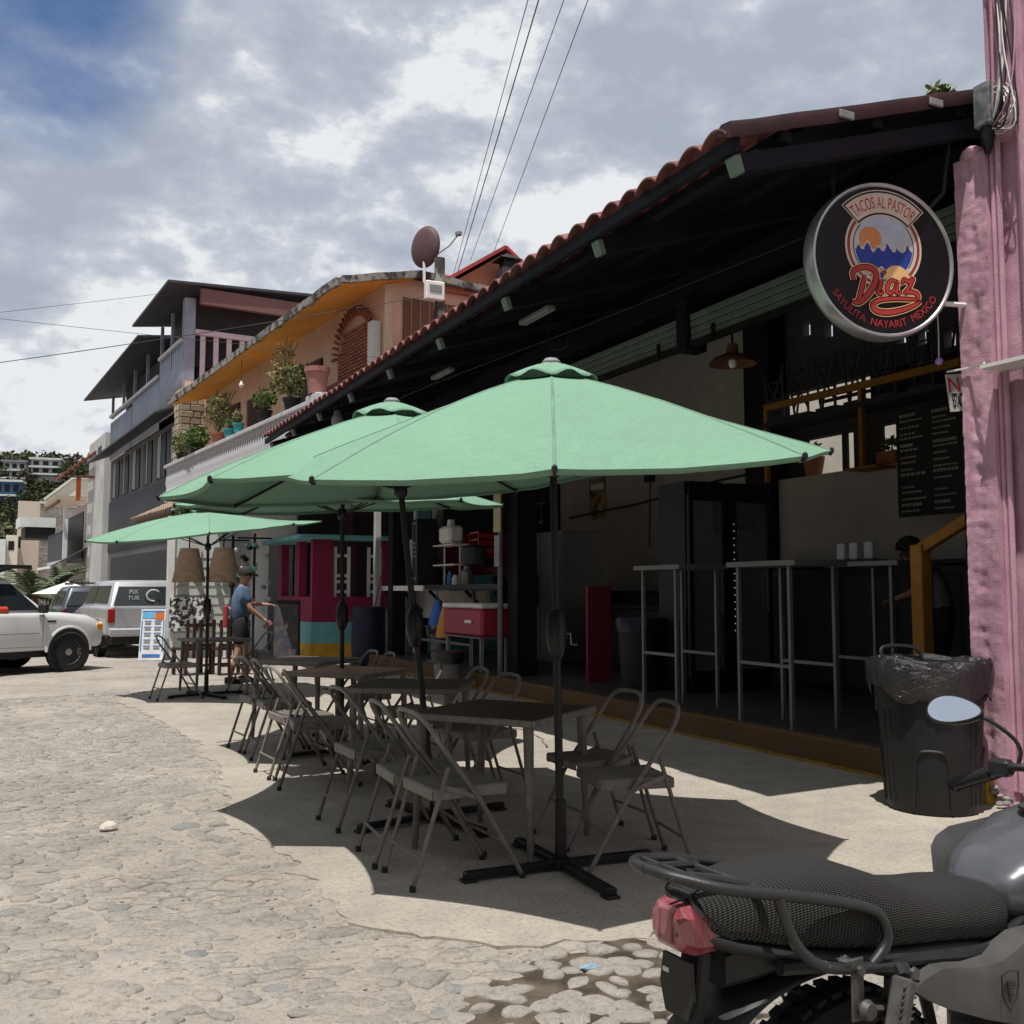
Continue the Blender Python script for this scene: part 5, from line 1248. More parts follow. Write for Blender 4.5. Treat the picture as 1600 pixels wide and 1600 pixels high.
mb = MB(); mb.add([(-1.1, -1.1, 1.3), (1.1, -1.1, 1.3), (1.1, 1.1, 1.3), (-1.1, 1.1, 1.3), (0, 0, 1.72)], [(0, 1, 4), (1, 2, 4), (2, 3, 4), (3, 0, 4)]); o = mb.obj('canopy', m_white, wu); o.modifiers.new('s', 'SOLIDIFY').thickness = .02
MB().tube([(0, 0, 0), (0, 0, 1.7)], .04, 6).obj('pole', m_grey, wu)
# overhead wires
def wire(label, a, b, sag, r=.006):
    P = [Vector(a).lerp(Vector(b), i / 24) - Vector((0, 0, sag * 4 * (i / 24) * (1 - i / 24))) for i in range(25)]
    o = MB().tube(P, r, 5).obj('overhead_wire', m_cable); tag(o, label, 'wire', 'overhead wires')
import itertools
wire('leftmost of the overhead wires dropping to the satellite dish post', (5.49 - 3.14 * .6, 11.04 - 10.2 * .6, 9.0), (8.63, 21.24, 8.6), .0)
wire('second overhead wire from the left above the umbrella', (5.62 - 3.1 * .6, 10.98 - 10.2 * .6, 9.0), (8.70, 21.2, 8.6), .0, .009)
wire('third overhead wire from the left above the umbrella', (5.93 - 2.84 * .6, 10.82 - 9.6 * .6, 9.0), (8.77, 20.43, 8.9), .0)
wire('rightmost of the overhead wires dropping behind the roof', (6.21 - 3.04 * .6, 10.69 - 9.75 * .6, 9.0), (9.25, 20.44, 8.9), .0)
wire('highest thin wire crossing the sky to the grey roof', (-9, 26.5, 6.1), (3.6, 33, 10.9), .05, .006)
wire('middle wire crossing in front of the grey house', (-9, 27, 8.2), (6.8, 17.6, 5.75), .1, .005)
wire('lowest dark wire crossing the street to the meter post', (-8, 24, 4.6), (6.8, 17.5, 7.05), .15, .008)

# ------------------------------------------------------------------ vehicles
m_glass = mat('car_glass', (0.02, 0.025, 0.03), 0.08, var=0.1, spec=0.6)
m_tyre = mat('tyre_rubber', (0.011, 0.011, 0.011), 0.85, var=.2, vscale=12, bump=.2, bscale=60)
m_rim = mat('wheel_rim', (0.30, 0.30, 0.31), 0.4, 0.7)
m_lamp = mat('tail_lamp_red', (0.28, 0.01, 0.012), 0.2, spec=.6)
m_trim = mat('black_trim', (0.02, 0.02, 0.021), 0.6)
def rring(x, w, z0, z1, r=.12, crown=.02):
    pts = []
    for (sy_, zz, a0) in ((1, z1 - r, 0), (-1, z1 - r, 90), (-1, z0 + r * .5, 180), (1, z0 + r * .5, 270)):
        rr = r if a0 < 180 else r * .5
        for k in range(4):
            a = R(a0 + 30 * k); pts.append((x, sy_ * (w - rr) + rr * math.cos(a), zz + rr * math.sin(a)))
    return pts
def vehicle(name, label, cat, loc, rz, paint, body, cab, wheels, side_windows, wheel_r=.36, steer=0, group=None):
    t = thing(name, label, cat, loc, rz, group)
    mb = MB(); mb.loft([rring(*b) for b in body]); bd = mb.obj('body', paint, t, True, 35)
    mb = MB(); mb.loft([[(x0, wb, zb), (x1, wt, zt), (x1, -wt, zt), (x0, -wb, zb)] for (x0, x1, zb, zt, wb, wt) in cab]) if False else None
    # cabin: bottom ring and top ring
    (bx0, bx1, zb, wb), (tx0, tx1, zt, wt) = cab
    g = MB(); n_ = 5
    def rect(x0, x1, w, z, r):
        P = []
        for (cx, cy_, a0) in ((x1 - r, w - r, 0), (x0 + r, w - r, 90), (x0 + r, -w + r, 180), (x1 - r, -w + r, 270)):
            for k in range(4): P.append((cx + r * math.cos(R(a0 + 30 * k)), cy_ + r * math.sin(R(a0 + 30 * k)), z))
        return P
    g.loft([rect(bx0, bx1, wb, zb - .04, .08), rect(tx0, tx1, wt, zt - .07, .10), rect(tx0 + .04, tx1 - .05, wt - .05, zt - .02, .1), rect(tx0 + .16, tx1 - .16, wt - .18, zt, .1)])
    gc = g.obj('cab', paint, t, True, 40)
    def sidept(x, z, sg_, off=.008):
        f = (z - zb) / (zt - zb); return (x, sg_ * (wb + (wt - wb) * f + off), z)
    for sg_ in (1, -1):
        for poly_ in side_windows:
            mb = MB(); mb.add([sidept(x, z, sg_) for x, z in poly_] + [sidept(x, z, sg_, -.01) for x, z in poly_], [tuple(range(len(poly_)))] + [(k, (k + 1) % len(poly_), len(poly_) + (k + 1) % len(poly_), len(poly_) + k) for k in range(len(poly_))]); mb.obj('side_window', m_glass, gc)
    def endpt(y, z, front, off):
        f = (z - zb) / (zt - .07 - zb); x = (bx1 + (tx1 - bx1) * f + off) if front else (bx0 + (tx0 - bx0) * f - off); return (x, y, z)
    for fr, nm in ((True, 'windscreen'), (False, 'rear_window')):
        z0, z1 = zb + .06, zt - .14; y0, y1 = wb - .12, wt - .10
        mb = MB(); pl = [(y0, z0), (-y0, z0), (-y1, z1), (y1, z1)]; mb.add([endpt(y, z, fr, .012) for y, z in pl] + [endpt(y, z, fr, -.02) for y, z in pl], [(0, 1, 2, 3)] + [(k, (k + 1) % 4, 4 + (k + 1) % 4, 4 + k) for k in range(4)]); mb.obj(nm, m_glass, gc)
    for (x, y, st_) in wheels:
        w_ = bpy.data.objects.new('wheel', MB().lathe([(wheel_r * .62, -.09), (wheel_r * .93, -.105), (wheel_r, -.07), (wheel_r, .07), (wheel_r * .93, .105), (wheel_r * .62, .09), (wheel_r * .58, 0), (wheel_r * .62, -.09)], n=28, axis='Y', cap=False).mesh('tyre', m_tyre, True, 40)); C.objects.link(w_); w_.parent = t
        w_.location = (x, y, wheel_r); w_.rotation_euler.z = st_; w_.name = 'wheel'
        rm = MB(); rm.lathe([(wheel_r * .62, -.085), (wheel_r * .60, -.04), (wheel_r * .2, -.05), (.06, -.075), (.0, -.08)], n=20, axis='Y', cap=False); rm.lathe([(wheel_r * .62, .085), (wheel_r * .60, .04), (wheel_r * .2, .05), (.06, .075), (.0, .08)], n=20, axis='Y', cap=False); rm.obj('rim', m_rim, w_, True, 50)
        sgn = 1 if y > 0 else -1
        ar_ = MB(); ar_.lathe([(wheel_r * 1.16, 0), (wheel_r * 1.16, .012)], (x, sgn * (max(b[1] for b in body) + .001) - (.012 if sgn < 0 else 0), wheel_r * 1.05), 24, 'Y'); ar_.obj('wheel_well', m_trim, t)
    return t, bd, gc
m_wpaint = mat('white_car_paint', (0.60, 0.605, 0.61), 0.3, var=0.06, vscale=2, coat=.4)
m_spaint = mat('silver_car_paint', (0.40, 0.41, 0.42), 0.3, 0.3, var=0.08, vscale=2, coat=.4)
m_dpaint = mat('dark_car_paint', (0.03, 0.04, 0.055), 0.3, 0.2, var=0.08, vscale=2, coat=.4)
HW = (0.943, 0.331); hd = math.atan2(.53, .85)
fwx, fwy = 0.58, 19.5
# white pickup: its right front wheel stands at (fwx, fwy)
c0 = Vector((fwx, fwy, 0)) - Matrix.Rotation(hd, 3, 'Z') @ Vector((1.42, -.76, 0))
pk_, bd, gc = vehicle('white_pickup', 'white single-cab pickup truck turning across the street at left', 'pickup', (c0.x, c0.y, -.03), hd, m_wpaint,
    [(-2.45, .80, .60, 1.04, .08), (-2.35, .85, .45, 1.06, .08), (-1.0, .87, .42, 1.06, .08), (.2, .87, .40, 1.06, .08), (.95, .87, .40, 1.06, .10), (1.3, .87, .42, 1.05, .14), (1.85, .86, .42, 1.0, .18), (2.08, .82, .42, .92, .2), (2.2, .74, .45, .80, .16)],
    ((-.42, 1.12, 1.04, .83), (-.30, .42, 1.66, .66)), [(1.42, -.82, R(-7)), (1.42, .82, R(-7)), (-1.45, -.80, 0), (-1.45, .80, 0)],
    [[(-.22, 1.10), (.88, 1.10), (.42, 1.54), (-.17, 1.56)]], .355)
for sg_ in (-1, 1):
    mi = box('mirror', m_trim, (.86, sg_ * .96, 1.13), (.12, .2, .17), pk_, .03)
    hn = box('door_handle', m_trim, (-.12, sg_ * .875, .96), (.16, .02, .05), pk_, .008)
    for x_ in (-.30, .92): MB().box((x_, sg_ * .872, .74), (.010, .006, .6)).obj('door_seam', m_grey, pk_)
    MB().box((.3, sg_ * .872, .47), (1.22, .006, .010)).obj('door_seam', m_grey, pk_)
    MB().box((.3, sg_ * .874, .70), (1.1, .006, .012)).obj('side_moulding', m_grey, pk_)
    box('badge', m_trim, (1.08, sg_ * .874, .90), (.16, .008, .03), pk_)
    box('headlight', m_gwhite, (2.13, sg_ * .62, .78), (.14, .26, .16), pk_, .03)
    box('indicator', mat('amber_lens', (.6, .2, .02), .3), (2.06, sg_ * .8, .77), (.14, .06, .14), pk_, .02)
    MB().tube([(1.42 + .425 * math.cos(R(a)), sg_ * .868, .37 + .425 * math.sin(R(a))) for a in range(0, 181, 12)], .028, 6).obj('wheel_arch', m_wpaint, pk_, True)
box('front_bumper', m_trim, (2.2, 0, .50), (.2, 1.6, .24), pk_, .05); box('chassis', m_trim, (-.1, 0, .36), (4.3, 1.45, .16), pk_)
lr = bpy.data.objects.new('ladder_rack', MB().box((-.9, 0, 1.84), (3.3, 1.5, .06)).mesh('ladder_rack', m_trim)); C.objects.link(lr); lr.parent = pk_
for (x_, y_) in ((-.5, .76), (-.5, -.76), (-2.2, .76), (-2.2, -.76)): MB().bar((x_, y_, 1.05), (x_, y_, 1.82), .06, .08).obj('rack_post', m_trim, lr)
for y_ in (-.76, .76): MB().bar((-.5, y_, 1.55), (.35, y_, 1.82), .04, .06).obj('rack_brace', m_trim, lr)
box('red_cloth', mat('red_sleeve', (.55, .05, .03), .8), (.12, -.80, 1.10), (.42, .08, .13), pk_, .04)
# silver pickup with canopy seen from behind
sv, bd, gc = vehicle('silver_pickup', 'silver pickup with canopy parked with its red tail lamps toward the camera', 'pickup', (2.02, 25.2, -.03), R(96), m_spaint,
    [(-2.5, .78, .55, 1.08, .08), (-2.42, .84, .5, 1.1, .08), (-1.0, .86, .42, 1.1, .08), (1.0, .86, .42, 1.08, .1), (1.9, .84, .42, 1.0, .16), (2.3, .76, .45, .85, .16)],
    ((-2.42, 1.1, 1.08, .80), (-2.15, .35, 1.66, .66)), [(1.5, -.79, 0), (1.5, .79, 0), (-1.45, -.79, 0), (-1.45, .79, 0)],
    [[(-2.2, 1.16), (-.75, 1.16), (-.75, 1.54), (-2.05, 1.54)], [(-.6, 1.16), (.8, 1.16), (.3, 1.54), (-.6, 1.54)]], .37)
for sg_ in (-1, 1): box('tail_lamp', m_lamp, (-2.48, sg_ * .74, .90), (.08, .14, .30), sv, .02)
box('rear_bumper', m_spaint, (-2.55, 0, .56), (.18, 1.6, .18), sv, .04); tg = MB().box((-2.505, 0, .87), (.02, 1.28, .40), ch=.006).obj('tailgate', m_spaint, sv); box('handle', m_trim, (-2.525, 0, .98), (.02, .2, .06), tg)
box('axle_shadow_guard', m_trim, (-2.2, 0, .40), (.3, 1.4, .22), sv)
t_ = text_mb('PIX\nTUR', .13, .003); t_.xf(Matrix(((0, 0, -1, -2.365), (-1, 0, 0, .28), (0, 1, 0, 1.34), (0, 0, 0, 1)))); t_.obj('lettering', m_gwhite, sv)
mb = MB().tube([(-2.40, -.12 - .14 * math.cos(a), 1.33 + .12 * math.sin(a)) for a in [R(k) for k in range(40, 300, 20)]], .016, 5); mb.obj('window_sticker', m_gwhite, sv)
# dark estate car behind
dk, bd, gc = vehicle('dark_car', 'dark blue-grey estate car parked behind the silver pickup', 'car', (1.35, 29.5, -.03), R(94), m_dpaint,
    [(-2.1, .74, .5, 1.0, .1), (-2.0, .82, .4, 1.02, .1), (0, .84, .38, 1.02, .1), (1.1, .84, .38, .98, .12), (1.8, .80, .4, .88, .16), (2.1, .7, .45, .75, .14)],
    ((-2.0, 1.1, 1.0, .79), (-1.75, .3, 1.55, .62)), [(1.35, -.77, 0), (1.35, .77, 0), (-1.3, -.77, 0), (-1.3, .77, 0)], [[(-1.8, 1.06), (-.5, 1.06), (-.5, 1.42), (-1.6, 1.42)], [(-.4, 1.06), (.85, 1.06), (.3, 1.42), (-.4, 1.42)]], .33)
for y_ in (-.5, .5): MB().bar((-1.5, y_, 1.6), (.1, y_, 1.6), .04, .04).obj('roof_rail', m_grey, dk)
for x_ in (-1.2, -.2): MB().bar((x_, -.55, 1.63), (x_, .55, 1.63), .05, .03).obj('roof_bar', m_trim, dk)
for sg_ in (-1, 1): box('tail_lamp', m_lamp, (-2.06, sg_ * .7, .85), (.08, .12, .25), dk, .02)

# ------------------------------------------------------------------ A-frame sign, dark wooden chairs, barrel
af = thing('sandwich_board', 'white sandwich board with blue and orange printed menu by the silver pickup', 'sign', (2.28, 21.75, -.02), R(-24))
m_print = mat('board_white', (.74, .76, .78), .5)
bdp = MB().box((0, 0, .52), (.50, .03, 1.04), rot=Matrix.Rotation(R(-7), 3, 'X')).obj('front_panel', m_print, af); MB().box((0, .26, .52), (.50, .03, 1.04), rot=Matrix.Rotation(R(7), 3, 'X')).obj('rear_panel', m_print, af)
def ab(name, m, x, z, w, h): 
    o = MB().box((x, -.021 + (z - .52) * .1228, z), (w, .006, h), rot=Matrix.Rotation(R(-7), 3, 'X')).obj(name, m, bdp)
m_pb = mat('print_blue', (.05, .18, .50), .5); m_po = mat('print_orange', (.65, .16, .03), .5); m_pbl = mat('print_light_blue', (.15, .45, .70), .5)
ab('printed_header', m_pbl, -.09, .92, .26, .13); ab('printed_header', m_po, .13, .90, .18, .14); ab('printed_header', m_pb, 0, .995, .44, .03)
for x_ in (-.22, .22): ab('printed_border', m_pb, x_, .50, .02, .62)
for i, (x_, z_) in enumerate(((-.1, .80), (.1, .80), (-.1, .68), (.1, .68), (-.1, .56), (.1, .56), (-.1, .42), (.1, .42), (-.1, .30), (.1, .30))):
    ab('printed_line', m_pb, x_, z_, .15, .012); ab('printed_line', m_grey, x_, z_ - .035, .12, .008); ab('printed_line', m_grey, x_, z_ - .06, .13, .008)
ab('printed_footer', m_pb, 0, .10, .36, .06)
m_dkw = mat('dark_wood', (.05, .025, .018), .6, var=.3, vscale=8)
for i, (x, y, a, lb) in enumerate(((2.62, 17.6, 20, 'dark wooden slat chair at the left of the pair behind the far table'), (3.15, 17.4, 12, 'dark wooden slat chair at the right of the pair, beside the walking man'))):
    wc = thing('wooden_chair', lb, 'chair', (x, y, -.02), R(a), group='dark wooden slat chairs')
    for k in range(5): MB().box((-.24 + k * .12, 0, .62), (.05, .03, .62 + .05 * (k % 2))).obj('back_slat', m_dkw, wc)
    for z_ in (.50, .84): MB().box((0, .02, z_), (.56, .03, .06)).obj('back_rail', m_dkw, wc)
    MB().box((0, .24, .44), (.56, .46, .04)).obj('seat', m_dkw, wc)
    for (x_, y_) in ((-.25, .03), (.25, .03), (-.25, .44), (.25, .44)): MB().box((x_, y_, .22), (.05, .05, .44)).obj('leg', m_dkw, wc)
    for y_ in (.03, .44): MB().box((0, y_, .16), (.5, .03, .04)).obj('stretcher', m_dkw, wc)

# ------------------------------------------------------------------ people
def skin(name, m, verts, edges, radii, parent, sub=2, root=0):
    me = bpy.data.meshes.new(name); me.from_pydata(verts, edges, []); me.update()
    o = bpy.data.objects.new(name, me); C.objects.link(o)
    o.modifiers.new('skin', 'SKIN').use_smooth_shade = True
    for i, r in enumerate(radii):
        sv_ = me.skin_vertices[0].data[i]; sv_.radius = r if isinstance(r, tuple) else (r, r); sv_.use_root = (i == root)
    ss = o.modifiers.new('sub', 'SUBSURF'); ss.levels = sub; ss.render_levels = sub
    dg = bpy.context.evaluated_depsgraph_get(); dg.update()
    m2 = bpy.data.meshes.new_from_object(o.evaluated_get(dg)); bpy.data.objects.remove(o); bpy.data.meshes.remove(me)
    m2.name = name; m2.materials.clear(); m2.materials.append(m)
    for p in m2.polygons: p.use_smooth = True
    o = bpy.data.objects.new(name, m2); C.objects.link(o); o.parent = parent; return o
def chain(vs, es, rs, start, pts):
    prev = start
    for (p, r) in pts: vs.append(p); rs.append(r); es.append((prev, len(vs) - 1)); prev = len(vs) - 1
    return prev
def hand(vs, es, rs, wrist, d, side, up):
    """palm and five fingers continuing the arm chain; d forward, side = thumb side"""
    d, side, up = Vector(d).normalized(), Vector(side).normalized(), Vector(up).normalized(); w = Vector(vs[wrist])
    pm = chain(vs, es, rs, wrist, [(tuple(w + d * .05), (.030, .018))])
    for k, (o_, l) in enumerate(((.027, .07), (.009, .08), (-.009, .075), (-.026, .058))):
        b = w + d * .092 + side * o_; chain(vs, es, rs, pm, [(tuple(b), .0095), (tuple(b + d * l * .5 - up * .006), .0085), (tuple(b + d * l * .85 - up * .03), .0065)])
    b = w + d * .04 + side * .038; chain(vs, es, rs, pm, [(tuple(b), .011), (tuple(b + d * .035 + side * .018), .009), (tuple(b + d * .06 + side * .02), .007)])
m_skin = mat('skin', (.42, .23, .16), .6, var=.08); m_skin2 = mat('brown_skin', (.20, .10, .065), .6, var=.08)
m_shirt = mat('blue_polo_shirt', (.085, .14, .23), .85, var=.12, vscale=8, bump=.3, bscale=12); m_short = mat('navy_shorts', (.014, .015, .022), .85, var=.2)
def person(label, loc, rz, skinm, J, shirt, pants, hairm, cap=None, shorts=True, lean=0):
    t = thing('person', label, 'person', loc, rz)
    vs, es, rs = [], [], []
    vs.append(J['pelvis']); rs.append((.085, .08))
    sp_ = chain(vs, es, rs, 0, [(J['spine'], (.09, .08)), (J['chest'], (.10, .085))]); nk = chain(vs, es, rs, sp_, [(J['neck'], .058), (J['head0'], .065)])
    chain(vs, es, rs, nk, [(J['head1'], (.085, .10)), (J['head2'], (.070, .085))])
    for s_ in 'LR':
        w_ = chain(vs, es, rs, sp_, [(J['sh' + s_], .048), (J['el' + s_], .043), (J['wr' + s_], .030)])
        d = Vector(J['wr' + s_]) - Vector(J['el' + s_]); up = Vector((0, 0, 1)) - d.normalized() * d.normalized().z
        if up.length < .05: up = Vector((1, 0, 0))
        hand(vs, es, rs, w_, d, d.cross(up) * (1 if s_ == 'R' else -1), up)
        chain(vs, es, rs, 0, [(J['hip' + s_], .07), (J['kn' + s_], .060), (J['an' + s_], .042), (J['toe' + s_], (.042, .03))])
    bd_ = skin('body', skinm, vs, es, rs, t, 1)
    V = lambda k: Vector(J[k])
    vs, es, rs = [tuple(V('pelvis') + Vector((0, 0, -.09)))], [], [(.185, .155)]
    c_ = chain(vs, es, rs, 0, [(J['spine'], (.165, .14)), (J['chest'], (.18, .14))]); chain(vs, es, rs, c_, [(tuple(V('neck') - Vector((0, 0, .03))), .075)])
    for s_ in 'LR': chain(vs, es, rs, c_, [(J['sh' + s_], .085), (tuple(V('sh' + s_).lerp(V('el' + s_), .75)), .07)])
    skin('shirt', shirt, vs, es, rs, t, 1)
    vs, es, rs = [tuple(V('pelvis') + Vector((0, 0, .12)))], [], [(.16, .13)]
    vs.append(tuple(V('pelvis') + Vector((0, 0, -.02)))); rs.append((.17, .14)); es.append((0, 1))
    for s_ in 'LR': chain(vs, es, rs, 1, [(tuple(V('hip' + s_)), .125), (tuple(V('hip' + s_).lerp(V('kn' + s_), .85 if shorts else 1.0)), .10)] + ([] if shorts else [(J['an' + s_], .075)]))
    skin('shorts' if shorts else 'trousers', pants, vs, es, rs, t, 1)
    for s_ in 'LR':
        a, b = V('an' + s_), V('toe' + s_); d = (b - a); d.z = 0; d.normalize()
        mb = MB(); mb.loft([[tuple(a + d * x + Vector((-d.y, d.x, 0)) * w * sx + Vector((0, 0, z - a.z))) for (sx, z) in ((1, .0), (1.05, .03), (.7, h), (-.7, h), (-1.05, .03), (-1, 0))] for (x, w, h) in ((-.07, .03, .09), (-.04, .042, .10), (.06, .046, .085), (.14, .048, .06), (.19, .03, .045))]); mb.obj('shoe', m_trim, t, True, 60)
    # face, ears, hair
    hx = (V('head2') - V('head0')).normalized(); fwd = Vector(J['look']).normalized(); fwd = (fwd - hx * fwd.dot(hx)).normalized(); lft = hx.cross(fwd); c_ = V('head1')
    mb = MB(); mb.tube([tuple(c_ + fwd * .085 + hx * .01), tuple(c_ + fwd * .118 - hx * .02), tuple(c_ + fwd * .09 - hx * .035)], [.010, .017, .012], 6); mb.obj('nose', skinm, t, True)
    for sg_ in (-1, 1):
        mb = MB(); p = c_ + lft * sg_ * .094 - fwd * .005 - hx * .01; mb.lathe([(.0, -.012), (.022, -.008), (.026, .004), (.0, .012)], (0, 0, 0), 8); mb.v = [tuple(p + lft * q[2] * sg_ + fwd * q[0] * .8 + hx * q[1] * 1.3) for q in mb.v]; mb.obj('ear', skinm, t, True)
        mb = MB(); p = c_ + lft * sg_ * .034 + fwd * .094 + hx * .012; mb.lathe([(.0, -.008), (.010, -.004), (.012, .003), (.0, .01)], tuple(p), 8); mb.obj('eye', m_trim, t, True)
    mb = MB(); p = c_ + fwd * .097 - hx * .062; mb.tube([tuple(p - lft * .026), tuple(p + fwd * .006), tuple(p + lft * .026)], .006, 5); mb.obj('mouth', mat('lips', (.3, .1, .08), .6), t)
    hb_ = MB(); rows = []
    for j in range(8):
        th = R(4 + 98 * j / 7); row = []
        for k in range(24):
            ph = 2 * math.pi * k / 24; d = hx * math.cos(th) + (fwd * math.cos(ph) + lft * math.sin(ph)) * math.sin(th)
            lim = 1.0
            if math.cos(ph) > .45 and th > R(62): d = (hx * math.cos(R(62)) + (fwd * math.cos(ph) + lft * math.sin(ph)) * math.sin(R(62)))
            r_ = .122 if hairm is not m_trim or True else .12
            row.append(tuple(c_ + hx * .018 + Vector((d.x, d.y, d.z)) * (r_ + .006 * nz(d.x * 5, d.y * 5, d.z * 5) + .012 * max(0, -d.dot(fwd)))))
        rows.append(row)
    hb_.loft(rows); hr = hb_.obj('hair', hairm, t, True, 70)
    if cap:
        cp = MB(); rows = []
        for j in range(6):
            th = R(3 + 80 * j / 5); rows.append([tuple(c_ + hx * .022 + (hx * math.cos(th) + (fwd * math.cos(2 * math.pi * k / 24) + lft * math.sin(2 * math.pi * k / 24)) * math.sin(th)) * .128) for k in range(24)])
        cp.loft(rows); cpo = cp.obj('cap', cap, t, True, 60)
        bm_ = MB(); q = c_ + hx * .035; bm_.loft([[tuple(q + fwd * (.12 + .09 * s_ * math.cos(a)) + lft * .11 * math.sin(a) * (1 - .1 * s_) - hx * .03 * s_ + hx * zz) for a in (-1.4, -.9, -.4, 0, .4, .9, 1.4)] for (s_, zz) in ((0, 0), (1, 0), (1, -.008), (0, -.008))], closed=False); bm_.obj('cap_brim', cap, cpo, True, 60)
    return t
J = dict(pelvis=(0, 0, .96), spine=(.0, 0, 1.16), chest=(.015, 0, 1.36), neck=(.05, 0, 1.51), head0=(.075, 0, 1.57), head1=(.09, 0, 1.66), head2=(.085, 0, 1.73), look=(1, .25, -.1),
         shL=(.02, .17, 1.42), elL=(.20, .24, 1.20), wrL=(.44, .16, 1.20), shR=(.02, -.17, 1.42), elR=(.10, -.25, 1.14), wrR=(.30, -.24, .99),
         hipL=(.02, .09, .90), knL=(.16, .10, .51), anL=(.10, .10, .09), toeL=(.24, .11, .03), hipR=(-.01, -.09, .90), knR=(-.03, -.10, .50), anR=(-.16, -.10, .09), toeR=(-.02, -.11, .03))
mn_ = person('man in blue polo shirt, dark shorts and cap walking past the kiosk', (2.95, 15.95, -.02), math.atan2(.05, 1), m_skin, J, m_shirt, m_short, mat('dark_hair', (.02, .015, .012), .8), mat('dark_cap', (.025, .027, .03), .85))
rb_ = MB().box((-.20, .06, 1.02), (.06, .2, .34), ch=.02).obj('shoulder_bag', mat('red_bag', (.32, .03, .04), .8), None); rb_.location = (2.95, 15.95, -.02); tag(rb_, 'red bag hanging behind the hip of the man in blue', 'bag')
ph_ = MB().box((0, 0, 0), (.075, .012, .15), ch=.004).obj('phone', mat('pink_case', (.5, .2, .25), .5)); ph_.location = (3.34, 15.74, .87); ph_.rotation_euler = (0, R(50), 0); tag(ph_, 'phone in the hand of the man in the blue shirt', 'phone')
# opposite side of the street and behind the camera (out of view; added to cut sky light under the umbrellas; the glass reflections show trees)
m_opp = mat('sky_block_wall', (.42, .36, .29), .9, var=.1, vscale=.6)
for i, (x, y, w, d, h, lb) in enumerate(((-9.5, 4, 5, 9, 7.0, 'unseen cream house added to block sky light opposite the taqueria'), (-9.5, 14, 5, 9.5, 6.2, 'unseen cream house added to block sky light opposite the kiosk'), (-9.8, 25, 5, 10, 7.5, 'unseen cream house added to block sky light opposite the orange house'), (-3.0, -9, 12, 5, 6.8, 'unseen house added to block sky light across the lane behind the viewer'))):
    t = thing('sky_block_house', lb, 'house', (x, y, -.05)); part('wall', m_opp, (-w / 2, -d / 2, 0), (w / 2, d / 2, h), t); part('roof', m_redroof, (-w / 2 - .3, -d / 2 - .3, h), (w / 2 + .3, d / 2 + .3, h + .25), t)
    for k in range(3):
        f = (k + .5) / 3 - .5
        if x < -5: part('window', m_black, (w / 2, f * d - .5, 3.6), (w / 2 + .03, f * d + .5, 5.0), t); part('door', m_shut, (w / 2, f * d - .55, 0), (w / 2 + .03, f * d + .55, 2.2), t)
        else: part('window', m_black, (f * w - .5, d / 2, 3.6), (f * w + .5, d / 2 + .03, 5.0), t); part('door', m_shut, (f * w - .55, d / 2, 0), (f * w + .55, d / 2 + .03, 2.2), t)
for i, (x, y, h, lb) in enumerate(((-7.2, 9.2, 5.5, 'leafy street tree opposite the taqueria'), (-6.9, 19.5, 6.0, 'leafy street tree opposite the kiosk'), (-6.8, -1.5, 6.2, 'leafy street tree behind the viewer'), (3.8, -6.2, 5.8, 'leafy corner tree behind the viewer'), (12.5, -7.5, 6.5, 'second leafy corner tree behind the viewer, beyond the pink building'))):
    t = thing('tree', lb, 'tree', (x, y, -.05)); rg = random.Random(i + 40)
    tr = MB(); tr.tube(spline([(0, 0, 0), (.1, .05, h * .3), (-.05, .1, h * .6), (.1, 0, h * .85)], 5), [.2 - .006 * k for k in range(16)], 8)
    for k in range(5): a = k * 1.3; tr.tube([(0, .05, h * .4), (math.cos(a) * 1.0, math.sin(a) * 1.0, h * .65), (math.cos(a) * 1.6, math.sin(a) * 1.6, h * .8)], [.09, .06, .03], 6)
    tr.obj('trunk', m_shut, t, True); mb = MB()
    for k in range(9): foliage(mb, (rg.uniform(-1.3, 1.3), rg.uniform(-1.3, 1.3), h * rg.uniform(.55, 1.0)), (1.1, 1.1, .8), 260, .24, rg, .2)
    mb.obj('crown', m_leaf, t)
# ------------------------------------------------------------------ motorcycle in the foreground
m_tubeb = mat('black_tube_paint', (0.022, 0.023, 0.024), 0.42, var=0.3, vscale=25, col2=(0.20, 0.19, 0.18), edge=(.62, .72), bump=.25, bscale=90, spec=.45)
m_cast = mat('cast_aluminium', (0.085, 0.083, 0.08), 0.55, 0.4, var=0.3, vscale=30, bump=.3, bscale=120)
m_mplast = mat('black_moto_plastic', (0.016, 0.016, 0.017), 0.5, var=0.3, vscale=18, spec=.4)
m_panel = mat('dusty_silver_panel', (0.085, 0.083, 0.078), 0.5, 0.2, var=0.18, vscale=12, bump=.08, bscale=200)
m_tank = mat('tank_blue_grey', (0.10, 0.105, 0.118), 0.26, 0.35, var=0.15, vscale=6, coat=.3)
m_tank2 = mat('tank_silver', (0.26, 0.26, 0.26), 0.38, 0.25, var=0.15, vscale=9)
m_mirror = mat('mirror_glass', (0.9, 0.92, 0.95), 0.03, 1.0, var=0.02)
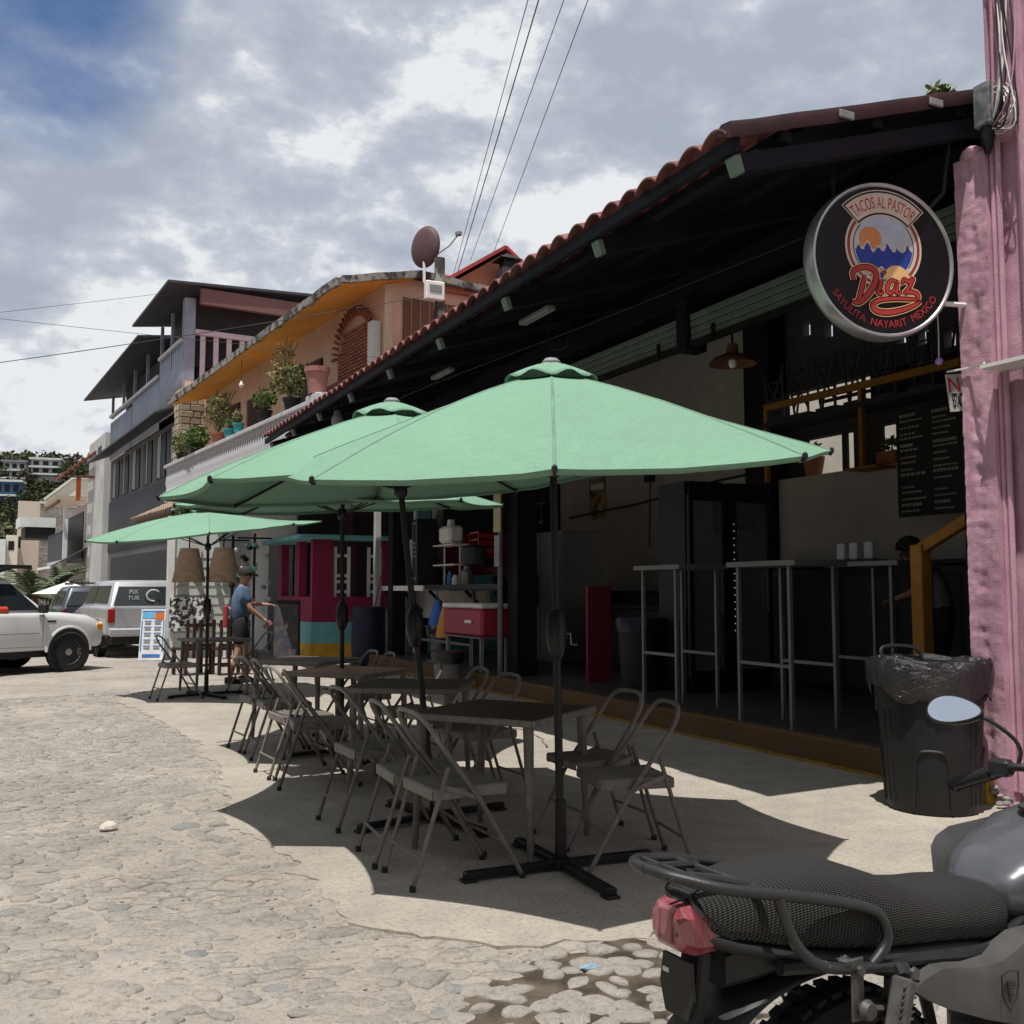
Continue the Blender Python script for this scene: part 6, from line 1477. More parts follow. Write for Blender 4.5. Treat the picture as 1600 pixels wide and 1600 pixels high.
# woven seat mesh: crossing threads with open holes
m_seat = mat('seat_mesh_cover', (0.03, 0.03, 0.03), 0.75, var=.2, vscale=10, spec=.3)
nt = m_seat.node_tree; pb = pnode(m_seat)
def sn(t, **k):
    n = nt.nodes.new(t)
    for a, b in k.items(): setattr(n, a, b)
    return n
tcs = sn('ShaderNodeTexCoord'); sx = sn('ShaderNodeSeparateXYZ'); nt.links.new(tcs.outputs['Object'], sx.inputs[0])
def mth(op, a, b):
    n = sn('ShaderNodeMath', operation=op)
    for i, q in enumerate((a, b)):
        if q is None: continue
        if isinstance(q, (int, float)): n.inputs[i].default_value = q
        else: nt.links.new(q, n.inputs[i])
    return n.outputs[0]
yz = mth('ADD', mth('MULTIPLY', sx.outputs[2], 1.0), mth('MULTIPLY', mth('ABSOLUTE', sx.outputs[1], None), -0.9))
w1 = mth('SINE', mth('MULTIPLY', mth('ADD', mth('MULTIPLY', sx.outputs[0], .6), yz), 640.0), None); w2 = mth('SINE', mth('MULTIPLY', mth('SUBTRACT', mth('MULTIPLY', sx.outputs[0], .6), yz), 640.0), None)
hgt = mth('MULTIPLY', w1, w2)
rp = sn('ShaderNodeValToRGB'); nt.links.new(mth('ADD', mth('MULTIPLY', hgt, .5), .5), rp.inputs[0])
rp.color_ramp.elements[0].position = .38; rp.color_ramp.elements[0].color = (.006, .006, .006, 1); rp.color_ramp.elements[1].position = .62; rp.color_ramp.elements[1].color = (.055, .054, .052, 1)
nt.links.new(rp.outputs[0], pb.inputs['Base Color'])
bmp = sn('ShaderNodeBump'); bmp.inputs['Strength'].default_value = 1.0; bmp.inputs['Distance'].default_value = .0022; nt.links.new(hgt, bmp.inputs['Height']); nt.links.new(bmp.outputs[0], pb.inputs['Normal'])

mc = thing('motorcycle', 'dusty black and silver motorcycle parked in the foreground with mesh seat cover', 'motorcycle', (1.506, 1.614, -.012), R(4.3))
def seatring(x, w, zt, zb, n=20):
    out = []
    for k in range(n):
        a = 2 * math.pi * k / n; c_, s_ = math.cos(a), math.sin(a)
        e = .72 if s_ > 0 else .45
        y = w * math.copysign(abs(c_) ** .62, c_); z = (zt + zb) / 2 + (zt - zb) / 2 * math.copysign(abs(s_) ** e, s_)
        if s_ < 0: y *= .96
        out.append((x, y, z))
    return out
st_ = [(-.405, .035, .845, .80), (-.385, .06, .856, .785), (-.33, .088, .866, .768), (-.22, .118, .876, .742), (-.10, .132, .876, .718), (-.02, .136, .864, .706), (.06, .134, .836, .698), (.13, .128, .806, .69), (.20, .122, .788, .682), (.28, .118, .778, .672), (.35, .118, .774, .660), (.41, .112, .768, .655), (.435, .095, .755, .665)]
st2 = []
for i in range(len(st_) - 1):
    for j in range(3): f = j / 3; st2.append(tuple(a + (b - a) * f for a, b in zip(st_[i], st_[i + 1])))
st2.append(st_[-1])
MB().loft([seatring(*q, n=32) for q in st2]).obj('seat', m_seat, mc, True, 75)
mb = MB(); mb.loft([seatring(x, w * .93, zb + .012, zb - .022, 16) for (x, w, zt, zb) in st_]); mb.obj('seat_base', m_mplast, mc, True, 60)
for y_ in (-.05, .02): MB().tube(spline([(-.36, y_ - .05, .79), (-.40, y_ - .02, .83), (-.40, y_ + .02, .85), (-.36, y_ + .03, .868)], 4), .003, 5).obj('strap', m_trim, mc)
# luggage rack
rk = []
def mir(p): return [(x, -y, z) for x, y, z in p]
near = [(-.055, -.145, .706), (-.022, -.148, .735), (-.018, -.148, .765), (-.045, -.146, .803), (-.14, -.144, .834), (-.287, -.138, .867), (-.39, -.118, .886), (-.44, -.082, .898), (-.468, -.045, .904), (-.476, 0, .905)]
rack = bpy.data.objects.new('luggage_rack', MB().tube(spline(near, 5), .0108, 10).mesh('luggage_rack', m_tubeb, True)); C.objects.link(rack); rack.parent = mc
MB().tube(spline(mir(near), 5), .0108, 10).obj('rack_tube', m_tubeb, rack, True)
for p in ([(-.287, -.138, .862), (-.262, -.142, .795), (-.235, -.146, .757), (-.19, -.148, .728), (-.124, -.148, .712), (-.03, -.148, .698), (.035, -.146, .686)],):
    MB().tube(spline(p, 5), .0108, 10).obj('rack_tube', m_tubeb, rack, True); MB().tube(spline(mir(p), 5), .0108, 10).obj('rack_tube', m_tubeb, rack, True)
for y_ in (-.035, .035): MB().tube(spline([(-.472, y_ * .8, .904), (-.43, y_ * 1.0, .896), (-.36, y_ * 1.5, .885), (-.285, y_ * 2.5, .868)], 5), .008, 8).obj('rack_bar', m_tubeb, rack, True)
MB().tube([(-.30, -.13, .868), (-.30, .13, .868)], .009, 8).obj('rack_bar', m_tubeb, rack, True)
MB().tube([(-.41, -.10, .892), (-.41, .10, .892)], .007, 8).obj('rack_bar', m_tubeb, rack, True)
for (x, z) in ((-.128, .724), (.062, .668)): MB().lathe([(.012, 0), (.013, .006), (.008, .010), (.008, .014)], (x, -.150, z), 6, 'Y').xf(Matrix.Identity(4)).obj('bolt', m_cast, rack)
MB().lathe([(.013, 0), (.014, .008), (.006, .011)], (-.135, -.148, .722), 6).obj('bolt', m_cast, rack)
# tail lamp
m_lens = mat('dusty_red_lens', (0.24, 0.012, 0.03), 0.25, var=.2, vscale=14, col2=(.50, .22, .25), edge=(.44, .72), stretch=(1, 1, .25), spec=.6, coat=.5)
pnode(m_lens).inputs['Transmission Weight'].default_value = .15
def lring(x, w, z0, z1, c_): return [(x, w - c_, z0), (x, w, z0 + c_), (x, w, z1 - c_), (x, w - c_, z1), (x, -w + c_, z1), (x, -w, z1 - c_), (x, -w, z0 + c_), (x, -w + c_, z0)]
tl = MB().loft([lring(-.352, .060, .752, .840, .016), (lring(-.398, .058, .750, .840, .018)), lring(-.426, .049, .759, .836, .018), lring(-.433, .040, .768, .828, .02)]).obj('tail_lamp', m_lens, mc, True, 25)
for y_ in (-.018, .018): MB().tube([(-.4355, y_, .772), (-.4355, y_, .824)], .0016, 5).obj('lens_rib', m_lens, tl)
MB().loft([lring(-.316, .05, .748, .848, .02), lring(-.335, .064, .746, .845, .018), lring(-.351, .064, .746, .845, .018)]).obj('lamp_housing', m_mplast, tl, True, 30)
MB().tube([(-.36, -.02, .85), (-.40, -.02, .848), (-.44, -.02, .842)], .002, 5).obj('lamp_clip', m_trim, tl)
for y_ in (-.0,): MB().lathe([(.004, 0), (.005, .004)], (-.434, -.03, .79), 8, 'X').obj('lens_screw', m_cast, tl)
# rear fender and plate bracket
def fend(pts, w, th):
    mb = MB(); rings = []
    for (x, z) in pts: rings.append([(x, w * math.sin(a), z - .03 * (1 - math.cos(a)) - th_) for th_ in (0,) for a in [R(q) for q in range(-75, 76, 15)]])
    return mb.loft(rings, closed=False)
fo_ = fend([(p.x, p.z) for p in spline([(.10, 0, .67), (-.05, 0, .70), (-.20, 0, .692), (-.31, 0, .650), (-.40, 0, .57), (-.46, 0, .47), (-.48, 0, .38)], 5)], .085, 0).obj('rear_fender', m_mplast, mc, True, 60); fo_.modifiers.new('s', 'SOLIDIFY').thickness = .003
MB().loft([lring(-.335, .05, .68, .75, .012), lring(-.28, .07, .69, .77, .012), lring(-.18, .09, .71, .76, .012)]).obj('tail_cowl', m_mplast, mc, True, 30)
pb_ = MB(); pb_.prism([(-.035, .735), (.045, .735), (.055, .68), (.04, .63), (-.025, .63), (-.04, .67)], -.405, -.398, 'x'); pb_ = pb_.obj('plate_bracket', m_mplast, mc)
box('bracket_slot', m_gwhite, (-.4065, .035, .705), (.003, .016, .008), pb_)
MB().bar((-.36, 0, .75), (-.385, 0, .60), .06, .03, ch=.006).obj('lamp_stay', m_mplast, mc)
# wheels
def mwheel(x, z, r, w):
    o = bpy.data.objects.new('wheel', MB().lathe([(r * .70, -w * .35), (r * .86, -w * .5), (r * .96, -w * .42), (r, -w * .18), (r, w * .18), (r * .96, w * .42), (r * .86, w * .5), (r * .70, w * .35), (r * .67, 0), (r * .70, -w * .35)], n=48, axis='Y', cap=False).mesh('wheel', m_tyre, True, 30)); C.objects.link(o); o.parent = mc; o.location = (x, 0, z)
    kb = MB()
    for k in range(44):
        a = 2 * math.pi * k / 44
        for s_ in (-1, 1): kb.box(((r + .001) * math.cos(a + .04 * s_), s_ * w * .22, (r + .001) * math.sin(a + .04 * s_)), (.010, w * .26, .026), rot=Matrix.Rotation(-a, 3, 'Y'))
    q = kb.obj('tread_blocks', m_tyre, o); stuff(q)
    MB().lathe([(r * .72, -.03), (r * .66, -.025), (r * .66, .025), (r * .72, .03), (r * .70, 0), (r * .72, -.03)], n=36, axis='Y', cap=False).obj('rim', m_rim, o, True)
    MB().lathe([(.05, -.05), (.055, 0), (.05, .05)], n=16, axis='Y').obj('hub', m_cast, o, True)
    sp_ = MB()
    for k in range(18): a = 2 * math.pi * k / 18; sp_.tube([(.05 * math.cos(a + .5), .03 * (-1) ** k, .05 * math.sin(a + .5)), (r * .67 * math.cos(a), 0, r * .67 * math.sin(a))], .0022, 5)
    stuff(sp_.obj('spokes', m_rim, o))
    return o
mwheel(0, .305, .302, .10); mwheel(1.24, .305, .295, .085)
# shock absorbers, hangers, footpeg
for s_ in (-1, 1):
    sk = bpy.data.objects.new('shock_absorber', MB().tube([(.02, s_ * .125, .66), (-.0, s_ * .13, .33)], .014, 10).mesh('shock_absorber', m_mplast, True)); C.objects.link(sk); sk.parent = mc
    MB().tube([(.018 + .026 * math.cos(t * 1.05) - .018 * t / 60, s_ * .127 + .026 * math.sin(t * 1.05), .63 - .0043 * t) for t in range(60)], .0045, 6).obj('spring', m_mplast, sk, True)
hg = MB().box((-.105, -.152, .672), (.034, .006, .115), ch=.003).obj('hanger_plate', m_cast, mc); MB().lathe([(.015, 0), (.02, .012), (.012, .024)], (-.098, -.178, .638), 10, 'Y').obj('bolt', m_cast, hg, True); MB().lathe([(.009, 0), (.009, .012)], (-.105, -.166, .708), 6, 'Y').obj('bolt', m_cast, hg)
MB().tube([(-.095, -.16, .64), (-.06, -.17, .635)], .006, 6).obj('bracket_pin', m_cast, hg)
fp = MB(); fp.loft([[(x, -.20 + y, z) for (y, z) in ()] for x in ()]) if False else None
pg = MB(); pg.bar((-.022, -.19, .69), (-.062, -.2, .60), .038, .03, ch=.005); pg_ = pg.obj('footpeg', m_cast, mc)
for k in range(8): f = k / 7; MB().box((-.026 - .034 * f, -.207 - .009 * f, .682 - .078 * f), (.040, .004, .003)).obj('peg_rib', m_cast, pg_)
MB().tube([(-.01, -.17, .70), (-.022, -.19, .69)], .012, 8).obj('peg_pivot', m_mplast, pg_)
# frame, swingarm, engine, chain guard, exhaust
fr = MB(); 
for s_ in (-1, 1):
    fr.tube(spline([(-.25, s_ * .10, .72), (.1, s_ * .115, .68), (.4, s_ * .10, .66), (.8, s_ * .04, .78)], 4), .014, 8); fr.tube(spline([(.35, s_ * .1, .66), (.42, s_ * .11, .45), (.5, s_ * .1, .25), (.8, s_ * .08, .22), (.95, s_ * .03, .6)], 4), .014, 8); fr.tube([(0, s_ * .09, .30), (.42, s_ * .09, .38)], .02, 8)
fr.obj('frame', m_mplast, mc, True); en = MB(); en.box((.62, 0, .36), (.34, .22, .22), ch=.04); en.box((.72, 0, .53), (.16, .14, .2), ch=.02)
en = en.obj('engine', m_cast, mc)
for k in range(7): MB().box((.72, 0, .46 + .024 * k), (.19, .18, .006)).obj('cooling_fin', m_cast, en)
MB().tube(spline([(.82, -.06, .5), (.88, -.12, .3), (.6, -.15, .22), (.2, -.16, .28)], 5), .02, 8).obj('exhaust_pipe', m_steel, mc, True); MB().tube([(.2, -.16, .28), (-.3, -.17, .40)], [.04, .045], 12).obj('muffler', m_mplast, mc, True)
# side panel with engraved shield
pn = MB(); pts = [(.05, .640), (.085, .655), (.13, .668), (.175, .664), (.225, .655), (.30, .655), (.345, .668), (.40, .685), (.45, .685), (.60, .675), (.66, .60), (.50, .505), (.38, .510), (.25, .55), (.14, .59), (.09, .615)]
pn.add([(x, -.150 - .02 * math.sin(math.pi * (x - .05) / .6), z) for x, z in pts] + [(x, -.11, z) for x, z in pts] + [(.30, -.182, .61)], [tuple([k, (k + 1) % 16, 32]) for k in range(16)] + [(k, (k + 1) % 16, 16 + (k + 1) % 16, 16 + k) for k in range(16)])
pno = pn.obj('side_panel', m_panel, mc, True, 20)
def ez(x, z): 
    return -.184 + abs(x - .30) * .05
sh_ = [(-.026, .030), (.0, .036), (.027, .030), (.027, .0), (.018, -.024), (.0, -.044), (-.018, -.024), (-.026, .0), (-.026, .030)]
MB().tube([(.30 + x, -.1865, .607 + z) for x, z in sh_], .0018, 5).obj('shield_emblem', m_trim, pno)
for (a, b) in (((-.012, .016), (.014, .012)), ((-.010, .016), (-.002, -.026)), ((-.004, .002), (.016, -.002)), ((-.001, -.010), (.012, -.014))): MB().tube([(.30 + a[0], -.1868, .607 + a[1]), (.30 + b[0], -.1868, .607 + b[1])], .0022, 5).obj('emblem_stroke', m_trim, pno)
pn2 = MB(); pn2.add([(x, .12, z) for x, z in pts] + [(x, .10, z) for x, z in pts] + [(.30, .15, .61)], [tuple([k, (k + 1) % 16, 32]) for k in range(16)] + [(k, (k + 1) % 16, 16 + (k + 1) % 16, 16 + k) for k in range(16)]); pn2.obj('side_panel', m_panel, mc, True, 20)
# tank
ts = [(.455, .05, .755, .70), (.472, .085, .775, .685), (.515, .115, .808, .67), (.59, .135, .842, .655), (.69, .145, .878, .65), (.78, .14, .888, .66), (.88, .115, .872, .69), (.95, .07, .84, .74), (.97, .03, .82, .77)]
t2 = []
for i in range(len(ts) - 1):
    for j in range(3): f = j / 3; t2.append(tuple(a + (b - a) * f for a, b in zip(ts[i], ts[i + 1])))
t2.append(ts[-1]); tk = MB().loft([seatring(*q, n=28) for q in t2]).obj('fuel_tank', m_tank, mc, True, 80)
for s_ in (-1, 1):
    k_ = []
    for (x, z) in ((.475, .80), (.50, .822), (.56, .835), (.75, .84), (.86, .80), (.86, .72), (.56, .675), (.49, .69)):
        w = .112 + .035 * math.sin(math.pi * min(1, max(0, (x - .42) / .5))) ; k_.append((x, s_ * (w + .004 - .06 * max(0, z - .80)), z))
    mb = MB(); mb.add(k_ + [(.67, s_ * .158, .755)], [(i, (i + 1) % 8, 8) for i in range(8)]); o = mb.obj('tank_badge_panel', m_tank2, tk, True, 60)
MB().lathe([(.04, 0), (.042, .008), (.03, .014)], (.70, 0, .886), 18).obj('filler_cap', m_cast, tk, True)
# handlebar, grips, levers, mirrors
hbp = [(.875, .36, .872), (.875, .25, .918), (.885, .17, .945), (.93, .08, .935), (.94, 0, .925)]
hbo = MB().tube(spline(hbp + mir(hbp)[::-1][1:], 5), .011, 10).obj('handlebar', m_mplast, mc, True)
for s_ in (1, -1):
    MB().tube([(.875, s_ * .365, .868), (.875, s_ * .36, .872), (.875, s_ * .255, .916), (.877, s_ * .25, .918)], [.019, .0165, .0165, .021], 12).obj('grip', m_trim, hbo, True)
    MB().box((.885, s_ * .215, .938), (.04, .06, .045), ch=.008).obj('switch_housing', m_mplast, hbo)
    MB().tube(spline([(.915, s_ * .20, .930), (.925, s_ * .25, .905), (.915, s_ * .32, .872), (.905, s_ * .365, .852)], 5), [.006] * 15 + [.009], 8).obj('lever', m_mplast, hbo, True)
    MB().tube(spline([(.915, s_ * .19, .935), (.95, s_ * .12, .96), (.98, s_ * .05, .9), (.95, s_ * .02, .7)], 6), .004, 6).obj('control_cable', m_cable, hbo)
    stk = MB().tube(spline([(.90, s_ * .175, .95), (.905, s_ * .17, .985), (.895, s_ * .185, 1.02), (.86, s_ * .225, 1.062), (.845, s_ * .245, 1.07)], 5), .0055, 8).obj('mirror_stalk', m_mplast, mc, True)
    # teardrop mirror facing backwards, tilted up
    prof_ = []
    for k in range(28):
        a = 2 * math.pi * k / 28; c_, q = math.cos(a), math.sin(a); prof_.append((.080 * c_, .041 * q * (1 + .28 * -c_) ))
    N_ = Vector((-math.cos(R(33)), -s_ * .10, math.sin(R(33)))).normalized(); X_ = Vector((0, 0, 1)).cross(N_).normalized(); Z_ = N_.cross(X_)
    Cc = Vector((.835, s_ * .315, 1.083))
    sgx = 1 if s_ > 0 else -1
    def mp(u, v, d): return tuple(Cc + X_ * u * sgx * 1 + Z_ * v + N_ * d)
    gl = MB(); gl.add([mp(u * .95, v * .93, .004) for u, v in prof_], [tuple(range(28))]); 
    hs_ = MB(); hs_.loft([[mp(u, v, .003) for u, v in prof_], [mp(u * 1.04, v * 1.05, -.004) for u, v in prof_], [mp(u * .9, v * .85, -.022) for u, v in prof_], [mp(u * .4, v * .4, -.032) for u, v in prof_]])
    ms = hs_.obj('mirror_shell', m_mplast, stk, True, 50); gl.obj('mirror_glass', m_mirror, stk)
# front end
for s_ in (-1, 1): MB().tube([(1.24, s_ * .085, .305), (.97, s_ * .085, .93)], .018, 10).obj('fork_leg', m_cast, mc, True)
MB().lathe([(.09, -.02), (.10, .04), (.07, .10), (.02, .12)], (1.07, 0, .86), 18, 'X').obj('headlight', m_mplast, mc, True); MB().lathe([(.05, 0), (.055, .03), (.04, .04)], (.99, .0, .95), 14).obj('speedometer', m_mplast, mc, True)
fe = fend([(1.24 + .33 * math.cos(R(a)), .305 + .33 * math.sin(R(a))) for a in range(20, 150, 10)], .055, 0).obj('front_fender', m_mplast, mc, True, 60); fe.modifiers.new('s', 'SOLIDIFY').thickness = .003
MB().tube(spline([(.36, .12, .32), (.38, .22, .15), (.36, .26, .005)], 4), .01, 8).obj('side_stand', m_mplast, mc)
# ------------------------------------------------------------------ inside the taqueria
def tall_table(label, loc, w, d, h, foot=.55):
    t = thing('tall_table', label, 'table', loc, group='tall steel bar tables'); 
    MB().box((0, 0, h - .02), (d, w, .05), ch=.004).obj('table_top', m_steel, t)
    for sx_ in (-1, 1):
        for sy_ in (-1, 1): MB().box((sx_ * (d / 2 - .05), sy_ * (w / 2 - .12), (h - .045) / 2), (.032, .032, h - .045)).obj('leg', m_steel, t)
        MB().box((sx_ * (d / 2 - .05), 0, foot), (.028, w - .272, .028)).obj('foot_rail', m_steel, t)
    return t
tall_table('tall steel bar table on the kerb, left of the nearer one', (6.14, 8.72, .2), .84, .6, 1.46)
tall_table('tall steel bar table on the kerb nearest the ochre handrail', (6.14, 7.08, .2), .93, .6, 1.46)
tall_table('tall steel table deeper inside with the napkin holders on it', (7.5, 7.25, .2), .95, .6, 1.48, .55)
nt_ = thing('napkin_tray', 'black tray with white napkin holders on the inner tall table', 'tray', (7.42, 7.5, 1.685))
box('tray', m_black, (0, 0, .01), (.2, .6, .02), nt_)
for y_ in (-.2, -.0, .17): MB().box((0, y_, .11), (.1, .11, .17), ch=.01).obj('napkin_holder', mat('napkin_white', (.4, .41, .45), .6), nt_)
def fridge(label, x0, x1, y, hdr):
    t = thing('drinks_fridge', label, 'fridge', ((x0 + x1) / 2, y, .2), group='glass door drinks fridges'); w = x1 - x0; h = 2.5
    part('back', m_black, (-w / 2, .55, 0), (w / 2, .6, h), t); part('side', m_black, (-w / 2, .04, 0), (-w / 2 + .04, .549, h), t); part('side', m_black, (w / 2 - .04, .04, 0), (w / 2, .549, h), t); part('top', hdr, (-w / 2 + .041, .0, h - .16), (w / 2 - .041, .549, h), t); part('base', m_black, (-w / 2 + .041, .0, 0), (w / 2 - .041, .549, .2), t)
    dr = part('door', m_black, (-w / 2 + .01, -.03, .2), (-w / 2 + .07, .02, h - .165), t); part('door_frame', m_black, (w / 2 - .07, -.03, .2), (w / 2 - .01, .02, h - .165), dr); part('door_frame', m_black, (-w / 2 + .071, -.03, .2), (w / 2 - .071, .02, .26), dr); part('door_frame', m_black, (-w / 2 + .071, -.03, h - .23), (w / 2 - .071, .02, h - .166), dr)
    part('glass', m_fglass, (-w / 2 + .071, -.012, .26), (w / 2 - .071, .0, h - .23), dr); MB().box((w / 2 - .1, -.05, 1.2), (.02, .03, .5)).obj('handle', m_steel, dr)
    rg = random.Random(int(x0 * 10))
    for k in range(4):
        z = .45 + k * .45; sf = part('shelf', m_grey, (-w / 2 + .05, .06, z), (w / 2 - .05, .5, z + .02), t)
        for q in range(5): MB().lathe([(.032, 0), (.034, .14), (.014, .2), (.013, .25)], (-w / 2 + .1 + q * (w - .2) / 4, .15, z + .02), 8).obj('bottle', rg.choice([m_bot1, m_bot2, m_bot3]), sf, True)
    return t
m_fglass = mat('fridge_glass', (.25, .3, .3), .02, trans=.6, spec=.5, var=.02, ior=1.9); m_bot1 = mat('cola_bottle', (.05, .015, .01), .25); m_bot2 = mat('green_bottle', (.03, .12, .05), .25); m_bot3 = mat('orange_bottle', (.4, .13, .02), .3)
fridge('black glass-door drinks fridge on the left of the pair', 6.95, 7.52, 9.7, m_black); fr2 = fridge('black glass-door drinks fridge on the right with red header', 7.58, 8.2, 9.7, m_maroon)
m_led = mat('led_white', (.8, .8, .8), .4, emit=((.95, .97, 1.0), 1.2))
lm_ = MB().lathe([(.0, -.0045), (.0045, 0), (.0, .0045)], n=6).mesh('led', m_led)
for k in range(16):
    o = bpy.data.objects.new('led', lm_); C.objects.link(o); o.parent = fr2; o.location = (-.28, -.034, 2.0 - k * .085)
# counter with brackets on the left of the post
ct = thing('bar_counter', 'long bar counter with white edge on brackets at the taqueria front', 'counter', (6.2, 0, 0))
part('counter_top', m_black, (-.05, 13.25, 1.42), (.5, 16.3, 1.5), ct); part('counter_edge', m_white, (-.08, 16.31, 1.40), (.5, 18.9, 1.49), ct); part('front_panel', m_inwall, (.42, 14.6, .9), (.48, 18.6, 1.40), ct); part('foot_pipe', m_steel, (.1, 14.6, .52), (.14, 17.6, .56), ct)
for y_ in (14.6, 16.2, 17.6, 18.6): MB().bar((.0, y_, 1.40), (.4, y_, 1.02), .04, .05).obj('bracket', m_black, ct)
for y_ in (14.55, 17.65): MB().box((.12, y_, .8), (.05, .05, 1.2)).obj('leg', m_steel, ct)
b2('white_door_post', m_bal, (5.98, 18.52, 0), (6.08, 18.66, 3.3), taq)
inp = thing('painted_partition', 'magenta and teal painted partition at the far end of the taqueria', 'wall', (0, 18.25, 0)); part('magenta_field', m_mag, (7.15, 0, 1.72), (9.6, .12, 2.52), inp); part('teal_field', m_teal, (7.0, 0, .2), (9.6, .12, 1.715), inp); part('blue_door', mat('light_blue_door', (.18, .38, .5), .7), (6.72, -.02, 1.75), (7.0, .1, 3.0), inp)
# things on and under the counter
sp = thing('pa_speaker', 'tall black loudspeaker cabinet with grey frame on the bar counter', 'speaker', (6.45, 17.1, 1.5), R(-8)); box('cabinet', m_black, (0, 0, .6), (.38, .42, 1.2), sp, .02)
for z_ in (.12, .52, .60, .68, .76, 1.12): box('front_strip', m_grey, (-.195, -.03, z_), (.012, .30, .03), sp)
for y_ in (-.17, .13): box('front_strip', m_grey, (-.195, y_, .6), (.012, .02, 1.1), sp)
wj = thing('water_dispenser', 'white water container standing on a small wire rack at the counter', 'container', (6.5, 15.95, 2.2)); MB().box((0, 0, .16), (.28, .5, .30), ch=.05).obj('tank', m_white, wj); MB().lathe([(.06, .31), (.07, .34), (.06, .42)], n=12).obj('cap', m_white, wj, True)
wr = thing('wire_rack', 'small white wire rack with tools on the bar counter', 'rack', (6.5, 15.9, 1.5))
for y_ in (-.35, .35): MB().box((0, y_, .33), (.02, .02, .66)).obj('leg', m_white, wr)
for z_ in (.68, .34): MB().box((0, .05, z_), (.3, .95, .02)).obj('shelf', m_white, wr)
rc_ = thing('red_crate', 'red plastic crate behind the water container', 'crate', (6.75, 15.2, 2.0)); 
for z_ in (.0, .12, .24, .36): MB().box((0, 0, z_), (.3, .4, .025)).obj('slat', m_lamp, rc_)
for y_ in (-.19, .19): MB().box((0, y_, .18), (.3, .02, .4)).obj('end', m_lamp, rc_)
kp = thing('steel_pot', 'dark cooking pot on the counter beside the cook', 'pot', (6.55, 15.1, 1.83)); MB().lathe([(.2, 0), (.21, .02), (.21, .28), (.2, .28)], n=20).obj('body', m_tin2, kp, True); MB().lathe([(.05, .28), (.2, .3), (.03, .33)], n=16).obj('lid', m_tin2, kp, True)
for (nm, lb, y, z, r, h, m_) in (('steel_jug', 'steel jug on the counter below the pot', 15.0, 1.5, .1, .3, m_steel), ('sauce_jar', 'white sauce jar on the counter left of the steel jug', 15.5, 1.5, .06, .16, m_white), ('sauce_bottle', 'blue sauce bottle on the counter beside the white jar', 15.75, 1.5, .045, .22, m_pb)):
    t = thing(nm, lb, 'container', (6.4, y, z)); MB().lathe([(r, 0), (r * 1.02, h * .7), (r * .6, h * .85), (r * .55, h)], n=14).obj('body', m_, t, True); MB().lathe([(r * .5, h), (r * .55, h + .03), (.0, h + .03)], n=12).obj('lid', m_trim, t, True)
co = thing('cool_box', 'red cool box with white lid standing below the counter', 'cool box', (6.15, 14.05, .72)); MB().box((0, 0, .21), (.5, 1.5, .42), ch=.04).obj('body', mat('red_cooler', (.33, .025, .05), .45), co); MB().box((0, 0, .455), (.53, 1.54, .07), ch=.02).obj('lid', m_white, co); MB().box((-.27, -.3, .22), (.02, .25, .05), ch=.008).obj('handle', m_white, co)
stb = thing('cooler_stand', 'grey stand carrying the red cool box', 'stand', (6.15, 14.05, .2))
for (x_, y_) in ((-.2, -.65), (-.2, .65), (.2, -.65), (.2, .65)): MB().box((x_, y_, .25), (.05, .05, .5)).obj('leg', m_grey, stb)
MB().box((0, 0, .508), (.5, 1.4, .016)).obj('top', m_grey, stb)
def bag(name, label, loc, m, w, h):
    t = thing(name, label, 'bag', loc); mb = MB(); rings = []
    for j in range(7):
        f = j / 6; ww = w * (.35 + .65 * min(1, f * 1.6)); rings.append([(.10 * math.sin(a) * (.4 + f) + .01 * nz(a, f, 1, 3), ww * math.cos(a) * (1 + .1 * nz(a, f, 3, 2)), -h * f) for a in [2 * math.pi * k / 14 for k in range(14)]])
    mb.loft(rings); mb.obj('sack', m, t, True, 40); MB().tube([(0, -w * .2, 0), (0, 0, .15), (0, w * .2, 0)], .008, 5).obj('handle', m, t)
bag('plastic_bag', 'blue plastic bag hanging under the counter', (6.08, 15.5, 1.25), mat('blue_bag', (.02, .10, .42), .5), .2, .42); bag('plastic_bag', 'yellow plastic bag hanging beside the red cool box', (6.04, 15.05, 1.15), mat('yellow_bag', (.45, .20, .02), .5), .24, .5)
kg = thing('gas_cylinder', 'grey gas cylinder standing under the left end of the counter', 'cylinder', (6.4, 18.2, .2)); MB().lathe([(.2, 0), (.22, .05), (.22, .75), (.18, .9), (.06, .96), (.06, 1.05)], n=20).obj('body', m_bal, kg, True)
for k in range(7): MB().lathe([(.222, .1 + k * .05), (.226, .11 + k * .05), (.222, .12 + k * .05)], n=20, cap=False).obj('hoop', m_bal, kg)
wb = thing('waste_bin', 'grey waste bin with black liner below the red cool box', 'bin', (5.99, 13.75, .2)); 
wb.location = (5.5, 13.6, 0); MB().lathe([(.18, 0), (.22, .5), (.21, .5)], n=20).obj('tub', m_grey, wb, True); MB().lathe([(.225, .35), (.24, .42), (.245, .52), (.2, .53)], n=20).obj('liner', m_bag, wb, True)
br = thing('water_barrel', 'navy blue plastic barrel in front of the pink kiosk', 'barrel', (5.9, 18.6, 0)); MB().lathe([(.31, 0), (.33, .04), (.345, .3), (.35, .5), (.345, .75), (.335, 1.0), (.345, 1.03), (.31, 1.05)], n=30).obj('body', mat('navy_plastic', (.012, .018, .045), .5), br, True, 50); MB().lathe([(.33, 1.04), (.335, 1.09), (.0, 1.1)], n=24).obj('lid', mat('navy_plastic', (.012, .018, .045), .5), br, True)
MB().tube([(.0, -.3, 1.08), (.25, -.1, 2.0)], .012, 6).obj('broom_handle', m_shut, br)
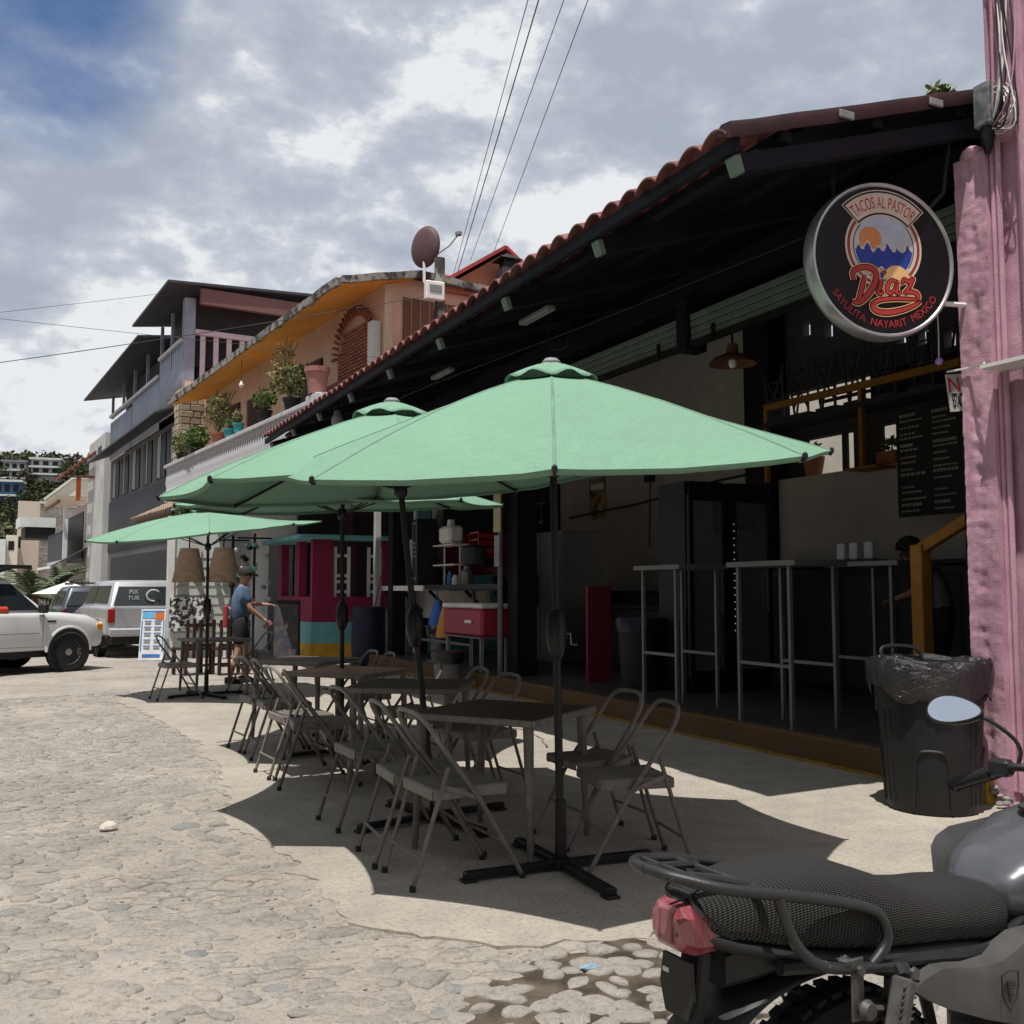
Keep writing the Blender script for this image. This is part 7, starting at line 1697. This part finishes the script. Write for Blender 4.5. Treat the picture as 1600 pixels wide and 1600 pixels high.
mbd = thing('magenta_board', 'scuffed magenta board leaning inside the taqueria', 'board', (6.8, 11.5, .2)); MB().box((0, 0, .63), (.36, .05, 1.26), ch=.004).obj('panel', mat('magenta_board', (.17, .02, .04), .6, var=.3, vscale=6, col2=(.3, .12, .13), edge=(.6, .72)), mbd); MB().box((0, .1, .6), (.05, .04, 1.2)).obj('prop', m_dkw, mbd)
sf = thing('steel_fridge', 'stainless steel fridge against the left interior wall', 'fridge', (8.3, 15.3, .2)); MB().box((0, 0, 1.1), (.8, 1.5, 2.2), ch=.01).obj('body', m_steel, sf)
for y_ in (-.37, .37): MB().box((-.41, y_, 1.15), (.02, .71, 2.0), ch=.004).obj('door', m_steel, sf)
MB().box((-.43, .06, 1.2), (.02, .03, .5)).obj('handle', m_black, sf)
kb_ = thing('kitchen_worktop', 'dark worktop with clutter along the interior wall', 'counter', (8.6, 12.6, .2)); MB().box((0, 0, .95), (.7, 2.2, .05)).obj('top', m_black, kb_); MB().box((0, 0, .46), (.65, 2.1, .9)).obj('cabinet', m_black, kb_)
dt = thing('dark_bin', 'dark waste bin with blue liner behind the tall steel table', 'bin', (6.75, 10.4, .2)); MB().lathe([(.24, 0), (.29, .8), (.3, .85), (.27, .85)], n=20).obj('tub', m_bin, dt, True); MB().lathe([(.30, .7), (.32, .8), (.31, .87), (.25, .88)], n=24).obj('liner', mat('navy_liner', (.01, .015, .04), .3), dt, True)
# cable on the interior wall and socket
sk_ = MB().tube(spline([(9.97, 18, 2.9), (9.97, 16.5, 2.95), (9.97, 15.2, 3.0), (9.97, 13.5, 3.15), (9.97, 12.2, 3.2)], 6), .02, 6).obj('wall_cable', m_cable, taq); b2('socket_box', m_black, (9.93, 14.9, 3.35), (10.0, 15.15, 3.6), taq); MB().tube([(9.96, 15.0, 3.35), (9.96, 15.05, 2.2)], .012, 5).obj('wall_cable', m_cable, taq)
# upturned stools on the terrace shelf, planters and boards in the opening
def stool(label, y):
    t = thing('upturned_stool', label, 'stool', (9.35, y, 3.73), group='stools stacked upside down on the terrace shelf')
    MB().box((0, 0, .02), (.34, .36, .04)).obj('seat', m_tin2, t)
    for (a, b) in ((-1, -1), (-1, 1), (1, -1), (1, 1)): MB().tube([(a * .12, b * .13, .04), (a * .18, b * .2, .75)], .016, 6).obj('leg', m_tin2, t)
    MB().tube([(-.13, -.14, .1), (-.17, .2, .7)], .014, 6).obj('cross_brace', m_tin2, t); MB().tube([(-.13, .14, .1), (-.17, -.2, .7)], .014, 6).obj('cross_brace', m_tin2, t)
    for z_ in (.3, .55): MB().tube([(-.15, -.17, z_), (-.15, .17, z_)], .012, 6).obj('stretcher', m_tin2, t)
b2('terrace_shelf', m_indark, (9.12, 7.0, 3.66), (9.6, 11.0, 3.72), taq)
for i, y_ in enumerate((10.75, 10.25, 9.75, 9.25, 8.75, 8.2)): stool('upturned stool number %s from the dark column on the terrace shelf' % ('one', 'two', 'three', 'four', 'five', 'six')[i], y_)
def planter(label, y, r, h, box_, n):
    t = thing('terrace_planter', label, 'plant', (9.58, y, 2.96)); 
    (MB().box((0, 0, h / 2), (.16, r * 2, h), ch=.01) if box_ else MB().lathe([(r * .7, 0), (r, h), (r * .9, h)], n=18)).obj('pot', m_terra, t, not box_)
    mb = MB(); foliage(mb, (0, 0, h + .1), (.12, r * 1.1, .12), n, .07, random.Random(int(y * 9)), .05); mb.obj('foliage', m_leaf, t)
planter('round terracotta pot with a small plant in the rear opening', 10.42, .15, .26, False, 60); planter('rectangular terracotta planter with green leaves in the rear opening', 9.08, .16, .17, True, 130)
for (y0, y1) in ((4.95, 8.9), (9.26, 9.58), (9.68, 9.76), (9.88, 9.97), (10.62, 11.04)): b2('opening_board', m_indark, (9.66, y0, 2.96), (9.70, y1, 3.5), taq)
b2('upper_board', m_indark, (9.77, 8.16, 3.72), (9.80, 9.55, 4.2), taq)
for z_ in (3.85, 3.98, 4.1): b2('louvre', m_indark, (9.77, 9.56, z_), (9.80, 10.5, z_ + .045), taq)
# people inside
Jw = dict(pelvis=(0, 0, .98), spine=(.03, 0, 1.17), chest=(.10, 0, 1.36), neck=(.17, 0, 1.49), head0=(.21, 0, 1.54), head1=(.27, 0, 1.60), head2=(.30, 0, 1.66), look=(.8, .1, -.6),
         shL=(.10, .17, 1.42), elL=(.22, .22, 1.18), wrL=(.40, .10, 1.12), shR=(.10, -.17, 1.42), elR=(.20, -.22, 1.18), wrR=(.40, -.10, 1.12),
         hipL=(.0, .09, .90), knL=(.05, .10, .51), anL=(-.02, .10, .09), toeL=(.12, .11, .03), hipR=(.0, -.09, .90), knR=(.06, -.10, .50), anR=(-.01, -.10, .09), toeR=(.13, -.11, .03))
m_gshirt = mat('grey_tee', (.22, .21, .21), .9, var=.1); m_dcl = mat('dark_clothes', (.014, .012, .012), .9); m_hair = mat('dark_hair', (.02, .015, .012), .8)
person('person in grey T-shirt with dark hair bending over the inner table', (7.95, 6.95, .2), R(125), m_skin2, Jw, m_gshirt, m_dcl, m_hair, shorts=False)
person('cook in dark clothes standing behind the bar counter', (7.2, 15.2, .2), R(165), m_skin2, Jw, m_dcl, m_dcl, m_hair, shorts=False)
# litter: blue plastic scrap among the wet stones
mb = MB(); lump(mb, (0, 0, .01), (.04, .018, .012), random.Random(5), 9); o = mb.obj('plastic_scrap', mat('light_blue_plastic', (.22, .36, .46), .5), smooth=False); o.location = (1.92, 3.33, -.004); tag(o, 'crumpled light blue plastic scrap among the wet stones', 'litter')

# clutter on the rear wall: posters, a shelf with bottles, hanging utensils
for (y, z, w, h, c1, c2, lb) in ((16.9, 3.2, .6, .8, (.35, .30, .12), (.12, .05, .03), 'faded yellow poster on the rear wall above the steel fridge'), (13.1, 3.7, .5, .7, (.25, .27, .3), (.3, .06, .05), 'grey and red poster on the rear wall near the dark column')):
    t = thing('wall_poster', lb, 'poster', (9.985, y, z)); MB().box((0, 0, 0), (.012, w, h)).obj('sheet', mat('poster_' + ('a' if y > 15 else 'b'), c1, .7, var=.5, vscale=5, col2=c2), t); MB().box((-.008, 0, h * .3), (.004, w * .8, h * .14)).obj('printed_band', m_white, t)
shf = thing('bottle_shelf', 'wall shelf with a row of bottles above the kitchen worktop', 'shelf', (9.85, 12.7, 2.5)); MB().box((0, 0, 0), (.26, 1.3, .03)).obj('board', m_dkw, shf)
for k in range(9): MB().lathe([(.035, .016), (.037, .16), (.015, .23), (.014, .29)], (-.02, -.56 + k * .14, 0), 8).obj('bottle', (m_bot1, m_bot2, m_bot3, m_white)[k % 4], shf, True)
ut = thing('utensil_rail', 'steel rail with hanging ladles behind the bar counter', 'rail', (8.4, 16.9, 3.0)); MB().tube([(0, -.8, 0), (0, .8, 0)], .012, 6).obj('rail', m_steel, ut)
for k in range(6):
    y = -.65 + k * .26; MB().tube([(0, y, 0), (0, y, -.32 - .05 * (k % 3))], .006, 5).obj('ladle_handle', m_steel, ut); MB().lathe([(.0, -.04), (.035, -.02), (.045, .02), (.04, .02)], (0, y, -.35 - .05 * (k % 3)), 10).obj('ladle_bowl', m_steel, ut, True)
for y_ in (-.75, .75): MB().tube([(0, y_, 0), (0, y_, 2.6)], .008, 5).obj('hanger', m_cable, ut)
bc = thing('back_counter', 'black back counter along the terrace wall inside the taqueria', 'counter', (9.1, 8.7, .2)); MB().box((0, 0, .74), (.6, 4.4, 1.48), ch=.01).obj('cabinet', m_black, bc); MB().box((-.02, 0, 1.51), (.7, 4.5, .05), ch=.008).obj('counter_top', m_black, bc)
for k in range(5): MB().box((-.305, -1.76 + k * .88, .72), (.012, .8, 1.3), ch=.004).obj('cabinet_door', m_indark, bc)
lc = thing('long_cabinet', 'low black cabinet along the left rear wall beyond the steel fridge', 'cabinet', (9.6, 15.8, .2)); MB().box((0, 0, .6), (.7, 4.2, 1.2), ch=.01).obj('carcass', m_black, lc)
for k in range(5): MB().box((-.355, -1.68 + k * .84, .6), (.012, .76, 1.05), ch=.004).obj('cabinet_door', m_indark, lc)
